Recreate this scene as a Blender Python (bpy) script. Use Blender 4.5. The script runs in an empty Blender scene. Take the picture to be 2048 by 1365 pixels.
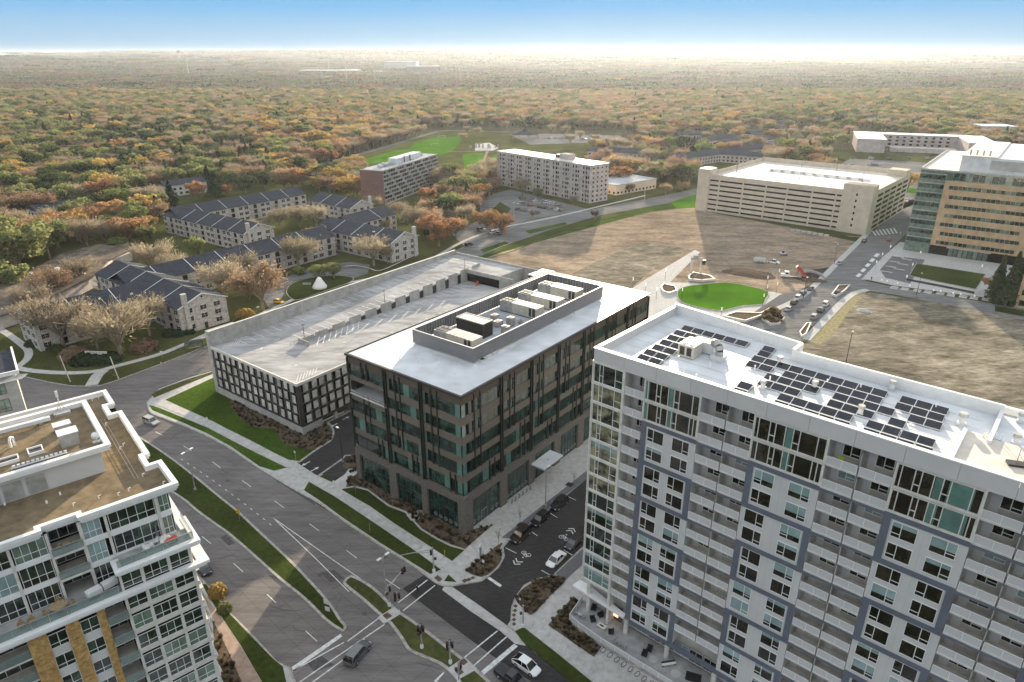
import bpy, math, random
import numpy as np
from mathutils import Vector, Matrix
random.seed(7)
R = math.radians
sc = bpy.context.scene
C = sc.collection
# ---------------------------------------------------------------- camera, sky, sun, exposure
H = 85.0
FPX, CX, CY, TH = 1368.0, 1024.0, 682.5, R(22.8)
cd = bpy.data.cameras.new('camera'); cd.sensor_width = 36.0; cd.lens = FPX/2048*36
cd.clip_start = 0.5; cd.clip_end = 40000
cam = bpy.data.objects.new('camera', cd); C.objects.link(cam)
cam.location = (0, 0, H); cam.rotation_euler = (R(90)-TH, 0, 0)
sc.camera = cam
SUN_AZ, SUN_EL = R(11.2), R(10.5)
w = bpy.data.worlds.new('World'); sc.world = w; w.use_nodes = True
nt = w.node_tree; nt.nodes.clear()
wo = nt.nodes.new('ShaderNodeOutputWorld'); bg = nt.nodes.new('ShaderNodeBackground')
HAZE_DENSITY, SUN_STRENGTH, SKY_STRENGTH = 0.000041, 4.6, 1.0
sk = nt.nodes.new('ShaderNodeTexSky'); sk.sky_type = 'NISHITA'; sk.sun_disc = False
sk.sun_elevation = SUN_EL; sk.sun_rotation = SUN_AZ
sk.altitude = 300; sk.air_density = 1.0; sk.dust_density = 0.3; sk.ozone_density = 3.0
# clear-sky gradient by elevation (pale at the horizon, blue above), the Nishita sky adds the glow round the sun
tg = nt.nodes.new('ShaderNodeTexCoord'); sx = nt.nodes.new('ShaderNodeSeparateXYZ'); cr = nt.nodes.new('ShaderNodeValToRGB')
nt.links.new(tg.outputs['Generated'], sx.inputs[0]); nt.links.new(sx.outputs['Z'], cr.inputs[0])
cr.color_ramp.interpolation = 'EASE'
for i_, (p_, c_) in enumerate(((0.0,(0.12,0.165,0.205)),(0.022,(0.11,0.175,0.235)),(0.066,(0.060,0.148,0.25)),(0.20,(0.18,0.225,0.265)),(0.45,(0.335,0.33,0.32)),(1.0,(0.27,0.31,0.36)))):
    e_ = cr.color_ramp.elements[i_] if i_ < 2 else cr.color_ramp.elements.new(p_)
    e_.position = p_; e_.color = (*c_, 1)
b2 = nt.nodes.new('ShaderNodeBackground'); ad = nt.nodes.new('ShaderNodeAddShader')
nt.links.new(cr.outputs[0], bg.inputs[0]); bg.inputs['Strength'].default_value = SKY_STRENGTH
nt.links.new(sk.outputs[0], b2.inputs[0]); b2.inputs['Strength'].default_value = 0.0004
nt.links.new(bg.outputs[0], ad.inputs[0]); nt.links.new(b2.outputs[0], ad.inputs[1]); nt.links.new(ad.outputs[0], wo.inputs[0])
sl = bpy.data.lights.new('sun', 'SUN'); sl.energy = SUN_STRENGTH; sl.angle = R(0.6); sl.color = (1.0, 0.83, 0.60)
so = bpy.data.objects.new('sun', sl); C.objects.link(so)
sd = Vector((math.sin(SUN_AZ)*math.cos(SUN_EL), math.cos(SUN_AZ)*math.cos(SUN_EL), math.sin(SUN_EL)))
so.rotation_euler = sd.to_track_quat('Z', 'Y').to_euler(); so.location = (0, 0, 300)
sc.view_settings.view_transform = 'Standard'; sc.view_settings.look = 'None'
sc.view_settings.exposure = 1.78; sc.view_settings.gamma = 1.0; sc.view_settings.use_curve_mapping = False
sc.cycles.max_bounces = 5; sc.cycles.diffuse_bounces = 3; sc.cycles.glossy_bounces = 3
sc.cycles.transmission_bounces = 3; sc.cycles.transparent_max_bounces = 8; sc.cycles.volume_bounces = 0
sc.cycles.sample_clamp_indirect = 4.0
sc.cycles.caustics_reflective = False; sc.cycles.caustics_refractive = False

# ---------------------------------------------------------------- photo pixel -> point of the place
def ray(x, y):
    X = (x-CX)/FPX; Y = -(y-CY)/FPX
    return (X, math.cos(TH)+Y*math.sin(TH), -math.sin(TH)+Y*math.cos(TH))
def G(x, y, z=0.0):
    r = ray(x, y); t = (z-H)/r[2]
    return (r[0]*t, r[1]*t)
def GL(pts, z=0.0): return [G(x, y, z) for x, y in pts]
def rot2(v, a): return (v[0]*math.cos(a)-v[1]*math.sin(a), v[0]*math.sin(a)+v[1]*math.cos(a))

# ---------------------------------------------------------------- mesh building
class MB:
    def __init__(s): s.v = []; s.f = []; s.m = []
    def face(s, pts, m=0):
        i = len(s.v); s.v += [tuple(p) for p in pts]; s.f.append(tuple(range(i, i+len(pts)))); s.m.append(m); return s
    def box(s, x0, x1, y0, y1, z0, z1, m=0, top=None):
        i = len(s.v)
        if x0 > x1: x0, x1 = x1, x0
        if y0 > y1: y0, y1 = y1, y0
        s.v += [(x0,y0,z0),(x1,y0,z0),(x1,y1,z0),(x0,y1,z0),(x0,y0,z1),(x1,y0,z1),(x1,y1,z1),(x0,y1,z1)]
        s.f += [(i,i+3,i+2,i+1),(i+4,i+5,i+6,i+7),(i,i+1,i+5,i+4),(i+1,i+2,i+6,i+5),(i+2,i+3,i+7,i+6),(i+3,i,i+4,i+7)]
        s.m += [m, m if top is None else top, m, m, m, m]; return s
    def prism(s, poly, z0, z1, m=0, top=None):
        a = sum(poly[k][0]*poly[(k+1)%len(poly)][1]-poly[(k+1)%len(poly)][0]*poly[k][1] for k in range(len(poly)))
        if a < 0: poly = poly[::-1]
        n = len(poly); i = len(s.v)
        s.v += [(p[0], p[1], z0) for p in poly]+[(p[0], p[1], z1) for p in poly]
        s.f.append(tuple(range(i+n, i+2*n))); s.m.append(m if top is None else top)
        s.f.append(tuple(range(i+n-1, i-1, -1))); s.m.append(m)
        for k in range(n):
            s.f.append((i+k, i+(k+1)%n, i+n+(k+1)%n, i+n+k)); s.m.append(m)
        return s
    def sheet(s, poly, z, m=0):
        a = sum(poly[k][0]*poly[(k+1)%len(poly)][1]-poly[(k+1)%len(poly)][0]*poly[k][1] for k in range(len(poly)))
        if a < 0: poly = poly[::-1]
        return s.face([(p[0], p[1], z) for p in poly], m)
    def tube(s, p, q, r0, r1, n=6, m=0, cap=True):
        p = Vector(p); q = Vector(q); d = (q-p)
        if d.length < 1e-6: return s
        d.normalize(); a = d.orthogonal().normalized(); b = d.cross(a)
        i = len(s.v)
        for c, r in ((p, r0), (q, r1)):
            for k in range(n):
                t = 2*math.pi*k/n; o = c+(a*math.cos(t)+b*math.sin(t))*r; s.v.append((o.x, o.y, o.z))
        for k in range(n):
            s.f.append((i+k, i+(k+1)%n, i+n+(k+1)%n, i+n+k)); s.m.append(m)
        if cap: s.f.append(tuple(range(i+n, i+2*n))); s.m.append(m); s.f.append(tuple(range(i+n-1, i-1, -1))); s.m.append(m)
        return s
    def cyl(s, x, y, z0, z1, r0, r1=None, n=12, m=0): return s.tube((x,y,z0),(x,y,z1), r0, r0 if r1 is None else r1, n, m)
    def strip(s, pl, wd, z0, z1, m=0, side=0.0):
        """band of width wd along a polyline (side shifts it)"""
        n = len(pl); L = []; Rr = []
        for k in range(n):
            a = pl[max(k-1, 0)]; b = pl[min(k+1, n-1)]
            dx, dy = b[0]-a[0], b[1]-a[1]; l = math.hypot(dx, dy) or 1; nx, ny = -dy/l, dx/l
            L.append((pl[k][0]+nx*(side+wd/2), pl[k][1]+ny*(side+wd/2))); Rr.append((pl[k][0]+nx*(side-wd/2), pl[k][1]+ny*(side-wd/2)))
        for k in range(n-1):
            s.hexa(L[k], Rr[k], Rr[k+1], L[k+1], z0, z1, m)
        return s
    def hexa(s, a, b, c, d, z0, z1, m=0):
        i = len(s.v)
        s.v += [(p[0], p[1], z) for z in (z0, z1) for p in (a, b, c, d)]
        s.f += [(i+3,i+2,i+1,i),(i+4,i+5,i+6,i+7),(i,i+1,i+5,i+4),(i+1,i+2,i+6,i+5),(i+2,i+3,i+7,i+6),(i+3,i,i+4,i+7)]
        s.m += [m]*6; return s
    def mesh(s, name, mats, smooth=False):
        me = bpy.data.meshes.new(name); me.from_pydata(s.v, [], s.f)
        for mt in (mats if isinstance(mats, (list, tuple)) else [mats]): me.materials.append(mt)
        if any(s.m): me.polygons.foreach_set('material_index', s.m)
        if smooth: me.polygons.foreach_set('use_smooth', [True]*len(s.f))
        me.update(); return me
def obj(name, me, parent=None, loc=(0,0,0), rz=0.0, **kw):
    o = bpy.data.objects.new(name, me); C.objects.link(o); o.location = loc; o.rotation_euler = (0, 0, rz)
    if parent is not None: o.parent = parent
    for k, v in kw.items(): o[k] = v
    return o
def thing(name, label, cat, loc=(0,0,0), rz=0.0, group=None):
    o = obj(name, None, None, loc, rz, label=label, category=cat)
    o.empty_display_size = 0.5
    if group: o['group'] = group
    return o
def struct(name, me, kind='structure', **kw): return obj(name, me, None, kind=kind, **kw)
KIDS = {}
def kids(o):
    return [c for c in bpy.data.objects if c.parent == o]
def copy_tree(src_list, root, loc, rz, label, group=None, scale=None, color=None):
    """src_list: [(child, parent_index)] taken once from the first of a kind"""
    r = root.copy(); C.objects.link(r); r.location = loc; r.rotation_euler = (0, 0, rz); r['label'] = label
    if group: r['group'] = group
    if scale: r.scale = scale
    made = [r]
    for ch, pi in src_list:
        c = ch.copy(); C.objects.link(c); c.parent = made[pi]; made.append(c)
        if color: c.color = color
    return r
def tree_list(root):
    out = []; stack = [(root, 0)]; idx = {root.name: 0}
    allc = {}
    for c in bpy.data.objects:
        if c.parent: allc.setdefault(c.parent.name, []).append(c)
    q = [root]
    while q:
        p = q.pop(0)
        for c in allc.get(p.name, []):
            out.append((c, idx[p.name])); idx[c.name] = len(out); q.append(c)
    return out
def cat_rom(pts, n=6, closed=False):
    P = list(pts); N = len(P); out = []
    rng = range(N) if closed else range(N-1)
    for k in rng:
        p0 = P[(k-1)%N] if closed or k > 0 else P[k]; p1 = P[k]; p2 = P[(k+1)%N]
        p3 = P[(k+2)%N] if closed or k < N-2 else p2
        for j in range(n):
            t = j/n
            out.append(tuple(0.5*((2*p1[i])+(-p0[i]+p2[i])*t+(2*p0[i]-5*p1[i]+4*p2[i]-p3[i])*t*t+(-p0[i]+3*p1[i]-3*p2[i]+p3[i])*t**3) for i in (0,1)))
    if not closed: out.append(tuple(P[-1]))
    return out
def inset(poly, d):
    a = sum(poly[k][0]*poly[(k+1)%len(poly)][1]-poly[(k+1)%len(poly)][0]*poly[k][1] for k in range(len(poly)))
    sgn = 1 if a > 0 else -1; n = len(poly); out = []
    for k in range(n):
        p0, p1, p2 = poly[k-1], poly[k], poly[(k+1)%n]
        e1 = (p1[0]-p0[0], p1[1]-p0[1]); e2 = (p2[0]-p1[0], p2[1]-p1[1])
        l1 = math.hypot(*e1) or 1e-6; l2 = math.hypot(*e2) or 1e-6
        n1 = (-e1[1]/l1*sgn, e1[0]/l1*sgn); n2 = (-e2[1]/l2*sgn, e2[0]/l2*sgn)
        mx, my = n1[0]+n2[0], n1[1]+n2[1]; ml = math.hypot(mx, my) or 1e-6
        mx /= ml; my /= ml; c = max(0.45, mx*n1[0]+my*n1[1])
        out.append((p1[0]+mx*d/c, p1[1]+my*d/c))
    return out
def in_poly(x, y, poly):
    c = False; n = len(poly); j = n-1
    for i in range(n):
        xi, yi = poly[i]; xj, yj = poly[j]
        if (yi > y) != (yj > y) and x < (xj-xi)*(y-yi)/(yj-yi)+xi: c = not c
        j = i
    return c

# ---------------------------------------------------------------- materials
def mat(name, col, rough=0.8, var=0.12, scale=0.6, col2=None, bump=0.0, bscale=8.0, metal=0.0, spec=0.5, detail=4.0, stretch=None, objrand=0.0, big=0.0, bigscale=0.03, rvar=0.0, fine=0.0, fscale=4.0, joints=None):
    if rough >= 0.8: spec = 0.0
    m = bpy.data.materials.new(name); m.use_nodes = True; t = m.node_tree; b = t.nodes['Principled BSDF']
    b.inputs['Roughness'].default_value = rough; b.inputs['Metallic'].default_value = metal
    b.inputs['Specular IOR Level'].default_value = spec
    tc = t.nodes.new('ShaderNodeTexCoord'); gm = t.nodes.new('ShaderNodeNewGeometry')
    src = gm.outputs['Position']
    if stretch:
        mp = t.nodes.new('ShaderNodeMapping'); mp.inputs['Rotation'].default_value = (0, 0, stretch[0]); mp.inputs['Scale'].default_value = (stretch[1], stretch[2], 1)
        t.links.new(src, mp.inputs[0]); src = mp.outputs[0]
    ns = t.nodes.new('ShaderNodeTexNoise'); ns.inputs['Scale'].default_value = scale; ns.inputs['Detail'].default_value = detail; ns.inputs['Roughness'].default_value = 0.65
    t.links.new(src, ns.inputs['Vector'])
    mx = t.nodes.new('ShaderNodeMix'); mx.data_type = 'RGBA'
    c2 = col2 if col2 else tuple(c*(1-2.2*var) for c in col[:3])
    c1 = col if col2 else tuple(min(1, c*(1+1.2*var)) for c in col[:3])
    mx.inputs[6].default_value = (*c1[:3], 1); mx.inputs[7].default_value = (*c2[:3], 1)
    rp = t.nodes.new('ShaderNodeMapRange'); rp.inputs[1].default_value = 0.36; rp.inputs[2].default_value = 0.66
    t.links.new(ns.outputs['Fac'], rp.inputs[0]); t.links.new(rp.outputs[0], mx.inputs[0])
    out = mx.outputs[2]
    if big:
        n2 = t.nodes.new('ShaderNodeTexNoise'); n2.inputs['Scale'].default_value = bigscale; n2.inputs['Detail'].default_value = 3
        t.links.new(gm.outputs['Position'], n2.inputs['Vector'])
        r2 = t.nodes.new('ShaderNodeMapRange'); r2.inputs[1].default_value = 0.3; r2.inputs[2].default_value = 0.7; r2.inputs[3].default_value = 1-big; r2.inputs[4].default_value = 1+big
        t.links.new(n2.outputs['Fac'], r2.inputs[0])
        vm = t.nodes.new('ShaderNodeVectorMath'); vm.operation = 'SCALE'; t.links.new(out, vm.inputs[0]); t.links.new(r2.outputs[0], vm.inputs['Scale']); out = vm.outputs[0]
    if objrand:
        oi = t.nodes.new('ShaderNodeObjectInfo'); r3 = t.nodes.new('ShaderNodeMapRange'); r3.inputs[3].default_value = 1-objrand; r3.inputs[4].default_value = 1+objrand
        t.links.new(oi.outputs['Random'], r3.inputs[0]); vm = t.nodes.new('ShaderNodeVectorMath'); vm.operation = 'SCALE'
        t.links.new(out, vm.inputs[0]); t.links.new(r3.outputs[0], vm.inputs['Scale']); out = vm.outputs[0]
    if fine:
        n5 = t.nodes.new('ShaderNodeTexNoise'); n5.inputs['Scale'].default_value = fscale; n5.inputs['Detail'].default_value = 6; n5.inputs['Roughness'].default_value = 0.7
        t.links.new(src, n5.inputs['Vector']); r5 = t.nodes.new('ShaderNodeMapRange'); r5.inputs[1].default_value = 0.35; r5.inputs[2].default_value = 0.65; r5.inputs[3].default_value = 1-fine; r5.inputs[4].default_value = 1+fine
        t.links.new(n5.outputs['Fac'], r5.inputs[0]); vm = t.nodes.new('ShaderNodeVectorMath'); vm.operation = 'SCALE'; t.links.new(out, vm.inputs[0]); t.links.new(r5.outputs[0], vm.inputs['Scale']); out = vm.outputs[0]
    if joints:
        ang, bw, bh, mw, dk = joints
        mp2 = t.nodes.new('ShaderNodeMapping'); mp2.inputs['Rotation'].default_value = (0, 0, -ang); t.links.new(gm.outputs['Position'], mp2.inputs[0])
        nz = t.nodes.new('ShaderNodeTexNoise'); nz.inputs['Scale'].default_value = 0.8; t.links.new(gm.outputs['Position'], nz.inputs['Vector'])
        va = t.nodes.new('ShaderNodeVectorMath'); va.operation = 'MULTIPLY_ADD'; va.inputs[1].default_value = (0.25,0.25,0); t.links.new(nz.outputs['Color'], va.inputs[0]); t.links.new(mp2.outputs[0], va.inputs[2])
        bt = t.nodes.new('ShaderNodeTexBrick'); bt.offset = 0.0; bt.inputs['Scale'].default_value = 1.0; bt.inputs['Brick Width'].default_value = bw; bt.inputs['Row Height'].default_value = bh; bt.inputs['Mortar Size'].default_value = mw; bt.inputs['Mortar Smooth'].default_value = 0.6
        bt.inputs['Color1'].default_value = (1,1,1,1); bt.inputs['Color2'].default_value = (0.93,0.93,0.93,1); bt.inputs['Mortar'].default_value = (dk,dk,dk,1)
        t.links.new(va.outputs[0], bt.inputs['Vector']); vq = t.nodes.new('ShaderNodeVectorMath'); vq.operation = 'MULTIPLY'; t.links.new(out, vq.inputs[0]); t.links.new(bt.outputs['Color'], vq.inputs[1]); out = vq.outputs[0]
    t.links.new(out, b.inputs['Base Color'])
    if rvar:
        r4 = t.nodes.new('ShaderNodeMapRange'); r4.inputs[3].default_value = rough-rvar; r4.inputs[4].default_value = rough+rvar
        t.links.new(ns.outputs['Fac'], r4.inputs[0]); t.links.new(r4.outputs[0], b.inputs['Roughness'])
    if bump:
        n3 = t.nodes.new('ShaderNodeTexNoise'); n3.inputs['Scale'].default_value = bscale; n3.inputs['Detail'].default_value = 3
        t.links.new(src, n3.inputs['Vector']); bp = t.nodes.new('ShaderNodeBump'); bp.inputs['Distance'].default_value = bump; bp.inputs['Strength'].default_value = 0.8
        t.links.new(n3.outputs['Fac'], bp.inputs['Height']); t.links.new(bp.outputs[0], b.inputs['Normal'])
    return m
def glass(name, tint, rough=0.03, warp=0.004, tint2=None, wscale=0.35, spec=1.0, objrand=0.35):
    """dark interior behind a reflecting pane"""
    m = bpy.data.materials.new(name); m.use_nodes = True; t = m.node_tree; b = t.nodes['Principled BSDF']
    gm = t.nodes.new('ShaderNodeNewGeometry'); ns = t.nodes.new('ShaderNodeTexNoise'); ns.inputs['Scale'].default_value = 0.7; ns.inputs['Detail'].default_value = 3
    t.links.new(gm.outputs['Position'], ns.inputs['Vector'])
    mx = t.nodes.new('ShaderNodeMix'); mx.data_type = 'RGBA'; mx.inputs[6].default_value = (*tint, 1); mx.inputs[7].default_value = (*(tint2 or tuple(c*0.35 for c in tint)), 1)
    rp = t.nodes.new('ShaderNodeMapRange'); rp.inputs[1].default_value = 0.4; rp.inputs[2].default_value = 0.6
    t.links.new(ns.outputs['Fac'], rp.inputs[0]); t.links.new(rp.outputs[0], mx.inputs[0])
    oi = t.nodes.new('ShaderNodeObjectInfo'); r3 = t.nodes.new('ShaderNodeMapRange'); r3.inputs[3].default_value = 1-objrand; r3.inputs[4].default_value = 1+objrand
    t.links.new(oi.outputs['Random'], r3.inputs[0]); vm = t.nodes.new('ShaderNodeVectorMath'); vm.operation = 'SCALE'
    t.links.new(mx.outputs[2], vm.inputs[0]); t.links.new(r3.outputs[0], vm.inputs['Scale']); t.links.new(vm.outputs[0], b.inputs['Base Color'])
    b.inputs['Roughness'].default_value = rough; b.inputs['Specular IOR Level'].default_value = spec; b.inputs['IOR'].default_value = 1.55
    n3 = t.nodes.new('ShaderNodeTexNoise'); n3.inputs['Scale'].default_value = wscale; n3.inputs['Detail'].default_value = 1
    t.links.new(gm.outputs['Position'], n3.inputs['Vector']); bp = t.nodes.new('ShaderNodeBump'); bp.inputs['Distance'].default_value = warp*10; bp.inputs['Strength'].default_value = 0.5
    t.links.new(n3.outputs['Fac'], bp.inputs['Height']); t.links.new(bp.outputs[0], b.inputs['Normal'])
    return m
M = {}
GA = R(52.3)   # the street grid
M['ground'] = mat('ground_soil', (0.10,0.095,0.055), 1, 0.2, 0.15, col2=(0.055,0.06,0.03), big=0.25)
M['grass'] = mat('lawn_grass', (0.052,0.066,0.018), 0.95, 0.2, 1.2, col2=(0.030,0.042,0.012), bump=0.03, bscale=14, big=0.35, bigscale=0.06, detail=8)
M['grass_lit'] = mat('sunlit_turf', (0.066,0.165,0.012), 0.9, 0.2, 1.5, col2=(0.045,0.115,0.009), bump=0.03, bscale=14, big=0.2, bigscale=0.08, detail=8, fine=0.25, fscale=1.5)  # brighter, more saturated copy of the lawn green, sunlight put into the colour
M['grass_mid'] = mat('mid_green_lawn_grass', (0.058,0.095,0.016), 0.95, 0.2, 1.2, col2=(0.034,0.058,0.011), bump=0.03, bscale=14, big=0.35, bigscale=0.06, detail=8, fine=0.15, fscale=2)  # mixed between the plain lawn green and the painted sunlit tone
M['grass_dry'] = mat('dry_grass', (0.085,0.085,0.032), 0.95, 0.2, 0.9, col2=(0.045,0.055,0.02), bump=0.04, bscale=10, big=0.3, bigscale=0.05, detail=8)
M['asphalt'] = mat('dark_new_asphalt', (0.052,0.049,0.048), 0.85, 0.12, 3.0, bump=0.01, bscale=30, big=0.15, bigscale=0.1, stretch=(-GA,0.25,1.0))
M['road'] = mat('worn_grey_road', (0.20,0.185,0.175), 0.85, 0.2, 0.7, col2=(0.14,0.128,0.124), bump=0.006, bscale=20, big=0.18, bigscale=0.05, stretch=(R(40),0.12,1.0), detail=8, fine=0.12, fscale=3.0, joints=(R(-42),4.6,3.7,0.05,0.62))
M['road2'] = mat('grey_side_road', (0.18,0.178,0.176), 0.85, 0.15, 0.6, big=0.15, bigscale=0.05, stretch=(-GA,0.15,1.0), detail=6, fine=0.10, fscale=2.0, joints=(GA,5.0,3.6,0.05,0.7))
M['concrete'] = mat('pale_pavement', (0.44,0.43,0.41), 0.85, 0.08, 0.9, big=0.07, bigscale=0.1, bump=0.004, bscale=20, objrand=0.05)
M['kerb'] = mat('kerb_concrete', (0.37,0.35,0.32), 0.85, 0.15, 1.2, big=0.1)
M['paver'] = mat('dark_paver', (0.13,0.13,0.135), 0.85, 0.2, 6.0, objrand=0.2)
M['mulch'] = mat('brown_mulch', (0.15,0.115,0.085), 1, 0.25, 2.2, col2=(0.075,0.055,0.04), bump=0.05, bscale=12, detail=9)
M['dirt'] = mat('bare_dirt', (0.32,0.25,0.18), 1, 0.2, 0.16, col2=(0.15,0.12,0.095), bump=0.35, bscale=0.5, big=0.25, bigscale=0.02, stretch=(R(20),0.45,1.0), detail=10, fine=0.3, fscale=0.9)
M['dirt2'] = mat('sparse_dirt', (0.26,0.23,0.18), 1, 0.2, 0.2, col2=(0.10,0.09,0.065), bump=0.25, bscale=0.7, big=0.3, bigscale=0.03, stretch=(R(-30),0.5,1.0), detail=10, fine=0.35, fscale=0.7)
M['paint'] = mat('white_road_paint', (0.62,0.62,0.60), 0.7, 0.15, 2.0)
M['gravel'] = mat('white_gravel', (0.5,0.48,0.45), 0.9, 0.3, 9.0)
M['white'] = mat('white_panel', (0.52,0.515,0.505), 0.6, 0.03, 0.4, big=0.03, bigscale=0.2, objrand=0.03)
M['white_trim'] = mat('white_metal_trim', (0.72,0.72,0.71), 0.45, 0.03, 1.0)
M['cream_trim'] = mat('pale_stone_trim', (0.60,0.58,0.53), 0.6, 0.08, 1.0)
M['slate'] = mat('slate_blue_panel', (0.115,0.128,0.162), 0.6, 0.06, 0.5)
M['panel_grey'] = mat('grey_stucco', (0.42,0.41,0.39), 0.8, 0.08, 0.5, big=0.05, bigscale=0.2)
M['roof_white'] = mat('white_membrane_roof', (0.60,0.62,0.64), 0.55, 0.08, 0.25, big=0.10, bigscale=0.09, bump=0.006, bscale=3, fine=0.05, fscale=1.0, joints=(R(-41),12.0,3.0,0.03,0.86))
M['roof_grey'] = mat('grey_membrane_roof', (0.40,0.42,0.44), 0.8, 0.12, 0.3, big=0.1, bigscale=0.06)
M['roof_tan'] = mat('tan_gravel_roof', (0.20,0.155,0.10), 0.95, 0.15, 0.8, big=0.1, bigscale=0.1, bump=0.02, bscale=12, detail=8)
M['shingle'] = mat('charcoal_shingle', (0.062,0.066,0.078), 0.85, 0.2, 1.2, stretch=(-GA,0.4,3.0), bump=0.02, bscale=6, detail=6)
M['bronze'] = mat('bronze_metal_panel', (0.085,0.066,0.05), 0.6, 0.06, 0.5, metal=0.1, objrand=0.08)
M['bronze_dk'] = mat('dark_bronze_fin', (0.03,0.027,0.025), 0.45, 0.05, 0.5, metal=0.3)
M['spandrel'] = mat('taupe_spandrel_panel', (0.135,0.115,0.092), 0.6, 0.05, 0.5, objrand=0.06)
M['stone'] = mat('grey_brown_brick', (0.15,0.135,0.12), 0.9, 0.15, 3.0, bump=0.01, bscale=10)
M['screen'] = mat('mid_grey_metal_screen', (0.19,0.185,0.19), 0.5, 0.04, 0.4, metal=0.2)
M['galv'] = mat('galvanised_metal', (0.42,0.42,0.41), 0.45, 0.12, 0.8, metal=0.4, objrand=0.08)
M['unit'] = mat('beige_painted_metal', (0.47,0.45,0.39), 0.55, 0.08, 0.7, objrand=0.05)
M['dark'] = mat('black_metal', (0.02,0.02,0.022), 0.5, 0.1, 1.0)
M['dark_void'] = mat('dark_interior', (0.012,0.011,0.010), 0.9, 0.1, 1.0)
M['charcoal'] = mat('charcoal_mesh_panel', (0.05,0.047,0.045), 0.6, 0.15, 1.5, objrand=0.25)
M['garage_conc'] = mat('light_garage_concrete', (0.40,0.39,0.37), 0.85, 0.1, 0.5, big=0.08, bigscale=0.08)
M['deck'] = mat('stained_parking_deck', (0.38,0.375,0.37), 0.85, 0.14, 0.35, big=0.2, bigscale=0.05, stretch=(-GA,0.3,1.0), detail=8, fine=0.12, fscale=1.2, joints=(GA,9.0,18.0,0.06,0.7))
M['beige'] = mat('beige_precast', (0.60,0.52,0.42), 0.8, 0.06, 0.3, big=0.05, bigscale=0.05)
M['tan'] = mat('tan_stone_cladding', (0.50,0.36,0.22), 0.8, 0.08, 0.4, big=0.05, bigscale=0.05)
M['brick_red'] = mat('red_brown_brick', (0.21,0.12,0.105), 0.9, 0.15, 1.5, detail=8)
M['brick_tan'] = mat('ochre_brick', (0.42,0.27,0.11), 0.9, 0.2, 2.5, detail=8, objrand=0.1)
M['slab_white'] = mat('weathered_white_concrete', (0.50,0.445,0.425), 0.85, 0.12, 0.3, detail=6)
M['wb'] = mat('whitewashed_brick', (0.58,0.56,0.53), 0.9, 0.2, 1.4, col2=(0.30,0.27,0.25), detail=9, bump=0.02, bscale=6)
M['steel'] = mat('grey_pole_steel', (0.40,0.40,0.38), 0.4, 0.05, 1, metal=0.6)
M['pv'] = glass('solar_cell_glass', (0.012,0.013,0.02), rough=0.25, warp=0.0, tint2=(0.016,0.016,0.024), spec=0.35)
M['g_dark'] = glass('dark_window_glass', (0.030,0.025,0.016), tint2=(0.010,0.009,0.007), spec=0.5)
M['g_off'] = glass('green_tinted_glass', (0.022,0.062,0.050), tint2=(0.004,0.012,0.010), spec=0.7, warp=0.003)
M['g_teal'] = glass('teal_glass_panel', (0.11,0.21,0.185), rough=0.1, tint2=(0.08,0.165,0.145), objrand=0.1)
M['g_blind'] = glass('window_with_pale_blind', (0.27,0.37,0.37), rough=0.12, tint2=(0.22,0.31,0.31), objrand=0.15)
M['g_cond'] = glass('grey_green_glass', (0.035,0.055,0.042), tint2=(0.008,0.014,0.011), warp=0.006, objrand=0.6)
M['g_blue'] = glass('blue_reflecting_glass', (0.10,0.13,0.19), rough=0.05, tint2=(0.07,0.095,0.14))
M['g_green'] = glass('pale_green_curtain_glass', (0.14,0.20,0.155), rough=0.06, tint2=(0.09,0.135,0.105))
M['g_clear'] = None
def clear(name, col, alpha):
    m = bpy.data.materials.new(name); m.use_nodes = True; t = m.node_tree; b = t.nodes['Principled BSDF']
    b.inputs['Base Color'].default_value = (*col, 1); b.inputs['Roughness'].default_value = 0.05; b.inputs['Alpha'].default_value = alpha
    return m
M['rail_glass'] = clear('tinted_rail_glass', (0.18,0.26,0.24), 0.45)
M['frost'] = clear('frosted_rail_panel', (0.60,0.60,0.60), 0.8)
M['orange'] = mat('orange_plastic', (0.65,0.13,0.03), 0.5, 0.05)
M['yellow'] = mat('yellow_sign', (0.75,0.45,0.02), 0.5, 0.03)
M['red'] = mat('red_paint', (0.42,0.05,0.03), 0.4, 0.05)
M['lime'] = mat('lime_fabric', (0.30,0.42,0.03), 0.8, 0.05)
M['wicker'] = mat('tan_wicker', (0.35,0.27,0.16), 0.9, 0.2, 6)
M['bark'] = mat('grey_brown_bark', (0.25,0.205,0.155), 0.95, 0.2, 3.0, objrand=0.2)
M['rubber'] = mat('tyre_rubber', (0.02,0.02,0.02), 0.8, 0.05)
M['car_glass'] = glass('car_window_glass', (0.015,0.017,0.018), rough=0.02, warp=0.0)
def paint(name, col, metal=0.3): 
    m = mat(name, col, 0.28, 0.02, 0.5, metal=metal); m.node_tree.nodes['Principled BSDF'].inputs['Coat Weight'].default_value = 0.6; return m
M['lamp_head'] = mat('pale_lamp_metal', (0.7,0.7,0.68), 0.4, 0.02)
M['roof_cream'] = mat('cream_membrane_roof', (0.60,0.54,0.47), 0.6, 0.08, 0.3, big=0.06, bigscale=0.1)
def lit(name, col, e):
    m = bpy.data.materials.new(name); m.use_nodes = True; b = m.node_tree.nodes['Principled BSDF']; b.inputs['Base Color'].default_value = (*col,1)
    b.inputs['Emission Color'].default_value = (*col, 1); b.inputs['Emission Strength'].default_value = e; return m
M['lit'] = lit('lit_lamp', (0.9,0.9,0.85), 0.1)
M['lit_warm'] = lit('fireplace_glow', (1,0.5,0.25), 0.8)
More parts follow.
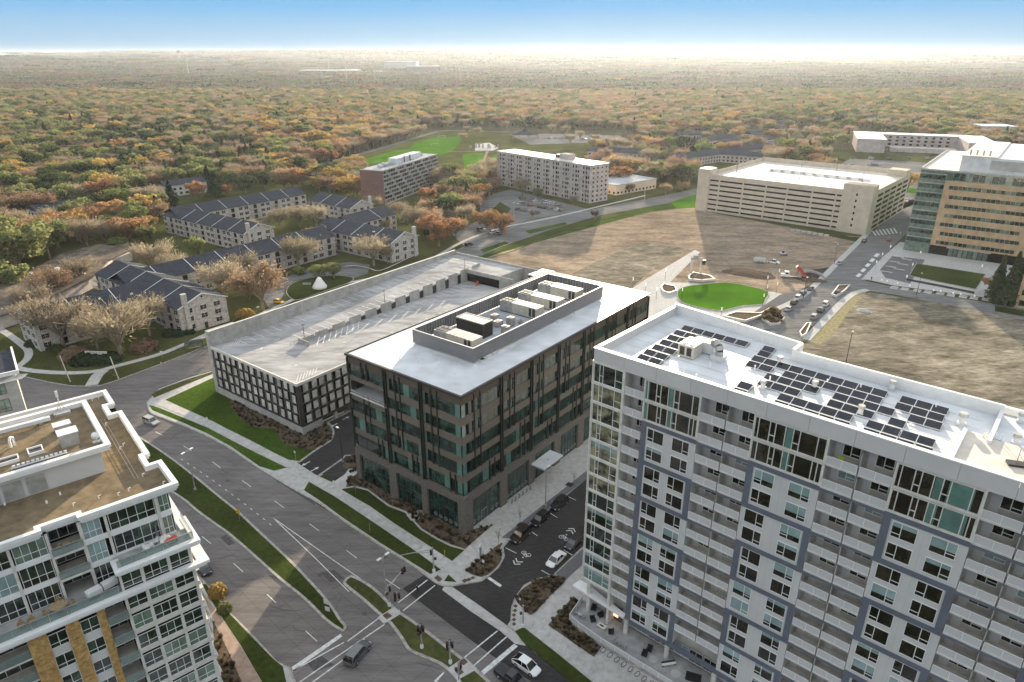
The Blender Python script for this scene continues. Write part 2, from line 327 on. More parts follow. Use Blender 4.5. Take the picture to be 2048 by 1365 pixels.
# ================================================================ THE GROUND
def hill(x, y):
    r = math.hypot(x, y)
    if r < 2500: return 0.0
    k = min(1, (r-2500)/5200.0); a = math.atan2(x, y)
    h = 42+32*math.sin(a*3.1+1.9)+17*math.sin(a*9+r*0.0011)+9*math.sin(a*23+r*0.0023+1)+5*math.sin(a*51+0.4)
    return min(106, max(0, h)*k*k*1.3)
mb = MB(); rings = [0, 60, 150, 300, 500, 800, 1200, 1700, 2300, 2900]+[3300+i*420 for i in range(19)]; NA = 180
mb.v.append((0,0,-0.08))
for r in rings[1:]:
    for k in range(NA):
        a = 2*math.pi*k/NA; x, y = r*math.sin(a), r*math.cos(a); mb.v.append((x, y, -0.08+hill(x, y)))
for k in range(NA): mb.f.append((0, 1+(k+1)%NA, 1+k)); mb.m.append(0)
for j in range(len(rings)-2):
    for k in range(NA):
        a = 1+j*NA; mb.f.append((a+k, a+(k+1)%NA, a+NA+(k+1)%NA, a+NA+k)); mb.m.append(0)
M['woodland'] = mat('woodland_floor', (0.125,0.10,0.062), 1, 0.3, 0.012, col2=(0.06,0.065,0.035), big=0.3, bigscale=0.003, detail=12)
struct('ground', mb.mesh('ground', M['woodland'], True))
hb = MB().box(-11500, 11500, -600, 11400, -3, 116)
hz = struct('haze', hb.mesh('haze', []), 'stuff')
# thin even autumn air
hm = bpy.data.materials.new('haze_air'); hm.use_nodes = True; t = hm.node_tree
t.nodes.clear(); o_ = t.nodes.new('ShaderNodeOutputMaterial'); pv = t.nodes.new('ShaderNodeVolumePrincipled')
pv.inputs['Color'].default_value = (0.72,0.80,0.92,1); pv.inputs['Density'].default_value = HAZE_DENSITY; pv.inputs['Anisotropy'].default_value = 0.48
t.links.new(pv.outputs[0], o_.inputs['Volume']); hz.data.materials.append(hm)

def sheet(name, px, m, z, kind='structure', raw=False, sm=0, **kw):
    P = px if raw else GL(px)
    if sm: P = cat_rom(P, sm, True)
    return struct(name, MB().sheet(P, z).mesh(name, m), kind, **kw)
def raised(name, px, m, z=0.13, kerb=0.28, raw=False, sm=0, kname='kerb'):
    P = px if raw else GL(px)
    if sm: P = cat_rom(P, sm, True)
    k = MB().prism(P, -0.02, z, 0).mesh(kname, M['kerb']); struct(kname, k)
    return struct(name, MB().sheet(inset(P, kerb), z+0.012).mesh(name, m))
# development ground (old turf under everything near)
sheet('ground', [(-500,1365),(-600,560),(0,500),(300,400),(620,350),(1000,330),(1300,300),(1720,300),(2500,330),(3200,700),(2400,1365),(2000,2600),(0,2600)], M['grass_dry'], -0.05)
# ---- main boulevard
boul = [(20,745),(94,764),(141,772),(178,773),(234,761),(328,726),(417,691),(520,655),(560,700),(434,738),(375,755),(319,776),(293,808),(328,836),(369,853),(416,874),(463,900),(519,938),(592,982),(680,1038),(760,1092),(826,1133),(870,1168),(1020,1250),(1040,1275),(1110,1322),(1200,1385),(1420,1560),(1100,1900),(700,1500),(590,1365),(556,1325),(460,1225),(406,1160),(350,1100),(250,1000),(100,880),(-60,800),(-400,700)]
sheet('road', boul, M['road'], -0.02)
sheet('road', [(560,655),(640,600),(780,560),(830,545),(900,508),(960,478),(1060,442),(1180,420),(1290,399),(1395,377),(1500,355),(1640,330),(1650,343),(1500,372),(1397,398),(1300,413),(1200,431),(1100,460),(1000,495),(945,520),(900,545),(600,690)], M['road2'], -0.015)
sheet('road', [(417,691),(560,655),(640,600),(620,640),(560,700),(434,738)], M['road2'], -0.016)
# dark asphalt patches of the new junction and side street
sheet('road', [(805,1178),(850,1149),(872,1166),(905,1188),(1015,1258),(1040,1278),(1130,1330),(1190,1380),(1120,1400),(1010,1330),(930,1272)], M['asphalt'], -0.009)
O_ = (-8.95,106.6); uA = (math.cos(GA), math.sin(GA)); nA = (math.sin(GA), -math.cos(GA))   # nA points to the side street
def grid(s, t): return (O_[0]+uA[0]*s+nA[0]*t, O_[1]+uA[1]*s+nA[1]*t)   # s along the street, t towards the tower
st = GL([(904,1174),(963,1164),(976,1155),(998,1136),(1010,1114),(1007,1096),(1019,1082),(1055,1056),(1093,1025),(1169,962)])
st2 = GL([(1170,1090),(1109,1148),(1107,1152),(1073,1158),(1048,1171),(1029,1196),(1022,1217),(1021,1242),(1015,1252)])
far_l = grid(128, 11.5); far_r = grid(128, 24.0)
sheet('road', st+[grid(75, 11.2), far_l, far_r, grid(40, 24.3)]+st2, M['asphalt'], -0.005, raw=True)
sheet('kerb', [(893,1166),(904,1174),(960,1212),(1015,1252),(1040,1275),(1052,1292),(1030,1288),(1000,1262),(940,1222),(884,1180)], M['concrete'], -0.003)
# ---- medians
med1 = cat_rom(GL([(200,815),(255,860),(291,881),(346,918),(395,956),(445,997),(474,1020),(518,1061),(560,1100),(591,1130),(638,1180),(666,1214),(682,1239),(693,1252),(690,1262),(682,1263),(663,1252),(644,1236),(607,1199),(560,1161),(504,1111),(457,1070),(433,1053),(392,1023),(369,1003),(337,982),(250,925),(150,850)]), 3, True)
raised('lawn', med1, M['grass'], raw=True, kerb=0.45)
med2 = cat_rom(GL([(687,1164),(696,1155),(707,1153),(735,1167),(760,1186),(791,1217),(841,1252),(888,1288),(922,1314),(944,1331),(976,1360),(1060,1440),(1000,1480),(930,1385),(907,1355),(891,1339),(872,1327),(841,1314),(816,1302),(800,1277),(779,1249),(760,1233),(722,1199),(691,1174)]), 3, True)
raised('lawn', med2, M['grass_dry'], raw=True, kerb=0.5)
sheet('pavement', [(755,1237),(789,1215),(803,1229),(768,1250)], M['concrete'], 0.165)
sheet('pavement', [(893,1340),(930,1316),(955,1340),(915,1362)], M['concrete'], 0.165)
for q in ([(765,1233),(775,1226),(785,1234),(774,1241)], [(918,1325),(928,1318),(936,1326),(927,1333)], [(910,1345),(920,1338),(928,1347),(918,1353)]): sheet('pavement', q, M['mulch'], 0.172)
# ---- office side: lawns, main footpath, kerb
off = GL([(293,806),(300,826),(328,838),(369,854),(416,875),(463,901),(519,939),(592,983),(636,1007),(680,1039),(760,1093),(826,1134),(855,1156),(880,1172),(904,1174)])
off = cat_rom(off, 3)
ob = off+GL([(963,1164),(976,1155),(998,1136),(1010,1114),(1007,1096),(1019,1082),(1055,1056),(1093,1025),(1169,962)])+[grid(75,11.1), grid(100,11.1), (-22.5,244.0), (-81.9,166.1)]+GL([(435,740),(375,757),(319,778)])
raised('pavement', ob, M['concrete'], raw=True, kerb=0.3)
sheet('lawn', [(308,797),(431,747),(437,741),(375,760),(325,778),(303,790)], M['grass_dry'], 0.16)
lawnA = [(331,801),(428,756),(446,745),(600,830),(625,880),(660,880),(640,902),(600,924),(577,921),(500,884),(428,845)]
sheet('lawn', lawnA, M['grass_mid'], 0.158)
sheet('lawn', [(298,811),(316,816),(416,857),(492,897),(574,937),(548,943),(519,934),(463,895),(416,869),(369,848),(328,831),(305,822)], M['grass_mid'], 0.158)
bedA = cat_rom(GL([(463,803),(461,812),(472,827),(492,847),(521,858),(548,859),(557,871),(565,886),(586,894),(610,900),(633,899),(655,888),(665,872),(660,855),(640,845),(607,850),(520,810),(470,795)]), 4, True)
sheet('flower_bed', bedA, M['mulch'], 0.166, raw=True)
lawnB = [(618,965),(700,1012),(780,1066),(882,1141),(861,1150),(826,1128),(760,1087),(680,1033),(640,1003),(608,982)]
sheet('lawn', lawnB, M['grass'], 0.158)
lawnC = [(686,979),(709,976),(735,983),(776,1014),(810,1027),(841,1061),(872,1080),(900,1094),(929,1102),(904,1124),(850,1088),(794,1052),(740,1014),(682,981)]
sheet('lawn', lawnC, M['grass'], 0.158, sm=0)
sheet('lawn', [(640,955),(667,935),(690,920),(697,926),(680,940),(664,966)], M['grass'], 0.157)
bedB = [(692,976),(709,973),(736,980),(778,1011),(812,1024),(843,1058),(874,1077),(902,1091),(930,1100),(985,1052),(945,1060),(900,1040),(800,985),(716,930),(700,945)]
sheet('flower_bed', bedB, M['mulch'], 0.163)
sheet('gravel', [(813,1032),(852,1015),(858,1022),(836,1041),(822,1043)], M['gravel'], 0.172)
sheet('pavement', [(664,968),(674,973),(716,948),(717,938),(700,936),(690,950)], M['concrete'], 0.17)
# driveway beside the garage
drv = GL([(596,928),(633,902),(662,884),(669,868),(664,852),(655,843),(703,815),(735,830),(715,850)])+[grid(60,-35), grid(60,-41)]+GL([(712,893),(691,912),(683,921),(636,954)])
sheet('road', GL([(596,928),(633,902),(662,884),(669,868),(664,852),(655,843),(703,815),(760,830),(714,900),(691,912),(683,921),(636,954)]), M['asphalt'], 0.163, raw=True)
sheet('road', [grid(-4,-33.5), grid(98,-33.5), grid(98,-41.5), grid(-4,-41.5)], M['asphalt'], 0.161, raw=True)
struct('kerb', MB().strip(cat_rom(GL([(596,928),(633,901),(660,884),(667,868),(663,855),(652,846)]),4), 0.5, 0.13, 0.26).mesh('kerb', M['kerb']))
struct('kerb', MB().strip(cat_rom(GL([(636,954),(683,921),(692,913),(708,914)]),4), 0.4, 0.13, 0.26).mesh('kerb', M['kerb']))
bedC = cat_rom(GL([(690,926),(686,935),(700,940),(716,930),(718,915),(700,912)]), 3, True)
sheet('flower_bed', bedC, M['mulch'], 0.17, raw=True)
# corner planter
bedD = [(929,1143),(940,1131),(1003,1087),(1000,1099),(1004,1113),(1000,1127),(984,1145),(962,1156)]
sheet('flower_bed', cat_rom(GL(bedD),2,True), M['mulch'], 0.185, raw=True)
sheet('lawn', [(888,1164),(897,1151),(914,1166)], M['grass'], 0.163)
sheet('lawn', [(560,905),(562,905),(561,906)], M['grass'], 0.157)
for q in ([(868,1158),(875,1152),(885,1160),(878,1166)],[(923,1163),(930,1159),(936,1163),(929,1168)],[(932,1160),(939,1157),(944,1161),(937,1165)],[(941,1157),(946,1154),(951,1158),(945,1161)]): sheet('pavement', q, M['mulch'], 0.17)
# paver strip along the kerb
pav = GL([(1010,1076),(1128,981),(1166,952)]); pv2 = GL([(1022,1080),(1055,1054),(1170,958)])
sheet('pavement', [GL([(1003,1077)])[0]]+GL([(1120,985)])+[grid(80,8.2), grid(80,10.6)]+GL([(1093,1022),(1020,1079)]), M['paver'], 0.168, raw=True)
# ---- tower side
tw = GL([(1015,1252),(1021,1242),(1022,1217),(1029,1196),(1048,1171),(1073,1158),(1107,1152),(1109,1148),(1170,1090)])+[grid(40,24.4), grid(95,24.4), (95,120), (95,20), (40,-10)]+GL([(1420,1560),(1200,1388),(1110,1324),(1072,1308),(1040,1275)])
raised('pavement', tw, M['concrete'], raw=True, kerb=0.3)
sheet('lawn', [(1030,1264),(1047,1256),(1110,1305),(1180,1362),(1260,1425),(1220,1425),(1144,1367),(1072,1308),(1045,1285)], M['grass'], 0.158)
bedE = cat_rom(GL([(1032,1203),(1036,1190),(1051,1175),(1075,1163),(1108,1154),(1132,1161),(1098,1196),(1065,1231),(1050,1222)]), 3, True)
sheet('flower_bed', bedE, M['mulch'], 0.18, raw=True)
sheet('flower_bed', [(1096,1252),(1147,1194),(1158,1204),(1136,1238),(1180,1275),(1206,1292),(1188,1316),(1150,1290)], M['mulch'], 0.17)
sheet('pavement', [(1110,1150),(1170,1095),(1195,1105),(1133,1160)], M['paver'], 0.168)
for q in [(1031,1214),(1030,1223),(1028,1232),(1028,1241),(1028,1250)]:
    x, y = q; sheet('pavement', [(x-5,y),(x,y-4),(x+5,y),(x,y+4)], M['mulch'], 0.17)
# ---- condo side
cs = [(556,1325),(510,1275),(460,1225),(430,1188),(406,1160),(350,1100),(250,1000),(100,880),(-60,800),(-500,740),(-700,1365),(0,2200),(560,2000),(640,1500),(592,1365),(580,1336)]
raised('pavement', cs, M['concrete'], kerb=0.3)
sheet('lawn', [(415,1190),(404,1170),(412,1170),(462,1232),(545,1318),(566,1335),(575,1375),(530,1375),(480,1290),(440,1230)], M['grass'], 0.158)
M['pink_path'] = mat('pinkish_concrete', (0.36,0.27,0.22), 0.9, 0.1, 0.8)
sheet('pavement', [(405,1190),(440,1232),(480,1292),(530,1375),(500,1400),(455,1300),(425,1235)], M['pink_path'], 0.16)
sheet('flower_bed', [(425,1240),(455,1300),(495,1390),(440,1420),(430,1300)], M['mulch'], 0.163)
# ---- far side of the west street (apartments' grounds)
ws = GL([(-700,640),(-300,690),(20,748),(94,765),(141,773),(178,774),(202,772),(234,762),(328,727),(417,692),(520,656),(600,608),(700,572),(830,546),(900,509),(960,479),(1060,442),(1180,421),(1290,400),(1290,330),(700,360),(0,440),(-800,500)])
raised('lawn', ws, M['grass_dry'], raw=True, kerb=0.3)
def path(name, px, wd, m=M['concrete'], z=0.16, side=0): 
    return struct(name, MB().strip(cat_rom(GL(px), 4), wd, z-0.05, z, 0, side).mesh(name, m))
path('pavement', [(20,733),(60,742),(130,747),(190,744),(234,733),(330,706),(417,668)], 2.2)
path('pavement', [(35,735),(52,722),(58,708),(50,695),(20,672),(0,660)], 2.2, z=0.165)
path('pavement', [(183,772),(195,752),(208,742)], 3.2, z=0.167)
path('pavement', [(417,668),(470,650),(560,612),(640,578),(720,562),(830,536),(930,482),(1010,455),(1100,437),(1290,392)], 2.0)
path('wall', [(352,700),(372,692),(420,676)], 0.5, M['slab_white'], 0.7)
path('wall', [(690,536),(712,535),(738,540),(760,545),(800,528),(832,512)], 0.6, M['slab_white'], 0.8)
drvB = [(520,590),(560,560),(600,545),(640,533),(700,525),(740,530),(735,548),(700,560),(660,552),(600,560),(572,578),(560,606),(540,620)]
sheet('road', drvB, M['road2'], 0.163)
isl = cat_rom(GL([(572,584),(585,568),(620,557),(665,552),(705,556),(700,566),(660,580),(610,598),(585,600)]), 4, True)
raised('lawn', isl, M['grass'], raw=True, z=0.25, kerb=0.3)
for q in ([(960,500),(1010,483),(1018,487),(968,506)],[(1050,462),(1130,445),(1135,449),(1060,468)]): sheet('lawn', q, M['grass_mid'], -0.005)
# lots and parking behind the slab blocks
sheet('road', [(935,500),(905,470),(960,440),(960,395),(1020,380),(1180,420),(1060,440),(960,478)], M['road2'], 0.158)
sheet('lawn', [(960,445),(1000,405),(1022,418),(1000,450)], M['grass'], 0.17)
# park beyond
sheet('lawn', [(640,320),(760,296),(830,268),(900,258),(1000,262),(1060,266),(1240,272),(1290,300),(1000,345),(950,365),(900,380),(850,360),(700,340),(620,335)], M['grass_dry'], 0.10)
sheet('sports_field', [(835,302),(820,298),(830,285),(870,276),(925,273),(918,290),(905,303),(880,312)], M['grass_lit'], 0.17)
sheet('sports_field', [(720,322),(790,302),(850,294),(870,305),(820,318),(730,330)], M['grass_lit'], 0.165)
sheet('sports_field', [(925,310),(968,307),(965,325),(955,352),(930,352)], M['grass_lit'], 0.175)
sheet('sports_field', [(985,312),(1010,302),(1010,318),(990,345),(970,350)], M['grass_lit'], 0.175)
path('path', [(895,304),(975,303),(1010,300)], 2.5, M['dirt'], 0.2)
path('path', [(975,303),(966,325),(952,350)], 2.5, M['dirt'], 0.2)
sheet('playground', [(950,290),(978,286),(998,297),(985,302),(950,302)], M['concrete'], 0.19)
path('road', [(560,352),(700,314),(780,292),(860,268),(900,262),(1060,266)], 7, M['road2'], 0.2)
sheet('road', [(1020,270),(1100,268),(1240,272),(1260,284),(1060,290)], M['road2'], 0.17)
# ---- dirt lots
sheet('ground', [(945,522),(1000,505),(1100,470),(1200,441),(1300,421),(1397,408),(1420,425),(1660,470),(1735,474),(1680,530),(1640,560),(1560,600),(1480,620),(1290,640),(1050,560),(900,545)], M['dirt'], -0.012)
sheet('ground', [(1240,600),(1245,590),(1330,520),(1380,500),(1290,480),(1180,530),(1120,560)], M['dirt2'], -0.008)
sheet('lawn', [(940,515),(975,510),(1120,463),(1300,414),(1395,400),(1400,412),(1300,424),(1120,472),(1000,506),(950,524)], M['grass_mid'], -0.004)
path('path', [(945,522),(1010,508),(1100,474),(1200,444),(1300,425),(1395,412)], 0.8, M['ground'], 0.01)
sheet('ground', [(1640,660),(1700,600),(1740,585),(2048,632),(2500,720),(2500,1000),(2048,1000),(1640,760),(1560,690)], M['dirt2'], -0.006)
M['straw'] = mat('olive_erosion_mat', (0.27,0.24,0.14), 0.95, 0.15, 1.0)
sheet('ground', [(1640,690),(1610,680),(1640,640),(1690,596),(1712,575),(1740,578),(1700,620),(1670,665)], M['straw'], -0.001)
# ---- plaza with lawn
plaza = [(1180,560),(1235,600),(1245,590),(1290,560),(1390,500),(1400,505),(1340,565),(1380,566),(1550,585),(1570,590),(1590,585),(1600,600),(1560,640),(1520,668),(1490,690),(1320,760),(1150,800)]
sheet('plaza', plaza, M['concrete'], 0.0)
sheet('plaza', [(1560,590),(1640,570),(1600,610),(1530,670),(1460,660),(1500,630)], M['paver'], 0.012)
lawnP = cat_rom(GL([(1355,582),(1378,573),(1450,566),(1500,574),(1538,585),(1532,600),(1526,611),(1490,613),(1460,620),(1440,623),(1400,617),(1370,609),(1356,600)]), 2, True)
raised('lawn', lawnP, M['grass_lit'], raw=True, kerb=0.4, z=0.3)
sheet('flower_bed', [(1500,640),(1540,610),(1556,617),(1520,640)], M['mulch'], 0.03)
# ---- right street
rs = [(1440,700),(1510,664),(1560,615),(1600,600),(1645,560),(1690,515),(1735,473),(1790,425),(1815,400),(1860,400),(1840,440),(1800,480),(1765,515),(1722,560),(1712,572),(1690,592),(1640,640),(1605,668),(1600,700)]
sheet('road', rs, M['road2'], 0.02)
sheet('road', [(1690,592),(1722,560),(1790,575),(2048,618),(2400,680),(2400,730),(2048,640),(1790,590),(1722,580)], M['road2'], 0.018)
path('pavement', [(1545,622),(1600,596),(1645,556),(1690,511),(1740,462)], 2.5, M['concrete'], 0.09)
path('pavement', [(1612,680),(1650,640),(1700,592),(1735,580)], 2.6, M['concrete'], 0.09)
sheet('pavement', [(1735,560),(1722,560),(1765,515),(1800,484),(2100,540),(2200,640),(2048,606),(1790,572)], M['concrete'], 0.035)
sheet('pavement', [(1760,540),(1785,512),(1850,520),(1820,568),(1770,556)], M['paver'], 0.06)
lawnQ = [(1818,552),(1832,528),(1972,550),(1952,580),(1880,566)]
raised('lawn', lawnQ, M['grass'], z=0.25)
struct('wall', MB().strip(GL([(1812,561),(1880,574),(1948,588)]), 0.5, 0, 0.8).mesh('wall', M['charcoal']))
sheet('lawn', [(1990,612),(2048,622),(2048,634),(1990,623)], M['grass'], 0.055)
sheet('lawn', [(1618,457),(1700,474),(1732,476),(1715,485),(1640,468)], M['grass'], 0.03)
sheet('road', [(1640,352),(1700,318),(1850,325),(1900,360),(1850,400),(1790,425),(1800,372)], M['road2'], 0.02)
sheet('lawn', [(1795,375),(1850,378),(1835,388),(1800,384)], M['grass_lit'], 0.04)
sheet('lawn', [(1340,405),(1392,388),(1392,416),(1355,418)], M['grass_lit'], 0.0)
# ---- individual pavement slabs of the main footpath, one object each
slab_i = 0
def slab_run(A, B, n, z=0.185, gap=0.05, m=M['concrete']):
    A = cat_rom(GL(A), 4); B = cat_rom(GL(B), 4)
    root = struct('pavement', None); root['label'] = 'pale concrete footpath laid in square slabs'
    def lp(P, t):
        d = [0]
        for k in range(len(P)-1): d.append(d[-1]+math.dist(P[k], P[k+1]))
        t *= d[-1]
        for k in range(len(P)-1):
            if d[k+1] >= t: u = (t-d[k])/(d[k+1]-d[k]+1e-9); return (P[k][0]+(P[k+1][0]-P[k][0])*u, P[k][1]+(P[k+1][1]-P[k][1])*u)
        return P[-1]
    L = 1.0/n
    for k in range(n):
        g = gap/ (math.dist(A[0], A[-1])/n)*0.5*L
        a0, a1, b0, b1 = lp(A, k*L+g), lp(A, (k+1)*L-g), lp(B, k*L+g), lp(B, (k+1)*L-g)
        obj('slab', MB().hexa(a0, b0, b1, a1, z-0.06, z+random.uniform(-0.006,0.006)).mesh('slab', m), root)
slab_run([(316,812),(416,853),(492,894),(574,935),(647,980),(760,1055),(882,1139)], [(331,802),(428,847),(500,882),(577,923),(682,980),(794,1052),(904,1124)], 58)
slab_run([(929,1143),(1003,1087)], [(904,1125),(985,1055)], 9)
slab_run([(1048,1256),(1100,1296),(1185,1365)], [(1060,1233),(1120,1280),(1200,1335)], 12)
# ---- painted markings: each its own part of the road
marks = struct('road_marking', None); marks['label'] = 'white painted lines on the road'
def mark(px, z=0.0, name='line', sm=0):
    P = GL(px)
    obj(name, MB().sheet(P, z).mesh(name, M['paint']), marks)
def line(a, b, wd=0.12, z=0.0, name='line'):
    p, q = G(*a), G(*b); obj(name, MB().strip([p, q], wd, z-0.01, z).mesh(name, M['paint']), marks)
for a, b in [((311,864),(325,871)),((367,892),(383,902)),((425,924),(441,936)),((484,961),(502,974)),((549,1002),(568,1016)),((619,1048),(638,1062)),((693,1101),(714,1117)),((770,1158),(800,1178)),((404,1073),(422,1088)),((467,1127),(486,1144)),((611,1262),(634,1283)),((534,1189),(552,1206)),((1005,1327),(1025,1345))]: line(a, b, 0.14)
for k in range(15):
    x = 362+k*12.6; y = 918+k*8.2+ (k*0.35)**2*0.6; line((x, y), (x+4, y+3), 0.15, name='dot')
line((545,1035),(650,1109),0.16); line((650,1109),(735,1168),0.14); line((545,1035),(632,1118),0.16); line((632,1118),(698,1184),0.14)
for a, b in [((796,1206),(855,1160)),((806,1222),(870,1171)),((928,1316),(995,1262)),((946,1333),(1013,1274)),((695,1283),(757,1237)),((584,1343),(688,1285)),((597,1366),(769,1249)),((622,1367),(700,1310))]: line(a, b, 0.22, 0.002)
mark([(962,1343),(1028,1288),(1036,1293),(968,1350)], 0.002, 'stop_line'); mark([(583,1335),(681,1268),(685,1273),(586,1344)], 0.002, 'stop_line'); mark([(974,1157),(979,1154),(1004,1171),(1000,1175)], 0.004, 'stop_line')
mark([(868,1362),(887,1344),(889,1346),(872,1366)], 0.002)
for a, b in [((1011,1096),(1033,1107)),((1057,1060),(1075,1072)),((1096,1024),(1115,1036)),((1133,992),(1152,1001)),((1083,1141),(1103,1152)),((1127,1100),(1145,1111)),((592+5,982),(592+5,983))][:6]: line(a, b, 0.14, 0.006)
def arrow(px, ang, L=2.2, z=0.18, name='arrow'):
    c = G(*px); m = MB()
    def T(x, y): r = rot2((x, y), ang); return (c[0]+r[0], c[1]+r[1], z)
    m.face([T(-L/2,-.12),T(L*0.1,-.12),T(L*0.1,.12),T(-L/2,.12)]).face([T(L*0.1,-.5),T(L/2,0),T(L*0.1,.5)])
    obj(name, m.mesh(name, M['paint']), marks)
arrow((612,929),GA+math.pi); arrow((630,940),GA); arrow((668,852),GA+math.pi); arrow((692,838),GA)
def sharrow(px, ang):
    c = G(*px); m = MB()
    def T(x, y): r = rot2((x, y), ang); return (c[0]+r[0], c[1]+r[1])
    for k in (0, 0.75):
        m.strip([T(1.1+k,-0.8),T(1.75+k,0),T(1.1+k,0.8)], 0.22, -0.004, 0.008)
    for wy in (-0.55, 0.55):
        ring = [T(-1.0+0.42*math.cos(a), wy+0.42*math.sin(a)) for a in [k*math.pi/5 for k in range(11)]]
        m.strip(ring, 0.11, -0.004, 0.009)
    for a, b in (((-1.0,-.55),(-.45,-.2)),((-.45,-.2),(-1.0,.1)),((-1.0,.1),(-1.0,-.55)),((-.45,-.2),(-.4,.4)),((-1.0,.1),(-.4,.4)),((-1.0,.55),(-.2,.45))): m.strip([T(*a),T(*b)],0.1,-0.004,0.0085)
    m.cyl(*T(0.15,0.1), -0.004, 0.009, 0.17)
    obj('bicycle_symbol', m.mesh('bicycle_symbol', M['paint']), marks)
sharrow((1046,1114), GA+math.pi); sharrow((1133,1071), GA)
# crosswalk boards on the right street
for k in range(7): line((1745+k*7,462-k*1.0),(1752+k*7,472-k*0.8),0.8,0.03)
for k in range(5): mark([(1711+k*9,553-k*10),(1717+k*9,547-k*10),(1724+k*9,549-k*10),(1718+k*9,555-k*10)][:4], 0.06)
# wear of the boulevard: patches, sealed cracks, manholes (each lies in the road surface)
M['patch'] = mat('dark_asphalt_patch', (0.10,0.095,0.095), 0.9, 0.15, 2.0)
M['seal'] = mat('crack_sealant', (0.055,0.052,0.05), 0.9, 0.1, 2.0)
sheet('road_patch', [(526,944),(536,943),(634,1006),(628,1010)], M['patch'], -0.012)
for q in ([(440,1075),(452,1070),(470,1086),(458,1092)],[(640,1145),(668,1140),(690,1158),(660,1165)],[(610,1262+60),(640,1310),(668,1330),(630,1345)]): sheet('road_patch', q, M['patch'], -0.013)
cr_ = MB(); rc = random.Random(9)
for k in range(46):
    x0, y0 = rc.uniform(330,960), rc.uniform(850,1365); 
    if not in_poly(x0, y0, boul): continue
    p = list(G(x0,y0)); a = rc.choice([R(48),R(-42)])+rc.uniform(-.5,.5); pl = [tuple(p)]
    for j in range(rc.randint(4,11)): a += rc.uniform(-.45,.45); p[0] += math.cos(a)*.7; p[1] += math.sin(a)*.7; pl.append(tuple(p))
    cr_.strip(pl, rc.uniform(.03,.07), -0.018, -0.0115)
struct('crack', cr_.mesh('crack', M['seal']), 'stuff', label='sealed cracks wandering over the grey boulevard')
for px, lb in (((729,1228),'round iron manhole cover in the turn lane beside the small island'),((455,962),'round iron manhole cover in the middle of the boulevard'),((770,1115),'round iron manhole cover near the office side kerb'),((640,1150),'round iron manhole cover beside the painted gore')):
    p = G(*px); obj('manhole_cover', MB().cyl(p[0],p[1],-0.02,-0.006,0.42,0.42,16).mesh('manhole_cover', M['patch']), None, label=lb, category='manhole cover')
# ================================================================ BUILDING HELPERS
MC = {}
def cmesh(key, fn):
    if key not in MC: MC[key] = fn()
    return MC[key]
def part(name, mbd, mats, parent, loc=(0,0,0), rz=0, **kw): return obj(name, mbd.mesh(name, mats), parent, loc, rz, **kw)
def pane_obj(parent, w, h, loc, rz, gm, name='pane', th=0.02):
    me = cmesh(('pane', round(w,2), round(h,2), gm, name), lambda: MB().box(0, w, -th, 0, 0, h).mesh(name, M[gm]))
    return obj(name, me, parent, loc, rz)
def window(parent, x, y, z, w, h, cols=(0.5,), rows=((),()), gm='g_dark', fm='white_trim', rz=0, t=0.07, d=0.07, name='window', split=True, blind=0):
    """frame with bars; the panes are its children. outward is local -y"""
    key = ('win', round(w,2), round(h,2), cols, rows, fm, t, d, split)
    def mk():
        m = MB()
        m.box(0,w,-d,0.0,0,t).box(0,w,-d,0,h-t,h).box(0,t,-d,0,t,h-t).box(w-t,w,-d,0,t,h-t)
        xs = [0]+[c*w for c in cols]+[w]
        for c in xs[1:-1]: m.box(c-t/2, c+t/2, -d, 0, t, h-t)
        for k in range(len(xs)-1):
            for r in (rows[k] if k < len(rows) else ()): m.box(xs[k]+t/2, xs[k+1]-t/2, -d+0.004, 0, r*h-t/2, r*h+t/2)
        return m.mesh(name, M[fm])
    o = obj(name, cmesh(key, mk), parent, (x,y,z), rz)
    if not split:
        pane_obj(o, w-2*t, h-2*t, (t,-0.01,t), 0, gm); return o
    xs = [0]+[c*w for c in cols]+[w]
    for k in range(len(xs)-1):
        x0, x1 = xs[k]+t*0.5, xs[k+1]-t*0.5
        if blind and h > 1.0:
            bh = round(h*blind, 1)
            pane_obj(o, x1-x0, bh, (x0,-0.01,h-bh-t*0.3), 0, 'g_blind'); pane_obj(o, x1-x0, h-bh-t*0.6, (x0,-0.01,t*0.3), 0, gm)
        else: pane_obj(o, x1-x0, h-t, (x0,-0.01,t*0.5), 0, gm)
    return o
def boxo(name, x0,x1,y0,y1,z0,z1, m, parent, **kw):
    """one box as an object of its own, mesh shared by size"""
    key = ('box', name, round(x1-x0,3), round(y1-y0,3), round(z1-z0,3), m)
    me = cmesh(key, lambda: MB().box(0,x1-x0,0,y1-y0,0,z1-z0).mesh(name, M[m]))
    return obj(name, me, parent, (x0,y0,z0), 0, **kw)

# ================================================================ OFFICE BUILDING
OF = thing('office_building', 'dark bronze and glass office block with white roof in the centre of the photo', 'office building', (O_[0],O_[1],0), GA)
LA, LB, ZR = 70.7, 30.6, 29.7
core = MB()
core.box(0.35, LA-0.3, 0.35, LB-0.3, 8.4, 20.9, 0)
core.box(6.5, LA-0.3, 0.35, LB-0.3, 20.9, 25.2, 0).box(0.35, 6.5, 0.35, 19.6, 20.9, 25.2, 0)
core.box(0.35, LA-0.3, 0.35, LB-0.3, 25.2, 29.0, 0)
part('wall', core, M['dark_void'], OF)
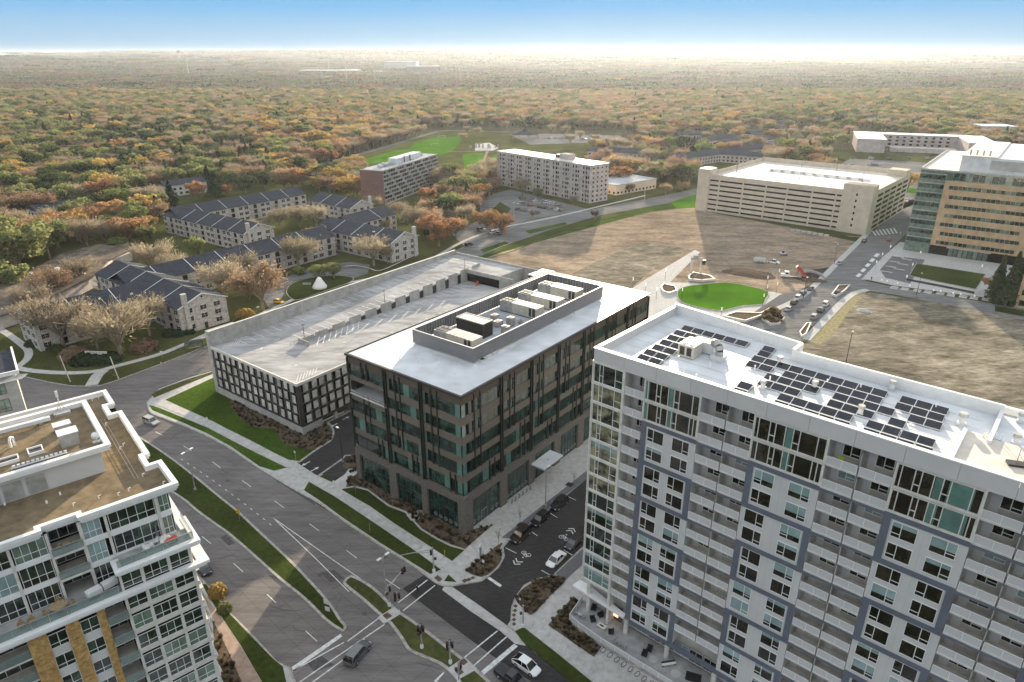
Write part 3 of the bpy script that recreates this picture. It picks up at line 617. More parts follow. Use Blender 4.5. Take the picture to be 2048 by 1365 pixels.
# roof membrane, rim
part('roof', MB().box(0.15, LA-0.15, 0.15, LB-0.15, 29.0, 29.62), M['roof_white'], OF)
rim = MB().box(-0.35,LA+0.1,-0.35,0.15,29.3,29.74).box(-0.35,0.15,0.15,LB,29.3,29.74).box(LA-0.15,LA+0.1,0.15,LB,29.3,29.74).box(-0.35,LA+0.1,LB,LB+0.3,29.3,29.74)
part('roof_edge', rim, M['bronze_dk'], OF)
FL = [(25.1,27.75),(21.1,23.5),(16.95,19.6),(12.9,15.6),(8.8,11.5)]
SP = [(27.75,29.3),(23.5,25.1),(19.6,21.1),(15.6,16.95),(11.5,12.9)]
baysA = [(0.0,11.2),(11.2,20.9),(20.9,30.6),(30.6,40.4),(40.4,50.2),(50.2,60.0),(60.0,70.7)]
baysB = [(0.0,10.0),(10.0,19.6),(19.6,30.6)]
def faceB(s0): return (0, s0)
for bi, (a, b) in enumerate(baysA):
    for k, (z0, z1) in enumerate(SP): boxo('spandrel_panel', a+0.01, b-0.01, -0.02, 0.34, z0, z1, 'spandrel' if k else 'bronze', OF)
    for k, (z0, z1) in enumerate(FL):
        n = 6; wd = (b-a-0.1)/n
        for j in range(n):
            gmx = 'g_off' if random.random() > 0.04 else 'g_teal'
            if bi == 0 and j == 0: gmx = 'g_teal'; 
            if gmx == 'g_teal' and not (bi == 0 and j == 0) and k < 2: gmx = 'g_off'
            pane_obj(OF, round(wd-0.09,2) if not (bi==0 and j==0) else 1.0, z1-z0, (a+0.05+j*wd+0.045, 0.12, z0), 0, gmx, 'window_pane')
for bi, (a, b) in enumerate(baysB):
    for k, (z0, z1) in enumerate(SP):
        if bi == 2 and k == 1: boxo('spandrel_panel', -0.02, 0.34, a+0.01, b-0.01, 24.1, 25.1, 'spandrel', OF)
        elif bi == 2 and k == 2: boxo('spandrel_panel', -0.02, 0.34, a+0.01, b-0.01, 19.6, 21.5, 'spandrel', OF)
        else: boxo('spandrel_panel', -0.02, 0.34, a+0.01, b-0.01, z0, z1, 'spandrel' if k else 'bronze', OF)
    for k, (z0, z1) in enumerate(FL):
        if bi == 2 and k == 1: continue
        n = 6; wd = (b-a-0.1)/n
        for j in range(n):
            gmx = 'g_off' if random.random() > 0.09 else 'g_teal'
            if (j == 0 and bi == 0) or (j == 5 and bi < 2 and random.random() < 0.8): gmx = 'g_teal'
            pane_obj(OF, (round(wd-0.09,2) if not (j == 0 and bi == 0) else 1.2) if gmx == 'g_off' or j < 5 else 0.8, z1-z0, (0.12, a+0.05+(j+1)*wd-0.045, z0), R(-90), gmx, 'window_pane')
# vertical fins
def fin(x, y, z0, z1, w=0.2, d=0.38): 
    boxo('fin', x-w/2, x+w/2, y-d, y, z0, z1, 'bronze_dk', OF)
for (a, b) in baysA[1:]:
    fin(a-0.3, 0.0, 8.2, 29.1); fin(a+0.3, 0.0, 8.2, 29.1)
fin(LA-0.2, 0, 0.2, 29.1)
for i, (a, b) in enumerate(baysA):
    for dx in (2.6 if i else 3.3, 4.1 if i else 5.0): fin(a+dx, 0, (12.9 if i % 2 == 0 else 16.95), 28.9, 0.15, 0.26)
    for dx in (2.2, 3.7): fin(b-dx, 0, 8.4, (12.9 if i % 2 == 0 else 16.95), 0.15, 0.26)
def finB(y, z0, z1, w=0.2, d=0.38): boxo('fin', -d, 0, y-w/2, y+w/2, z0, z1, 'bronze_dk', OF)
for y in (9.7,10.3,19.3,19.9,30.4): finB(y, 8.2, 29.1)
for y in (7.4,5.9,16.9,15.6): finB(y, 12.9, 28.9, 0.15, 0.26)
for y in (26.4,24.9): finB(y, 12.9, 21.3, 0.15, 0.26); finB(y, 25.1, 28.9, 0.15, 0.26)
for y in (1.9,3.2,11.9,13.2,21.7,23.0): finB(y, 8.4, 12.9, 0.15, 0.26)
# stone base: piers, lintel, storefronts
opA = [(2.0,10.4),(12.7,20.1),(22.1,29.5),(31.9,39.1),(41.6,49.0),(51.4,58.8),(61.2,69.0)]
opB = [(1.4,9.4),(11.0,18.1),(20.3,29.2)]
bs = MB(); bs.box(0.5, LA, 0.5, LB, 0.0, 8.35)
part('core_wall', bs, M['dark_void'], OF)
e = 0.0
boxo('lintel', -0.35, LA, -0.35, 0.5, 6.8, 8.4, 'stone', OF); boxo('lintel', -0.35, 0.5, 0.5, LB, 6.8, 8.4, 'stone', OF)
prev = -0.35
for a, b in opA+[(LA,LA)]:
    boxo('pier', prev, a, -0.35, 0.5, 0, 6.8, 'stone', OF); prev = b
prev = 0.5
for a, b in opB+[(LB,LB)]:
    boxo('pier', -0.35, 0.5, prev, a, 0, 6.8, 'stone', OF); prev = b
ringm = MB()
for k in range(18):
    a0, a1 = k*math.pi/9, (k+1)*math.pi/9
    for r0, r1 in ((0.36,0.46),(0.14,0.22)):
        ringm.face([(r0*math.cos(a0),0,r0*math.sin(a0)),(r1*math.cos(a0),0,r1*math.sin(a0)),(r1*math.cos(a1),0,r1*math.sin(a1)),(r0*math.cos(a1),0,r0*math.sin(a1))])
ringm = ringm.mesh('window_decal', M['galv'])
for i, (a, b) in enumerate(opA):
    window(OF, a, 0.1, 4.0, b-a, 2.7, cols=(0.167,0.333,0.5,0.667,0.833), rows=((),)*6, gm='g_off', fm='dark', name='transom_window')
    window(OF, a, 0.1, 0.25, b-a, 3.7, cols=(0.167,0.333,0.5,0.667,0.833), rows=((),)*6, gm='g_off', fm='dark', name='storefront_window')
    if i in (0,1,3):
        for j in range(6): 
            if not (i == 0 and 2 <= j <= 3): obj('window_decal', ringm, OF, (a+(b-a)*(j+0.5)/6, 0.03, 1.25))
for i, (a, b) in enumerate(opB):
    window(OF, 0.1, b, 4.0, b-a, 2.7, cols=(0.167,0.333,0.5,0.667,0.833), rows=((),)*6, gm='g_off', fm='dark', name='transom_window', rz=R(-90))
    window(OF, 0.1, b, 0.25, b-a, 3.7, cols=(0.167,0.333,0.5,0.667,0.833), rows=((),)*6, gm='g_off', fm='dark', name='storefront_window', rz=R(-90))
    if i == 0:
        for j in range(5): obj('window_decal', ringm, OF, (0.03, a+(b-a)*(j+0.75)/6, 1.25), R(-90))
d = part('door', MB().box(4.8,6.6,0.0,0.1,0.2,2.6), M['galv'], OF); pane_obj(d, 0.75, 2.2, (4.9,-0.01,0.3), 0, 'g_off'); pane_obj(d, 0.75, 2.2, (5.75,-0.01,0.3), 0, 'g_off')
cnp = part('entrance_canopy', MB().box(20.8,27.8,-3.7,-0.3,4.9,5.25), [M['roof_white']], OF)
part('canopy_drain', MB().cyl(24.3,-2.2,5.25,5.3,0.15), M['dark'], cnp)
# terrace at the left corner, upper floor
part('terrace_floor', MB().box(-0.3,6.5,19.7,30.3,20.9,21.15), M['roof_white'], OF)
part('terrace_coping', MB().box(-0.2,0.25,19.7,30.4,21.5,21.68), M['galv'], OF)
part('terrace_wall', MB().box(6.4,6.49,19.7,30.3,21.15,25.1), M['g_teal'], OF)
# back and far sides, plain bands
for k, (z0, z1) in enumerate(SP):
    boxo('spandrel_panel', 0.3, LA, LB-0.3, LB, z0, z1, 'spandrel', OF); boxo('spandrel_panel', LA-0.3, LA, 0.35, LB-0.3, z0, z1, 'spandrel', OF)
for k, (z0, z1) in enumerate(FL):
    part('window_band', MB().box(LA-0.3,LA-0.1,0.35,LB-0.3,z0,z1).box(0.3,LA-0.3,LB-0.3,LB-0.1,z0,z1), M['g_off'], OF)
part('far_wall', MB().box(LA,LA+0.2,0.5,LB,0,8.4).box(0,LA,LB,LB+0.2,0,8.4), M['stone'], OF)
# mechanical screen wall on the roof (standing metal fence round the plant)
SW = thing('roof_screen', 'mid grey metal screen wall enclosing the plant on the white office roof', 'screen wall', (O_[0],O_[1],0), GA)
SX0, SX1, SY0, SY1, SZ0, SZ1 = 11.6, 60.1, 7.1, 23.5, 29.75, 32.9
for (x0,x1,y0,y1) in ((SX0,SX1,SY0,SY0+0.12),(SX0,SX1,SY1-0.12,SY1),(SX0,SX0+0.12,SY0+0.12,SY1-0.12),(SX1-0.12,SX1,SY0+0.12,SY1-0.12)):
    part('panel', MB().box(x0,x1,y0,y1,SZ0+0.25,SZ1), M['screen'], SW)
cp = MB().box(SX0-0.03,SX1+0.03,SY0-0.03,SY0+0.2,SZ1,SZ1+0.06).box(SX0-0.03,SX1+0.03,SY1-0.2,SY1+0.03,SZ1,SZ1+0.06).box(SX0-0.03,SX0+0.2,SY0+0.2,SY1-0.2,SZ1,SZ1+0.06).box(SX1-0.2,SX1+0.03,SY0+0.2,SY1-0.2,SZ1,SZ1+0.06)
part('coping', cp, M['white_trim'], SW)
# ribs and braces inside the screen
postm = cmesh(('rib',), lambda: MB().box(-0.05,0.05,-0.12,0,0,2.9).mesh('rib', M['galv']))
brm = cmesh(('brace',), lambda: MB().tube((0,-0.1,0.1),(1.6,-0.1,2.8),0.05,0.05,4).mesh('brace', M['galv']))
x = SX0+0.6
while x < SX1-0.3: obj('rib', postm, SW, (x, SY1-0.12, SZ0+0.1)); x += 0.8
for k in range(14): obj('brace', brm, SW, (SX0+1.0+k*3.3, SY1-0.2, SZ0+0.1))
y = SY0+0.6
while y < SY1: obj('rib', postm, SW, (SX1-0.12, y, SZ0+0.1), R(-90)); y += 0.8
for k in range(4): obj('brace', brm, SW, (SX1-0.2, SY1-1.0-k*3.8, SZ0+0.1), R(-90))
# white supports under the screen
for x in (13.2,15.5,17.5,SX0+2,40,47): part('curb_flashing', MB().box(x,x+1.4,SY0-0.5,SY0+0.3,29.62,29.95), M['roof_white'], SW)
part('plant_floor', MB().box(SX0+0.2,SX1-0.2,SY0+0.2,SY1-0.2,29.62,29.8), M['roof_grey'], SW)
def rl(x, y, z): r = rot2((x, y), GA); return (O_[0]+r[0], O_[1]+r[1], z)
def air_handler(x0, x1, y0, y1, z0, z1, label):
    """long rooftop unit: condenser end with fans at high y, ribbed casing"""
    t = thing('air_handling_unit', label, 'rooftop unit', rl(x0, y0, z0), GA, 'air handling units inside the roof screen')
    W, D, Hh = x1-x0, y1-y0, z1-z0; ys = D*0.68
    part('casing', MB().box(0,W,0,ys,0.15,Hh), M['unit'], t); part('condenser_section', MB().box(0,W,ys+0.12,D,0.15,Hh-0.15), M['galv'], t)
    part('base_frame', MB().box(-0.05,W+0.05,0,D,0,0.14), M['dark'], t)
    rib = cmesh(('ahu_rib',round(W,1)), lambda: MB().box(0,W,-0.04,0.04,0,0.05).mesh('seam', M['galv']))
    n = int(ys/1.0)
    for k in range(1, n): obj('seam', rib, t, (0, k*ys/n, Hh))
    pn = cmesh(('ahu_seam',round(Hh,1)), lambda: MB().box(-0.03,0,-0.03,0.03,0,Hh-0.25).mesh('side_seam', M['galv']))
    for k in range(1, n+3): obj('side_seam', pn, t, (0, k*ys/n*0.99, 0.2))
    lv = cmesh(('louvre',), lambda: MB().box(-0.05,0,0,0.7,0,1.9).mesh('louvre', M['dark']))
    obj('louvre', lv, t, (0, 0.5, 0.45)); obj('louvre', lv, t, (0, 1.5, 0.45))
    fm = cmesh(('fan',), lambda: MB().cyl(0,0,0,0.18,0.42,0.42,12,0).mesh('fan', M['dark']))
    fr = cmesh(('fanring',), lambda: MB().tube((0,0,0),(0,0,0.14),0.5,0.5,12,0,False).mesh('fan_ring', M['unit']))
    for ix in range(2):
        for iy in range(3):
            f = obj('fan', fm, t, (W*(0.27+0.46*ix), ys+0.12+(D-ys)*(0.18+0.31*iy), Hh-0.15)); obj('fan_ring', fr, f, (0,0,0.05))
    return t
Z0, Z1 = 29.85, 32.45
air_handler(15.2,18.4,10.4,21.0,Z0,Z1,'long beige rooftop unit nearest the front corner of the roof screen')
air_handler(37.9,40.7,11.0,21.6,Z0,Z1,'beige rooftop unit third from the far end of the roof screen, beside the open floor')
air_handler(44.9,47.9,10.2,21.6,Z0,Z1,'beige rooftop unit second from the far end of the roof screen')
air_handler(53.4,56.6,10.5,21.8,Z0,Z1,'beige rooftop unit at the far end of the roof screen')
t = thing('penthouse_box', 'dark bronze lift housing with pale rust stained top inside the roof screen', 'roof housing', rl(22.1,13.4,Z0), GA)
part('wall', MB().box(0,3.2,0,7.4,0,3.2), M['bronze_dk'], t)
M['rusty'] = mat('rust_stained_top', (0.66,0.64,0.60), 0.7, 0.1, 0.25, col2=(0.45,0.27,0.13), detail=5)
part('roof', MB().box(0.15,3.05,0.15,7.25,3.2,3.26), M['rusty'], t); part('rim', MB().box(-0.08,3.28,-0.08,0.15,3.1,3.34).box(-0.08,3.28,7.25,7.48,3.1,3.34).box(-0.08,0.15,0.15,7.25,3.1,3.34).box(3.05,3.28,0.15,7.25,3.1,3.34), M['galv'], t)
def small_unit(x, y, w, d_, h, label, mm='galv', zb=Z0, frame=rl, rz=GA, grp='small rooftop equipment'):
    t = thing('condenser_unit', label, 'rooftop unit', frame(x, y, zb), rz, grp)
    part('casing', MB().box(0,w,0,d_,0.1,h), M[mm], t); part('fan', MB().cyl(w/2,d_/2,h,h+0.06,min(w,d_)*0.38), M['dark'], t)
    part('foot', MB().box(0.05,0.15,0,d_,0,0.1).box(w-0.15,w-0.05,0,d_,0,0.1), M['dark'], t)
for i, (x, y, ww, dd, hh, lb) in enumerate([(27.3,11.2,1.3,1.6,1.5,'grey condenser right behind the dark lift housing, lowest of the cluster'),(29.0,15.0,1.8,1.4,1.2,'wide grey condenser in the middle of the open plant floor'),(31.2,13.0,1.4,1.4,1.9,'tall grey cabinet in the open middle of the roof screen'),(28.5,18.3,1.2,1.2,1.1,'small grey fan unit near the rear ribs of the roof screen'),(31.0,17.5,1.6,1.3,1.5,'boxy grey fan unit left of the tall cabinet'),(33.8,12.2,0.9,0.9,0.7,'low grey vent box closest to the third beige unit'),(26.8,9.0,0.8,2.2,0.8,'low pipe cabinet against the front screen panel')]):
    small_unit(x, y, ww, dd, hh, lb)
pm = MB()
for (a, b) in (((20,9,Z0+.4),(33,9,Z0+.4)),((20,8.6,Z0+.6),(35,8.6,Z0+.6)),((27.5,9,Z0+.4),(27.5,12,Z0+.4)),((34,9,Z0+.5),(34,20,Z0+.5)),((24,8.9,Z0),(24,8.9,Z0+1.2))): pm.tube(a,b,0.09,0.09,5)
o = obj('pipe_run', pm.mesh('pipe_run', M['galv']), None, (O_[0],O_[1],0), GA, label='galvanised pipes running along the front panel inside the roof screen', category='pipe')
for i, (x, y) in enumerate([(7,12),(5.5,16),(4.5,20)]):
    px = MB().cyl(0,0,0,0.6,0.09,0.09,6).tube((0,0,0.6),(0.4,0,0.75),0.09,0.07,6)
    obj('vent_pipe', px.mesh('vent_pipe', M['white_trim']), None, rl(x,y,29.6), GA, label='short hooked white vent pipe on the sunlit front left of the office roof', category='vent pipe', group='vent pipes left of the roof screen')
stub = MB().cyl(0,0,0,0.35,0.12,0.08,6).mesh('roof_vent', M['white_trim'])
for i, (x, y) in enumerate([(3,4),(8,3),(10.5,5),(6,7),(14,4.5),(20,5.5),(26,4.6),(32,5.6),(38,4.8),(44,5.6),(50,5),(9.5,10),(9.6,14)]):
    obj('roof_vent', stub, None, rl(x,y,29.6), 0, label='tiny white vent stub on the shaded office roof', category='vent', group='vent stubs on the office roof')
# ================================================================ GARAGE BESIDE THE OFFICE
gO = (-50.29,143.23); gA = R(52.7)
def gl(x, y, z): r = rot2((x, y), gA); return (gO[0]+r[0], gO[1]+r[1], z)
GG = thing('parking_garage', 'concrete parking garage with dark mesh panels and white rooftop stalls left of the office', 'parking garage', (gO[0],gO[1],0), gA)
GL_, GW = 97.0, 36.5
part('base_wall', MB().box(0,6.0,0,GW,0,2.3).box(6.0,GL_,0.0,GW,0,2.3) if False else MB().box(0,6,0,GW,0,2.2).box(6,GL_,3,GW,0,2.2).box(15.5,GL_,0,3,0,2.2), M['garage_conc'], GG)
part('wall', MB().box(0.35,GL_-0.3,0.35,GW,2.2,13.4), M['dark_void'], GG)
part('ledge', MB().box(0.0,GL_,0.0,GW,2.25,2.5), M['dark'], GG)
part('entrance_column', MB().box(9.9,10.6,0.1,0.9,0,2.25), M['slab_white'], GG)
part('entrance_floor', MB().box(6,15.5,0.1,3,0,0.19), M['kerb'], GG)
part('barrier_rail', MB().box(6.1,9.8,0.4,0.6,0.9,1.1).box(10.8,12.8,0.3,0.5,0.8,0.95), M['white_trim'], GG)
# deck: flat part and the ramp that climbs along the left wall
dk = MB().box(0.0,GL_,0.0,GW,13.3,13.75)
part('deck', dk, M['deck'], GG)
rp = MB(); ry = 20.3
rp.face([(14,ry,13.78),(88,ry,17.4),(88,GW,17.4),(14,GW,13.78)]).face([(88,ry,17.4),(GL_,ry,17.4),(GL_,GW,17.4),(88,GW,17.4)]).face([(0,ry,13.775),(14,ry,13.78),(14,GW,13.78),(0,GW,13.775)])
rp.face([(GL_,6,17.4),(GL_,ry,17.4),(84,ry,17.4),(84,6,17.4)]); rp.face([(84,6,17.4),(84,ry,17.4),(84,ry,16.9),(84,6,16.9)]); rp.face([(14,ry,13.7),(88,ry,13.7),(88,ry,17.4)])
part('ramp_deck', rp, M['deck'], GG)
# tall left wall, coping
lw = MB(); n = 12
for k in range(n):
    x0, x1 = k*GL_/n, (k+1)*GL_/n; zt = 18.0+(x0/GL_)*1.0
    boxo('wall_panel', x0+0.02, x1-0.02, GW, GW+1.6 if k == 0 else GW+0.5, 0, zt, 'garage_conc', GG)
part('coping', MB().box(0,GL_,GW-0.05,GW+0.6,17.95,18.1) if False else MB().face([(0,GW-.05,18.02),(GL_,GW-.05,19.05),(GL_,GW+.55,19.05),(0,GW+.55,18.02)]), M['cream_trim'], GG)
boxo('wall_panel', GL_, GL_+0.5, 0, GW, 0, 18.2, 'garage_conc', GG); boxo('wall_panel', 15.5, GL_, -0.02, 0.33, 2.5, 14.4, 'garage_conc', GG)
part('rim', MB().box(-0.25,0.1,-0.25,GW,13.3,14.0).box(0.1,15.5,-0.25,0.1,13.3,14.0), M['cream_trim'], GG)
# front facade: dark mesh panels in staggered pattern with pale openings
opm = {}
def gopen(face, s, z, w, h):
    gmn = 'open_bay'
    me = cmesh(('gopen',face,w,h), lambda: (MB().box(-0.04,0.05,0,w,0,h) if face == 'B' else MB().box(0,w,-0.04,0.05,0,h)).mesh(gmn, M['garage_open']))
    obj('open_bay', me, GG, (0, s, z) if face == 'B' else (s, 0, z))
M['garage_open'] = mat('pale_mesh_screen', (0.55,0.53,0.50), 0.7, 0.2, 0.5, objrand=0.2, metal=0.2)
for r in range(4):
    z = 2.75+r*2.75+0.1
    for c in range(13):
        gopen('B', 1.2+c*2.7+(0.35 if (r+c) % 3 == 0 else 0), z+(0.2 if c % 2 else 0), 1.3, 2.0)
    for c in range(6):
        if r == 0 and c in (3,): pass
        gopen('A', 1.6+c*2.35+(0.25 if (r+c) % 3 == 1 else 0), z+(0.15 if c % 2 else 0), 1.35, 1.95)
for c in range(14):
    y0 = -0.1+c*2.7
    boxo('mesh_panel', -0.02, 0.1, max(0.3,y0-0.45), y0+0.75, 2.5, 13.3, 'charcoal', GG)
    if c < 13:
        boxo('frame_post', -0.1, -0.02, y0+1.05, y0+1.12, 2.5, 13.3, 'dark', GG)
for r in range(5):
    z = 2.5+r*2.75; boxo('mesh_band', 0.1, 0.2, 0, GW, z, z+0.32, 'charcoal', GG); boxo('mesh_band', 0, 15.5, 0.1, 0.2, z, z+0.32, 'charcoal', GG)
for c in range(7):
    x0 = 0.0+c*2.35; boxo('mesh_panel', max(0.02,x0), x0+1.0, -0.02, 0.1, 2.5, 13.3, 'charcoal', GG)
# the row of upright panels stepping up beside the ramp
for k in range(12):
    x0 = 21+k*6.0; zt = 13.75+(x0+3-14)/74*3.65+0.95
    boxo('upright_panel', x0, x0+4.2, ry-0.35, ry-0.1, 13.76, zt, 'garage_conc', GG)
    if k > 1: boxo('dark_grille', x0+4.3, x0+5.8, ry-0.3, ry-0.2, 13.76, zt-1.1, 'dark', GG)
boxo('end_wall', 15.8, 16.1, 16.3, 20.6, 13.76, 15.1, 'garage_conc', GG); boxo('end_wall', 16.1, 20.6, ry-0.3, ry-0.05, 13.76, 14.9, 'garage_conc', GG)
boxo('portal_beam', 83.8, 84.2, 0.4, 20.2, 16.7, 18.0, 'garage_conc', GG); boxo('portal_dark', 84.25, 84.5, 6.2, 20, 13.8, 16.7, 'dark_void', GG)
boxo('side_parapet', 84, GL_, 5.8, 6.1, 13.8, 18.0, 'garage_conc', GG)
# stall lines on the deck, each its own stripe
sl_ = cmesh(('stall',), lambda: MB().box(0,0.2,0,5.2,0,0.014).mesh('stall_line', M['paint']))
def rz_(x): return 13.785+max(0, min(1,(x-14)/74))*3.62
for k in range(32):
    x = 7+k*2.75
    o = obj('stall_line', sl_, GG, (x, 31.0, rz_(x))); 
    if x > 16: obj('stall_line', sl_, GG, (x, 20.8, rz_(x)))
for k in range(18):
    x = 33+k*2.75
    if x < 82: obj('stall_line', sl_, GG, (x, 14.8, 13.77)); obj('stall_line', sl_, GG, (x, 1.0, 13.77))
dl = cmesh(('diag',), lambda: MB().strip([(0,0),(4.5,4.6)],0.28,0,0.012).mesh('stripe', M['paint']))
for k in range(8): obj('stripe', dl, GG, (17.5+k*2.0, 15.0, 13.77))
dl2 = cmesh(('diag2',), lambda: MB().strip([(0,0),(2.6,2.6)],0.16,0,0.012).mesh('stripe', M['paint']))
for k in range(7): obj('stripe', dl2, GG, (0.8+k*0.9, 1.2, 13.77)); obj('stripe', dl2, GG, (0.8+k*0.8, 32.5, 13.79))
for (x,y,a) in ((7,25,0),(7,9,math.pi),(14,27,0),(24,11,math.pi)):
    m = MB().face([(-1.2,-.1,0),(0.2,-.1,0),(0.2,.1,0),(-1.2,.1,0)]).face([(0.2,-.4,0),(1.2,0,0),(0.2,.4,0)])
    obj('arrow', m.mesh('arrow', M['paint']), GG, (x,y,13.8), a)
def bench_rail(x, y, a, lb):
    t = thing('metal_railing', lb, 'railing', gl(x,y,13.8), gA+a, 'loose railings near the ramp foot')
    for q in (0,1.2,2.4): part('post', MB().box(q,q+0.05,0,0.05,0,1.0), M['galv'], t)
    part('rail', MB().box(0,2.45,0,0.05,1.0,1.06).box(0,2.45,0,0.05,0.5,0.54), M['galv'], t)
bench_rail(13,20,0,'grey metal railing on the garage deck at the far side of the low end wall'); bench_rail(14,15.6,R(20),'grey metal railing on the garage deck nearest the office roof edge')
def lampmast(x, y, h, lb, frame=gl, z=13.8, head=0.8, grp=None, mname='dark'):
    t = thing('lamp_post', lb, 'lamp post', frame(x,y,z), gA, grp)
    part('pole', MB().cyl(0,0,0,h,0.09,0.06,6), M[mname], t); part('lamp_head', MB().box(-head/2,head/2,-0.18,0.18,h,h+0.1), M[mname], t); part('base', MB().cyl(0,0,0,0.5,0.22,0.22,8), M['garage_conc'], t)
lampmast(17.6,20.2,4.6,'dark lamp post on the garage deck nearest the front mesh facade'); lampmast(48,21.5,4.2,'dark lamp post halfway along the garage roof panels',z=15.4); lampmast(83.6,20.5,5.2,'dark lamp post above the covered far end of the garage deck',z=16.2)
for x, y, lb in ((86,17,'orange barrier under the garage portal, left one'),(89,14,'orange barrier under the garage portal, right one')):
    t = thing('traffic_barrier', lb, 'barrier', gl(x-4,y-3,13.78), gA+0.3, 'orange plastic barriers'); 
    part('body', MB().box(0,1.7,0,0.45,0.1,1.0), M['orange'], t); part('foot', MB().box(0.1,0.3,-0.1,0.55,0,0.1).box(1.4,1.6,-0.1,0.55,0,0.1), M['dark'], t)
# stair block between garage and office
t = thing('stair_tower', 'small dark stair block behind the office roof at the garage corner', 'stair block', gl(92,-5,0), gA)
part('wall', MB().box(0,8,0,5,0,17.6), M['bronze_dk'], t); part('roof', MB().box(-0.1,8.1,-0.1,5.1,17.6,17.9), M['roof_white'], t)

# ================================================================ WHITE APARTMENT TOWER
TO = (11.49,86.98); tA = R(-41.0)
def tl(x, y, z): r = rot2((x, y), tA); return (TO[0]+r[0], TO[1]+r[1], z)
TW = thing('apartment_tower', 'white and slate blue apartment tower with balconies and solar panels on its roof', 'apartment tower', (TO[0],TO[1],0), tA)
K = 0.98
def zz(z): return H-K*(H-z)
FLZ = [zz(v) for v in (2.4,5.5,8.35,11.25,14.15,17.05,20.0,22.95,25.9,28.9,31.95,35.05,38.2,41.3,44.6)]   # slabs; last = under parapet
ZP = 47.5
S = lambda s: s*K
c0, c1, c2 = S(5.0), S(8.4), S(16.7)
cols = [('bal',S(5.0),S(8.4)),('win',S(8.4),S(16.6)),('bal2',S(16.6),S(23.7)),('win',S(23.7),S(32.4)),('bal2',S(32.4),S(39.5)),('win',S(39.5),S(47.7)),('bal2',S(47.7),S(55.0)),('win',S(55.0),S(63.5)),('bal2',S(63.5),S(70))]
END = S(70)
# core: full body set back 1.9 m everywhere behind balconies, flush blocks in the window columns
core = MB(); core.box(0.4, END, 1.9, 17.0, 0.6, ZP-1.85); core.box(0.4,S(21.5),17.0,19.5,0.6,ZP-1.85)
part('wall', core, M['panel_grey'], TW)
for kind, a, b in cols:
    if kind == 'win':
        part('wall_bay', MB().box(a, b, 0.0, 1.9, FLZ[0], FLZ[-1]), M['white'], TW)
# parapet band of white panels
x = 0.0
while x < END:
    x2 = min(END, x+4.9); boxo('parapet_panel', x+0.015, x2-0.015, -0.12, 0.45, FLZ[-1], ZP-0.12, 'white', TW); x = x2
part('parapet_cap', MB().box(-0.15,END,-0.15,0.5,ZP-0.12,ZP), M['white_trim'], TW)
sidew = MB().box(-0.12,0.4,0.5,22.6,FLZ[-1],ZP-0.12); part('parapet_side', sidew, M['white'], TW)
part('parapet_cap', MB().box(-0.15,0.45,0.5,22.8,ZP-0.12,ZP), M['white_trim'], TW)
bkp = MB(); bkp.hexa((-0.1,22.7),(21.3,19.6),(21.3,20.0),(-0.1,23.1),ZP-1.9,ZP+0.25); bkp.box(21.0,21.5,16.9,19.8,ZP-1.9,ZP+0.25); bkp.box(21.5,45.5,16.9,17.3,ZP-1.9,ZP); bkp.box(45.2,45.6,8,17,ZP-1.6,ZP-0.6)
part('parapet_back', bkp, M['white_trim'], TW)
part('roof', MB().prism([(0.3,0.3),(END,0.3),(END,17.2),(21.4,17.2),(21.4,19.7),(0.3,22.8)],ZP-1.8,ZP-1.35), M['roof_white'], TW)
part('rear_wall', MB().prism([(0.0,18),(21.3,16.5),(21.3,19.5),(0,22.6)],0.3,ZP-1.9), M['white'], TW)
part('rear_wing', MB().box(22,80,17.3,24.6,0.3,ZP-4.2), M['white'], TW)
part('rear_roof', MB().box(22.2,80,17.5,24.3,ZP-4.2,ZP-4.05), M['roof_grey'], TW); part('rear_parapet', MB().box(22,80,24.2,24.8,ZP-4.2,ZP-3.2).box(21.6,22.1,17.5,24.8,ZP-4.2,ZP-3.2), M['white_trim'], TW)
part('ledge', MB().box(23,80,18.6,19.4,ZP-4.1,ZP-3.4), M['roof_white'], TW)
# roof step with cream membrane at the near right
part('raised_roof', MB().box(43.2,END,0.3,9.5,ZP-1.35,ZP-1.0), M['roof_cream'] if 'roof_cream' in M else M['roof_white'], TW)
part('roof_kerb', MB().box(42.8,43.2,0.46,9.5,ZP-1.36,ZP-0.6), M['white_trim'], TW)
# roof seams, fine raised lines of the membrane
for k in range(9): boxo('roof_seam', 1.0, 21.0 if k > 6 else 44, 1.7+k*2.45, 1.76+k*2.45, ZP-1.35, ZP-1.335, 'roof_grey', TW)
# slabs at the glazed corner and the curtain wall there
def tslab(z, lb=None): 
    boxo('corner_slab', -0.18, c0+0.12, -0.18, 1.9, z-0.17, z+0.17, 'cream_trim', TW)
    boxo('corner_slab', -0.18, 0.5, 1.9, 19.0, z-0.17, z+0.17, 'cream_trim', TW)
for i, z in enumerate(FLZ[1:]): tslab(z)
part('corner_wall', MB().box(0.1,c0,0.1,1.9,FLZ[1],FLZ[-1]).box(0.1,0.5,1.9,19.0,FLZ[1],FLZ[-1]), M['dark_void'], TW)
part('corner_post', MB().box(c0-0.1,c0+0.3,-0.16,1.9,0.6,FLZ[-1]), M['cream_trim'], TW); part('corner_post', MB().box(-0.16,0.06,-0.16,0.06,FLZ[1],FLZ[-1]), M['cream_trim'], TW)
M['g_cur'] = glass('yellowish_curtain_glass', (0.26,0.25,0.15), rough=0.04, tint2=(0.02,0.02,0.014), objrand=0.2)
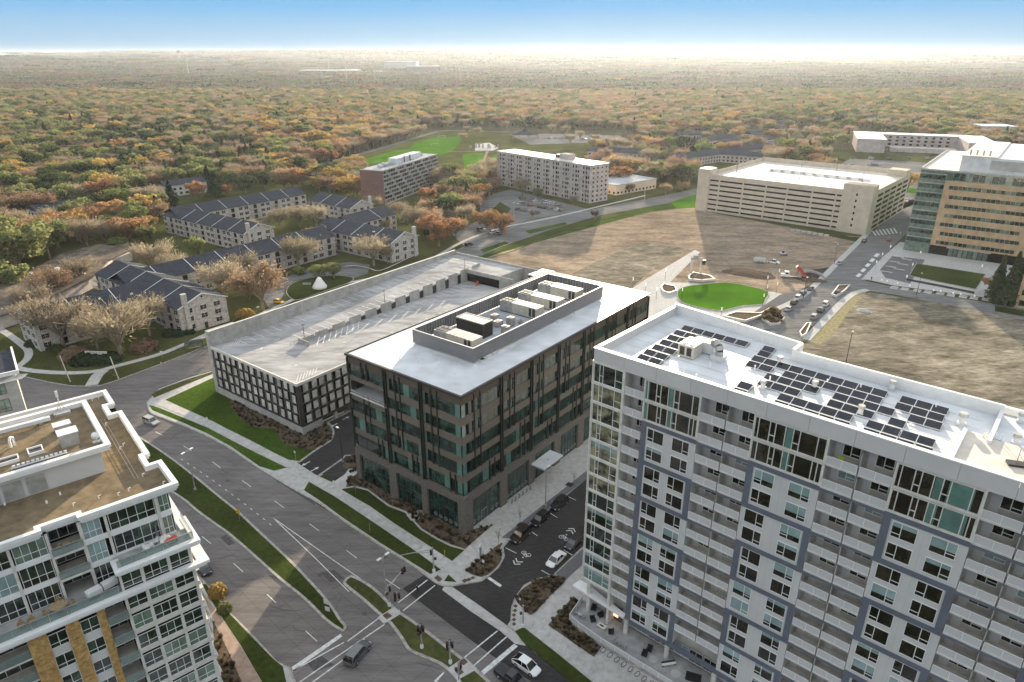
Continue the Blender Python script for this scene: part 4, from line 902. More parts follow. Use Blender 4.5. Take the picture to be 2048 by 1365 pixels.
for i in range(1, len(FLZ)-1):
    z0, z1 = FLZ[i]+0.17, FLZ[i+1]-0.17
    gmx = 'g_cur' if 7 <= i <= 12 else ('g_cond' if i > 1 else 'g_teal')
    window(TW, 0.06, 0.06, z0, c0-0.16, z1-z0, cols=(0.2,0.32,0.74), rows=((),(0.4,),(),(0.4,)), gm=gmx, fm='white_trim', blind=(0.3 if i in (1,2,5,9) else 0))
    for q in range(3):
        window(TW, 0.06, 6.2+q*6.0, z0, 5.9, z1-z0, cols=(0.25,0.5,0.75), rows=((0.35,),(),(0.35,),()), gm='g_cur' if 7 <= i <= 12 else 'g_cond', fm='white_trim', rz=R(-90))
part('side_wall', MB().box(0.0,0.4,18.2,22.6,0.6,FLZ[-1]), M['white'], TW)
# top two floors of the window columns are curtain glass; below, slate bands and white bays with windows
NP = len(FLZ)-1
def band(x0,x1,z0,z1): boxo('slate_band', x0, x1, -0.10, 0.0 , z0, z1, 'slate', TW)
top2 = (12, 13)   # floor indices between FLZ[12]-FLZ[13]-FLZ[14]
wcol = 0
for kind, a, b in cols:
    if kind == 'win':
        wcol += 1
        for fi in (12, 13):
            z0, z1 = FLZ[fi]+0.2, FLZ[fi+1]-0.15
            L = (b-a); 
            cc = (0.08,0.26,0.33,0.45,0.53,0.62,0.86,0.93) if fi == 12 else (0.06,0.22,0.30,0.44,0.55,0.64,0.88)
            o = window(TW, a+0.1, 0.0, z0, L-0.2, z1-z0, cols=cc, rows=((),()) + ((0.35,),)*1+((),)*2+((0.35,),)+((),)*3, gm='g_dark', fm='cream_trim', t=0.1, d=0.12, blind=0)
            pane_obj(o, L*0.10, z1-z0-0.3, (L*0.445,-0.06,0.15), 0, 'g_teal', 'teal_pane')
            if wcol == 1: pane_obj(o, L*0.07, z1-z0-0.3, (0.1,-0.06,0.15), 0, 'g_teal', 'teal_pane')
            if wcol == 3: pane_obj(o, L*0.28, z1-z0-0.3, (L*0.6,-0.06,0.15), 0, 'g_teal', 'teal_pane')
            boxo('floor_band', a, b, -0.14, 0, z0-0.2, z0, 'cream_trim', TW)
        boxo('mullion_post', a-0.05, a+0.12, -0.18, 0.0, FLZ[12], FLZ[14], 'cream_trim', TW); boxo('mullion_post', b-0.12, b+0.1, -0.18, 0.0, FLZ[12], FLZ[14], 'cream_trim', TW)
        for p in range(6):      # pairs of floors, from the top: floors 10-11, 8-9 ...
            f0 = 10-2*p; odd = (p+wcol) % 2
            zb = FLZ[f0+2]
            band(a, b, zb-0.68, zb)
            # vertical slate piece on alternating sides
            side_l = (wcol == 1) or ((p % 2 == 0) if wcol == 2 else (p % 2 == 1) if wcol == 3 else (p % 2 == 0))
            side_r = (p % 2 == 1)
            if wcol % 2 == 0: side_l, side_r = (p % 2 == 0), (p % 2 == 1)
            elif wcol > 1: side_l, side_r = (p % 2 == 0), (p % 2 == 1)
            zlo, zhi = FLZ[f0], zb-0.68
            if side_l: band(a, a+0.75, zlo, zhi)
            if side_r: band(b-0.75, b, zlo, zhi)
            W1 = 2.5; 
            xa = a+(0.95 if side_l else 0.55); xb = b-(0.95 if side_r else 0.85)-W1
            for fl in (0, 1):
                z0 = FLZ[f0+fl]+(0.45 if fl == 0 else 0.2); h = 2.0
                for xi, (x0, rev) in enumerate(((xa, p % 2 == 1), (xb, p % 2 == 0))):
                    r = random.random(); bl = 0.3 if r < 0.22 else (0.62 if r < 0.36 else 0); gmx = 'g_blind' if r > 0.93 and p > 2 else 'g_dark'
                    if rev: window(TW, x0, 0.0, z0, W1, h, cols=(0.62,), rows=((),(0.27,)), gm=gmx, blind=bl)
                    else: window(TW, x0, 0.0, z0, W1, h, cols=(0.38,), rows=((0.27,),()), gm=gmx, blind=bl)
        for xj in (a+(b-a)*0.5,): boxo('panel_joint', xj-0.012, xj+0.012, -0.012, 0.0, FLZ[0], FLZ[12]-0.7, 'panel_grey', TW)
# balconies
rail_i = 0
def balcony(x0, x1, i, big=True):
    """slab, frosted panel rail with white frame, side fin; recess wall gets a window and a door"""
    z = FLZ[i]; t = obj('balcony', cmesh(('bslab',round(x1-x0,2)), lambda: MB().box(0,x1-x0,-0.05,1.9,-0.2,0).mesh('balcony', M['cream_trim'])), TW, (x0, 0, z))
    w_ = x1-x0
    r = obj('railing', cmesh(('brail',round(w_,2)), lambda: MB().box(0.04,w_-0.04,-0.08,-0.02,1.02,1.09).box(0.04,w_-0.04,-0.08,-0.02,0.03,0.09).box(0.04,0.1,-0.08,-0.02,0.09,1.02).box(w_-0.1,w_-0.04,-0.08,-0.02,0.09,1.02).box(w_/2-0.03,w_/2+0.03,-0.08,-0.02,0.09,1.02).mesh('railing', M['white_trim'])), t)
    obj('infill_panel', cmesh(('binf',round(w_,2)), lambda: MB().box(0.1,w_-0.1,-0.055,-0.045,0.09,1.02).mesh('infill_panel', M['frost'])), t)
    ww = 1.9
    window(TW, x0+w_-ww-0.35 if w_ < 3.6 else x0+w_-ww-0.5, 1.9, z+0.75, ww, 1.5, cols=(0.47,), rows=((),(0.3,)), gm='g_dark' if random.random() > 0.15 else 'g_blind')
    boxo('balcony_door', x0+0.35, x0+1.2, 1.84, 1.9, z+0.02, z+2.2, 'white', TW)
    return t
for kind, a, b in cols:
    if kind == 'win' : continue
    for i in range(1, NP):
        if kind == 'bal': balcony(a+0.3, b, i)
        else:
            m_ = (a+b)/2; balcony(a+0.05, m_-0.06, i); balcony(m_+0.06, b-0.05, i)
            boxo('divider', m_-0.05, m_+0.05, 0.3, 1.9, FLZ[i], FLZ[i]+2.3, 'panel_grey', TW)
        if i % 2 == 0 and kind != 'bal': band(a, b, FLZ[i]-0.55, FLZ[i]-0.21) if i < 13 else None
    if kind == 'bal': band(b-0.02+0.02, b+0.6, FLZ[0], FLZ[12])
boxo('slate_column', S(8.4)-0.05, S(8.4)+0.7, -0.12, 0.0, FLZ[0], FLZ[12]-0.02, 'slate', TW)
boxo('slate_band', S(8.4)+0.7, S(70), -0.12, 0.3, FLZ[0]-0.75, FLZ[0]+0.02, 'slate', TW)
# ground floor: columns, canopy, terrace
for x in (1.0, 8.2, 15.4, 23.0, 31): part('column', MB().cyl(x,0.4,0.5,FLZ[0]-0.7 if x > 2 else FLZ[1]-0.2,0.38,0.38,14), M['cream_trim'], TW)
part('canopy', MB().prism([(-2.0,0.0),(8.1,-0.5),(8.1,0.3),(0.0,1.8),(-1.8,1.8)],FLZ[0]-0.1,FLZ[0]+0.25), M['white_trim'], TW)
for k in range(10): window(TW, 9.2+k*2.3, 1.75, 1.0, 2.1, 2.3, cols=(0.5,), rows=((),()), gm='g_dark' if k%3 else 'g_blind')
part('hearth_wall', MB().box(3.6,6.6,1.6,1.9,0.6,3.3), M['stone'], TW); part('fireplace', MB().box(4.2,6.0,1.5,1.6,1.3,1.8), M['lit_warm'] if 'lit_warm' in M else M['lit'], TW)
TE = thing('terrace', 'raised pale concrete terrace with glass rail at the foot of the apartment tower', 'terrace', (TO[0],TO[1],0), tA)
TP = [(-0.9,1.4),(-0.1,-3.2),(2.0,-3.7),(6.5,-4.0),(34,-3.7),(60,-3.7),(60,1.8),(-0.9,1.8)]
M['terr'] = mat('pale_terrace_concrete', (0.36,0.36,0.355), 0.8, 0.1, 0.6)
part('floor', MB().prism(TP,0.05,0.55), M['terr'], TE)
part('wall', MB().strip(TP[:6],0.25,0.1,0.7), M['kerb'], TE)
part('glass_rail', MB().strip(TP[:6],0.03,0.75,1.65), M['frost'], TE); part('top_rail', MB().strip(TP[:6],0.08,1.65,1.72), M['white_trim'], TE)
for k in range(5):
    a, b = TP[k], TP[k+1]; L = math.dist(a,b); n = max(1,int(L/2.3))
    for j in range(n): part('post', MB().box(a[0]+(b[0]-a[0])*j/n-0.04,a[0]+(b[0]-a[0])*j/n+0.04,a[1]+(b[1]-a[1])*j/n-0.04,a[1]+(b[1]-a[1])*j/n+0.04,0.6,1.68), M['white_trim'], TE)
# terrace furniture
def armchair(x, y, a, lb, mm='dark'):
    t = thing('lounge_chair', lb, 'chair', tl(x,y,0.55), tA+a, 'black cushioned chairs on the terrace')
    part('seat', MB().box(0,0.8,0,0.75,0.2,0.42), M[mm], t); part('backrest', MB().box(0,0.8,0.7,0.85,0.42,0.85), M[mm], t)
    for x_ in (0,0.7): part('armrest', MB().box(x_,x_+0.1,0.0,0.7,0.42,0.62), M[mm], t)
    for x_ in (0.04,0.68):
        for y_ in (0.04,0.65): part('leg', MB().box(x_,x_+0.07,y_,y_+0.07,0,0.2), M['dark'], t)
armchair(1.4,0.6,0.3,'black chair under the canopy, nearest the left column'); armchair(2.8,0.4,-0.5,'black chair under the canopy in front of the fireplace')
armchair(3.0,-1.6,0.9,'black chair at the left side of the pale fire table'); armchair(6.0,-1.2,-0.9,'black chair at the right side of the pale fire table')
armchair(12.6,-0.7,0.2,'upper black chair of the pair on the open terrace'); armchair(12.5,-2.0,0.2,'lower black chair of the pair on the open terrace')
t = thing('fire_table', 'pale rectangular fire table between two black chairs on the terrace', 'table', tl(4.1,-1.8,0.55), tA)
part('table_top', MB().box(0,1.5,0,0.9,0.45,0.55), M['cream_trim'], t); part('base', MB().box(0.1,1.4,0.1,0.8,0,0.45), M['panel_grey'], t); part('burner', MB().box(0.4,1.1,0.3,0.6,0.55,0.57), M['dark'], t)
for x, y, lb in ((14.2,-1.3,'round grey rug on the terrace beside the black chair pair'),(18.0,-1.4,'round grey rug on the terrace near the black sofa')):
    obj('round_rug', MB().cyl(0,0,0,0.03,0.75,0.75,20).mesh('round_rug', M['panel_grey']), None, tl(x,y,0.552), 0, label=lb, category='rug')
t = thing('garden_sofa', 'long black sofa on the terrace at the bottom edge of the photo', 'sofa', tl(19.6,-1.5,0.55), tA+0.35)
part('seat', MB().box(0,2.2,0,0.9,0.1,0.42), M['dark'], t); part('backrest', MB().box(0,2.2,0.8,1.0,0.42,0.85), M['dark'], t)
for x in (0,2.05): part('armrest', MB().box(x,x+0.15,0,0.8,0.42,0.65), M['dark'], t)
for x, y, lb in ((0.9,-1.7,'round bistro table with bent chairs at the left tip of the terrace'),(9.1,-2.5,'round bistro table by the glass rail beside the rugs')):
    t = thing('bistro_table', lb, 'table', tl(x,y,0.55), tA); part('table_top', MB().cyl(0,0,0.7,0.74,0.4,0.4,14), M['galv'], t); part('leg', MB().cyl(0,0,0,0.7,0.05,0.05,6), M['dark'], t)
    for q, l2 in ((-0.9,'left'),(0.8,'right')):
        c_ = thing('bistro_chair', f'{l2} thin grey chair at the '+('left tip' if x < 5 else 'rail side')+' bistro table', 'chair', tl(x+q,y,0.55), tA+(0 if q<0 else math.pi))
        part('seat', MB().box(-0.2,0.2,-0.2,0.2,0.43,0.47), M['galv'], c_); part('backrest', MB().box(-0.24,-0.2,-0.2,0.2,0.47,0.85), M['galv'], c_)
        for lx in (-0.18,0.15):
            for ly in (-0.18,0.15): part('leg', MB().box(lx,lx+0.03,ly,ly+0.03,0,0.43), M['galv'], c_)
t = thing('slatted_bench', 'long dark benches set slanted on the terrace between the rugs', 'bench', tl(16.0,-1.8,0.55), tA+0.9)
part('seat', MB().box(0,2.2,0,0.4,0.38,0.46), M['white_trim'], t); part('backrest', MB().box(0,2.2,0.38,0.46,0.46,0.8), M['dark'], t); part('leg', MB().box(0.1,0.2,0.05,0.35,0,0.38), M['dark'], t); part('leg', MB().box(2.0,2.1,0.05,0.35,0,0.38), M['dark'], t)
# furniture seen on the balconies
t = thing('balcony_chair', 'lime green chair on a top right balcony of the apartment tower', 'chair', tl(S(33.6),0.5,FLZ[13]+0.01), tA)
part('seat', MB().box(0,0.6,0,0.55,0.4,0.5), M['lime'], t); part('backrest', MB().box(0,0.6,-0.08,0.02,0.5,1.25), M['lime'], t)
for lx in (0.02,0.52):
    for ly in (0.02,0.46): part('leg', MB().box(lx,lx+0.06,ly,ly+0.06,0,0.4), M['lime'], t)
# ---- rooftop of the tower
ZRF = ZP-1.34
import itertools
SOL = [(2.0,[19.9+0.2,25.2,26.9,28.7,30.4,32.1,35.2,36.9,38.6,40.4]),(4.2,[19.9,25.0,26.7,28.4,30.1,31.8,35.1,36.8,38.6,40.2]),(6.5,[21.6,23.3,25.0,30.1,31.8,33.5,36.8]),(8.8,[21.5,23.2,24.9,26.5,30.0,31.7,33.4,35.1,38.3,40.0]),(11.0,[18.1,19.8,23.0,24.7,26.4,28.1,29.8,31.5,33.2,36.4,38.1,39.8]),(13.2,[17.9,19.6,21.3,23.0,24.7,26.4,28.1,29.8,31.5,33.2,36.4,38.1,39.8]),(15.4,[17.8]),(17.4,[17.6])]
SOL += [(1.5,[5.8,7.6]),(3.3,[5.8,7.6]),(5.4,[5.6,7.4]),(7.7,[5.6,7.4]),(10.0,[5.5,7.3]),(12.3,[5.4,7.1]),(14.7,[5.2,6.9]),(17.1,[5.2,6.9,8.6,10.3,12.0,13.8])]
pvf = MB().box(-0.8,0.8,-0.02,0.03,0.0,0.06)
def pv_panel():
    t = thing('solar_panel', 'tilted black solar panel', 'solar panel', (0,0,0), tA, 'solar panels on the tower roof')
    m = MB(); z0, z1, y0, y1 = 0.16, 0.52, -0.62, 0.62
    m.face([(-0.8,y0,z0),(0.8,y0,z0),(0.8,y1,z1),(-0.8,y1,z1)])
    part('cell_sheet', m, M['pv'], t)
    f = MB(); 
    for xa, xb in ((-0.84,-0.8),(0.8,0.84)): f.face([(xa,y0,z0+.01),(xb,y0,z0+.01),(xb,y1,z1+.01),(xa,y1,z1+.01)]).face([(xa,y0,z0-.05),(xa,y0,z0+.01),(xa,y1,z1+.01),(xa,y1,z1-.05)]).face([(xb,y0,z0+.01),(xb,y0,z0-.05),(xb,y1,z1-.05),(xb,y1,z1+.01)])
    f.box(-0.84,0.84,y0-0.05,y0,z0-0.06,z0+0.02).box(-0.84,0.84,y1,y1+0.05,z1-0.06,z1+0.02)
    part('frame', f, M['white_trim'], t)
    part('wind_plate', MB().face([(-0.82,y1+.06,z1-.02),(0.82,y1+.06,z1-.02),(0.82,y1+.42,0.03),(-0.82,y1+.42,0.03)]), M['white_trim'], t)
    part('ballast_rail', MB().box(-0.84,-0.76,y0,y1+0.4,0,0.07).box(0.76,0.84,y0,y1+0.4,0,0.07).box(-0.82,-0.78,y1,y1+0.04,0,z1).box(0.78,0.82,y1,y1+0.04,0,z1), M['galv'], t)
    return t
pv0 = pv_panel(); pvl = tree_list(pv0); first = True
zone = lambda s, t_: ('of the two-column array' if s < 9 and t_ < 16 else 'of the left array' if s < 15 else 'of the middle array' if t_ > 14 else 'of the right-hand block' if s > 34.2 else 'of the middle array')
ordi = ['first','second','third','fourth','fifth','sixth','seventh','eighth','ninth','tenth','eleventh','twelfth','thirteenth']
rown = {}
for ri, (tt, ss) in enumerate(SOL):
    for si, s in enumerate(ss):
        if s > 9: row = {2.0:'front row',4.2:'second row',6.5:'third row',8.8:'fourth row',11.0:'fifth row',13.2:'sixth row',15.4:'seventh row',17.4:'rearmost row',17.1:'rear row'}[tt]
        else: row = f'{ordi[SOL[8:].index((tt,ss))]} row from the parapet'
        lb = f'{ordi[si]} solar panel from the left, {row} {zone(s,tt)}'
        P = tl(s, tt, ZRF)
        if first: pv0.location = P; pv0['label'] = lb; first = False
        else: copy_tree(pvl, pv0, P, tA, lb)
def exhaust(x, y, lb, s=1.0):
    t = thing('exhaust_fan', lb, 'exhaust fan', tl(x,y,ZRF), tA, 'mushroom fans on the tower roof')
    part('curb', MB().box(-0.4*s,0.4*s,-0.4*s,0.4*s,0,0.3), M['roof_white'], t); part('stack', MB().cyl(0,0,0.3,1.0*s,0.3*s,0.3*s,12), M['white_trim'], t); part('cap', MB().cyl(0,0,1.0*s,1.4*s,0.48*s,0.42*s,14), M['galv'], t)
for i, (px, py) in enumerate([(1377,695),(1525,778),(1558,730),(1628,780),(1720,830),(1783,780),(1922,850),(2030,888),(2040,845)]):
    p = G(px, py, ZRF); q = rot2((p[0]-TO[0], p[1]-TO[1]), -tA)
    exhaust(q[0], q[1], ['white mushroom fan left of the big rooftop unit','white fan between the small two-panel stack and the middle array','white fan behind the rear strip of solar panels','white fan in the gap of the middle solar array','white fan at the front gap before the right solar block','white fan behind the right solar block','large white fan at the edge of the cream roof','nearer white fan at the right edge of the photo','farther white fan at the right edge of the photo'][i], 1.1 if i == 6 else 0.9)
t = thing('rooftop_unit', 'beige packaged rooftop unit with two dark side grilles left of the solar arrays', 'rooftop unit', tl(8.6,7.7,ZRF), tA)
part('casing', MB().box(0,2.4,0,2.6,0.1,1.9), M['unit'], t)
for x in (0.3,1.35): part('grille', MB().box(x,x+0.7,-0.04,0,0.4,1.6), M['dark'], t)
for x in (0.65,1.75): part('fan', MB().cyl(x,0.8,1.9,1.98,0.42), M['dark'], t)
t = thing('heat_recovery_unit', 'white boxy ventilation unit behind the beige rooftop unit', 'rooftop unit', tl(9.3,10.8,ZRF), tA)
part('casing', MB().box(0,3.0,0,1.6,0.1,1.7).box(-1.2,0,0,1.4,0.1,1.4), M['roof_white'], t); part('hood', MB().box(0.4,1.2,-0.5,0,0.8,1.5), M['unit'], t)
t = thing('duct', 'big shiny bent air duct beside the white ventilation unit', 'air duct', tl(13.6,10.2,ZRF), tA)
m = MB(); pts = [(0,0,0.3),(0,0,1.3),(-0.3,0.2,1.8),(-0.9,0.6,2.0),(-1.4,1.0,1.8)]
for a, b in zip(pts, pts[1:]): m.tube(a,b,0.55,0.55,14)
part('elbow', m, M['steel'], t); part('curb', MB().box(-0.9,0.8,-0.8,0.8,0,0.7), M['roof_white'], t)
vp = MB().cyl(0,0,0,0.8,0.09,0.09,8).mesh('vent_pipe', M['white_trim'])
for i, (px, py) in enumerate([(1352,742),(1368,748),(1392,760),(1420,737),(1440,700),(1450,752),(1509,742),(1539,764),(1653,770),(1720,780),(1500,690),(1870,820),(1965,880)]):
    p = G(px, py, ZRF); obj('vent_pipe', vp, None, (p[0],p[1],ZRF), 0, label='slim upright white vent pipe on the tower roof', category='vent pipe', group='vent pipes on the tower roof')
t = thing('antenna_mount', 'black ballasted antenna mast on the cream roof at the right edge', 'antenna', tl(48.2,5.0,ZP-1.0), tA+0.4)
part('ballast_frame', MB().box(-0.8,0.8,-0.5,0.5,0,0.25), M['dark'], t); part('mast', MB().cyl(0,0,0.25,1.9,0.04,0.04,6), M['steel'], t); part('brace', MB().tube((0,0,1.3),(0.8,-0.4,0.2),0.03,0.03,5), M['steel'], t)
t = thing('pipe_rack', 'small rack of upright pipes at the back of the cream roof', 'pipe rack', tl(44.8,9.6,ZRF), tA)
part('frame', MB().box(0,1.6,0,0.1,0.1,0.3), M['dark'], t)
for x in (0.1,0.5,1.0,1.5): part('pipe', MB().cyl(x,0.05,0,1.1,0.05,0.05,6), M['white_trim'], t)
# ================================================================ CONDOMINIUM AT THE LOWER LEFT
CO = (-37.97,65.55); cA = R(220)
def cl(x, y, z): r = rot2((x, y), cA); return (CO[0]+r[0], CO[1]+r[1], z)
CN = thing('condominium_block', 'stepped white condominium with glass grids, ochre brick and tan gravel roof at the lower left', 'condominium', (CO[0],CO[1],0), cA)
OUT = math.pi   # windows face +y in this frame
def cwin(x0, x1, y, z0, z1, cols, rows, gm=None, parent=None, **kw):
    g = gm or random.choice(['g_cond']*6+['g_green','g_blind'] )
    return window(parent or CN, x1, y, z0, x1-x0, z1-z0, cols=cols, rows=rows, gm=g, fm='white_trim', rz=OUT, t=0.055, d=0.08, **kw)
XE = 30.0
c = MB(); c.box(1.2,10,-31.0,-0.75,30.0,39.2).box(10,13.0,-31.0,-3.0,30.0,39.2).box(13.0,XE,-31.0,-0.75,30.0,39.2)
part('wall', c, M['dark_void'], CN)
c = MB(); c.box(0.7,8.1,-30.5,2.15,0,30.0).box(8.1,10.2,-30.5,-0.2,0,30).box(10.2,17.3,-30.5,2.0,0,29.6).box(17.3,XE,-30.5,-0.2,0,30)
part('lower_wall', c, M['dark_void'], CN)
part('terrace_floor', MB().box(0.2,8.0,-0.75,2.2,33.0,33.3).box(7.9,XE,-3.0,2.2,30.15,30.4).box(0.7,8.1,-30,2.1,32.6,33.0), M['terr'], CN)
part('step_wall', MB().box(0.75,8.0,-0.8,2.05,30.0,32.9), M['dark_void'], CN)
# roof outline with its notches
RO = [(0,0),(10.1,0),(10.1,-0.75),(13.3,-0.75),(13.3,0.0),(XE,0),(XE,-31.5),(1.1,-31.5),(1.1,-26),(2.1,-26),(2.1,-23.1),(0.85,-23.1),(0.85,-8.8),(1.5,-8.8),(1.5,-6.4),(0.15,-6.4)]
part('roof', MB().prism(inset(RO,0.4), 39.0, 39.36), M['roof_tan'], CN)
def cornice(P, z0, z1, wd, closed=True, name='cornice'):
    m = MB(); Q = inset(P, wd); n = len(P)
    for k in range(n if closed else n-1):
        a, b, c_, d_ = P[k], P[(k+1)%n], Q[(k+1)%n], Q[k]; m.hexa(a, b, c_, d_, z0, z1)
    return part(name, m, M['white_trim'], CN)
cornice(RO, 39.55, 40.0, 0.55); cornice(inset(RO,0.15), 39.2, 39.56, 0.45); cornice(inset(RO,0.3), 38.95, 39.21, 0.4, name='parapet_wall')
T1 = [(-0.45,2.75),(8.4,2.75),(8.4,0.2),(7.6,0.2),(7.6,2.0),(0.3,2.0),(0.3,-3.0),(-0.45,-3.0)]
part('terrace_cornice', MB().prism(T1,33.05,33.45), M['white_trim'], CN); part('terrace_cornice', MB().prism([(-0.25,2.55),(8.2,2.55),(8.2,0.3),(-0.25,0.3)],32.75,33.06), M['white_trim'], CN)
T2 = [(-0.9,3.0),(XE,3.0),(XE,2.15),(0.3,2.15),(0.3,-30),(-0.9,-30)]
part('terrace_cornice', MB().prism(T2,30.15,30.5), M['white_trim'], CN); part('terrace_cornice', MB().prism([(-0.6,2.75),(XE,2.75),(XE,2.16),(0.35,2.16),(0.35,-29),(-0.6,-29)],29.75,30.16), M['white_trim'], CN)
# glass rails
part('glass_rail', MB().box(0.1,8.0,2.05,2.08,33.5,34.4), M['rail_glass'], CN); part('rail', MB().box(0.1,8.0,2.04,2.1,34.4,34.46), M['galv'], CN)
part('glass_rail', MB().box(0.06,0.09,-2.9,2.05,33.5,34.4), M['rail_glass'], CN); part('rail', MB().box(0.05,0.11,-2.9,2.05,34.4,34.46), M['galv'], CN)
part('glass_rail', MB().box(8.4,XE,2.3,2.33,30.55,31.5), M['rail_glass'], CN); part('rail', MB().box(8.4,XE,2.29,2.35,31.5,31.56), M['galv'], CN)
for x in [0.1+1.6*k for k in range(5)]: part('rail_post', MB().box(x,x+0.05,2.03,2.1,33.45,34.4), M['galv'], CN)
for x in [8.5+1.6*k for k in range(14)]: part('rail_post', MB().box(x,x+0.05,2.28,2.36,30.5,31.5), M['galv'], CN)
# upper facade: glass grids of five panes over a transom, floor bands
R2 = ((0.33,),)
for fi, (z0, z1) in enumerate(((36.6,38.95),(33.4,35.9))):
    cwin(2.8, 7.4, -0.7, z0, z1, (0.2,0.4,0.6,0.8), ((0.36,),)*5)
    cwin(1.35, 2.4, -0.7, z0, z1, (0.5,), ((0.36,),(0.36,)), gm='g_green')
for fi, (z0, z1) in enumerate(((36.6,38.95),(33.5,36.0),(30.5,32.9))):
    cwin(8.2, 10.0, -0.7, z0, z1, (0.34,0.67), ((0.36,),)*3)
    x = 13.3
    for wv in (3.2, 3.6, 3.6, 3.6, 2.4): 
        cwin(x, x+wv-0.35, -0.7, z0, z1, (0.25,0.5,0.75), ((0.36,),)*4); x += wv
    cwin(10.2, 12.9, -2.95, z0, z1, (0.33,0.67), ((),)*3)
    if fi: boxo('floor_band', 1.2, 30, -0.75, -0.55, z1, z1+0.65, 'white_trim', CN) if fi == 2 else boxo('floor_band', 8.0, 30, -0.75, -0.55, z1, z1+0.6, 'white_trim', CN)
boxo('floor_band', 1.2, 8.0, -0.75, -0.55, 35.95, 36.6, 'white_trim', CN)
for x in (7.55,10.0,12.95,16.3,19.9,23.5,27.1,2.45): boxo('pilaster', x, x+0.28, -0.8, -0.5, 30.4 if x > 7 else 33.3, 39.0, 'cream_trim', CN)
for z in (33.2,36.25):
    b_ = boxo('balcony', 10.1, 13.1, -3.0, -0.1, z-0.25, z, 'cream_trim', CN)
    boxo('balcony_rail', 10.15, 13.05, -0.15, -0.12, z+0.05, z+1.0, 'rail_glass', CN); boxo('rail', 10.15, 13.05, -0.17, -0.1, z+1.0, z+1.06, 'galv', CN)
# side face towards the road
for zi, z in enumerate([36.6,33.5]): window(CN, 1.2, -0.9, z, 2.4, 2.4, cols=(0.33,0.67), rows=((0.36,),)*3, gm='g_cond', rz=R(-90), t=0.07, d=0.09)
ys = [2.0-0.1-k*3.1 for k in range(10)]
FZ = [27.2-2.95*k for k in range(10)]
for zi, z in enumerate([30.5+0.05]+FZ):
    for y in ys[:8]:
        window(CN, 0.7, y, z+0.55 if zi else 30.6, 2.7, 2.2 if zi else 2.1, cols=(0.5,), rows=((0.33,),(0.33,)), gm='g_cond' if random.random()>0.2 else 'g_blue', rz=R(-90), t=0.08, d=0.12, split=(y>-6))
# corner bay chamfer
for z in FZ: boxo('bay_band', 0.45, 0.95, -30, 2.35, z-0.05, z+0.5, 'cream_trim', CN)
# lower right glass bays: three bays per floor
bx = [(0.95,3.0,2),(3.25,5.75,3),(6.0,7.95,2)]
for zi, z in enumerate(FZ):
    zt = z+0.5; h = 2.05 if zi else 2.0
    for bi, (a, b, n) in enumerate(bx):
        r = random.random(); gm_ = 'g_blue' if r < 0.12 else ('g_green' if r < 0.28 else 'g_cond')
        cwin(a, b, 2.2, z+0.62, z+0.62+1.95, tuple((k+1)/n for k in range(n-1)), ((0.35,),)*n, gm=gm_)
    boxo('floor_band', 0.8, 8.1, 2.16, 2.33, z-0.0, z+0.6, 'cream_trim', CN)
for x in (0.7,3.0,5.75,7.95): boxo('pilaster', x, x+0.25, 2.18, 2.42, 0, 29.75, 'cream_trim', CN)
for (a, b, n) in bx: cwin(a, b, 2.1, 30.75, 32.7, tuple((k+1)/n for k in range(n-1)), ((0.35,),)*n)
for x in (0.7,3.0,5.75,7.9): boxo('pilaster', x, x+0.25, 2.08, 2.28, 30.5, 32.8, 'cream_trim', CN)
# balcony stack with tinted rails
for zi, z in enumerate(FZ):
    cwin(8.25, 10.1, -0.15, z+0.1, z+2.3, (0.5,), ((),()))
    boxo('balcony', 8.2, 10.2, -0.2, 2.7, z-0.12, z+0.05, 'cream_trim', CN)
    boxo('balcony_rail', 8.15, 10.15, 2.72, 2.75, z+0.0, z+1.05, 'rail_glass', CN); boxo('rail', 8.15, 10.15, 2.7, 2.78, z+1.05, z+1.1, 'galv', CN)
# ochre brick piers with windows and white spandrels
for (a, b) in ((10.2,10.95),(12.65,13.9),(15.6,17.3),(22.5,24.0)):
    nrow = 26
    boxo('brick_pier', a, b, 1.95, 2.45, 0, 29.75, 'brick_tan', CN)
    for k in range(36): 
        z = 8.0+k*0.6; boxo('stone_course', a+0.02 if k%2 else a+0.3, b-0.02 if k%2 else b-0.25, 2.45, 2.47+0.02*(k%3), z, z+0.28, 'brick_tan', CN)
for (a, b) in ((10.95,12.65),(13.9,15.6)):
    for zi, z in enumerate(FZ):
        cwin(a, b, 2.15, z+0.1-0.2, z+1.75-0.2+0.2, (0.5,), ((0.3,),(0.3,)), gm='g_cond')
        boxo('spandrel', a, b, 2.0, 2.2, z-1.2, z-0.12, 'white', CN)
for zi, z in enumerate(FZ):
    for (a, b) in ((17.3,22.5),(24,30)):
        cwin(a+0.1, b-0.1, -0.15, z, z+2.3, (0.25,0.5,0.75), ((),)*4)
        boxo('balcony', a, b, -0.2, 2.3, z-0.2, z, 'cream_trim', CN); boxo('balcony_rail', a+0.05, b-0.05, 2.25, 2.28, z, z+1.1, 'rail_glass', CN)
# side projecting balconies towards the road
for z in FZ:
    boxo('balcony', -0.9, 0.7, -7.0, -4.0, z, z+0.15, 'cream_trim', CN)
    part('side_rail', MB().box(-0.9,-0.86,-7,-4,z+1.05,z+1.12).box(-0.9,-0.86,-4.05,-4,z+.15,z+1.1).box(-0.9,-0.86,-7,-6.95,z+.15,z+1.1).box(-0.9,-0.86,-5.5,-5.45,z+.15,z+1.1), M['dark'], CN)
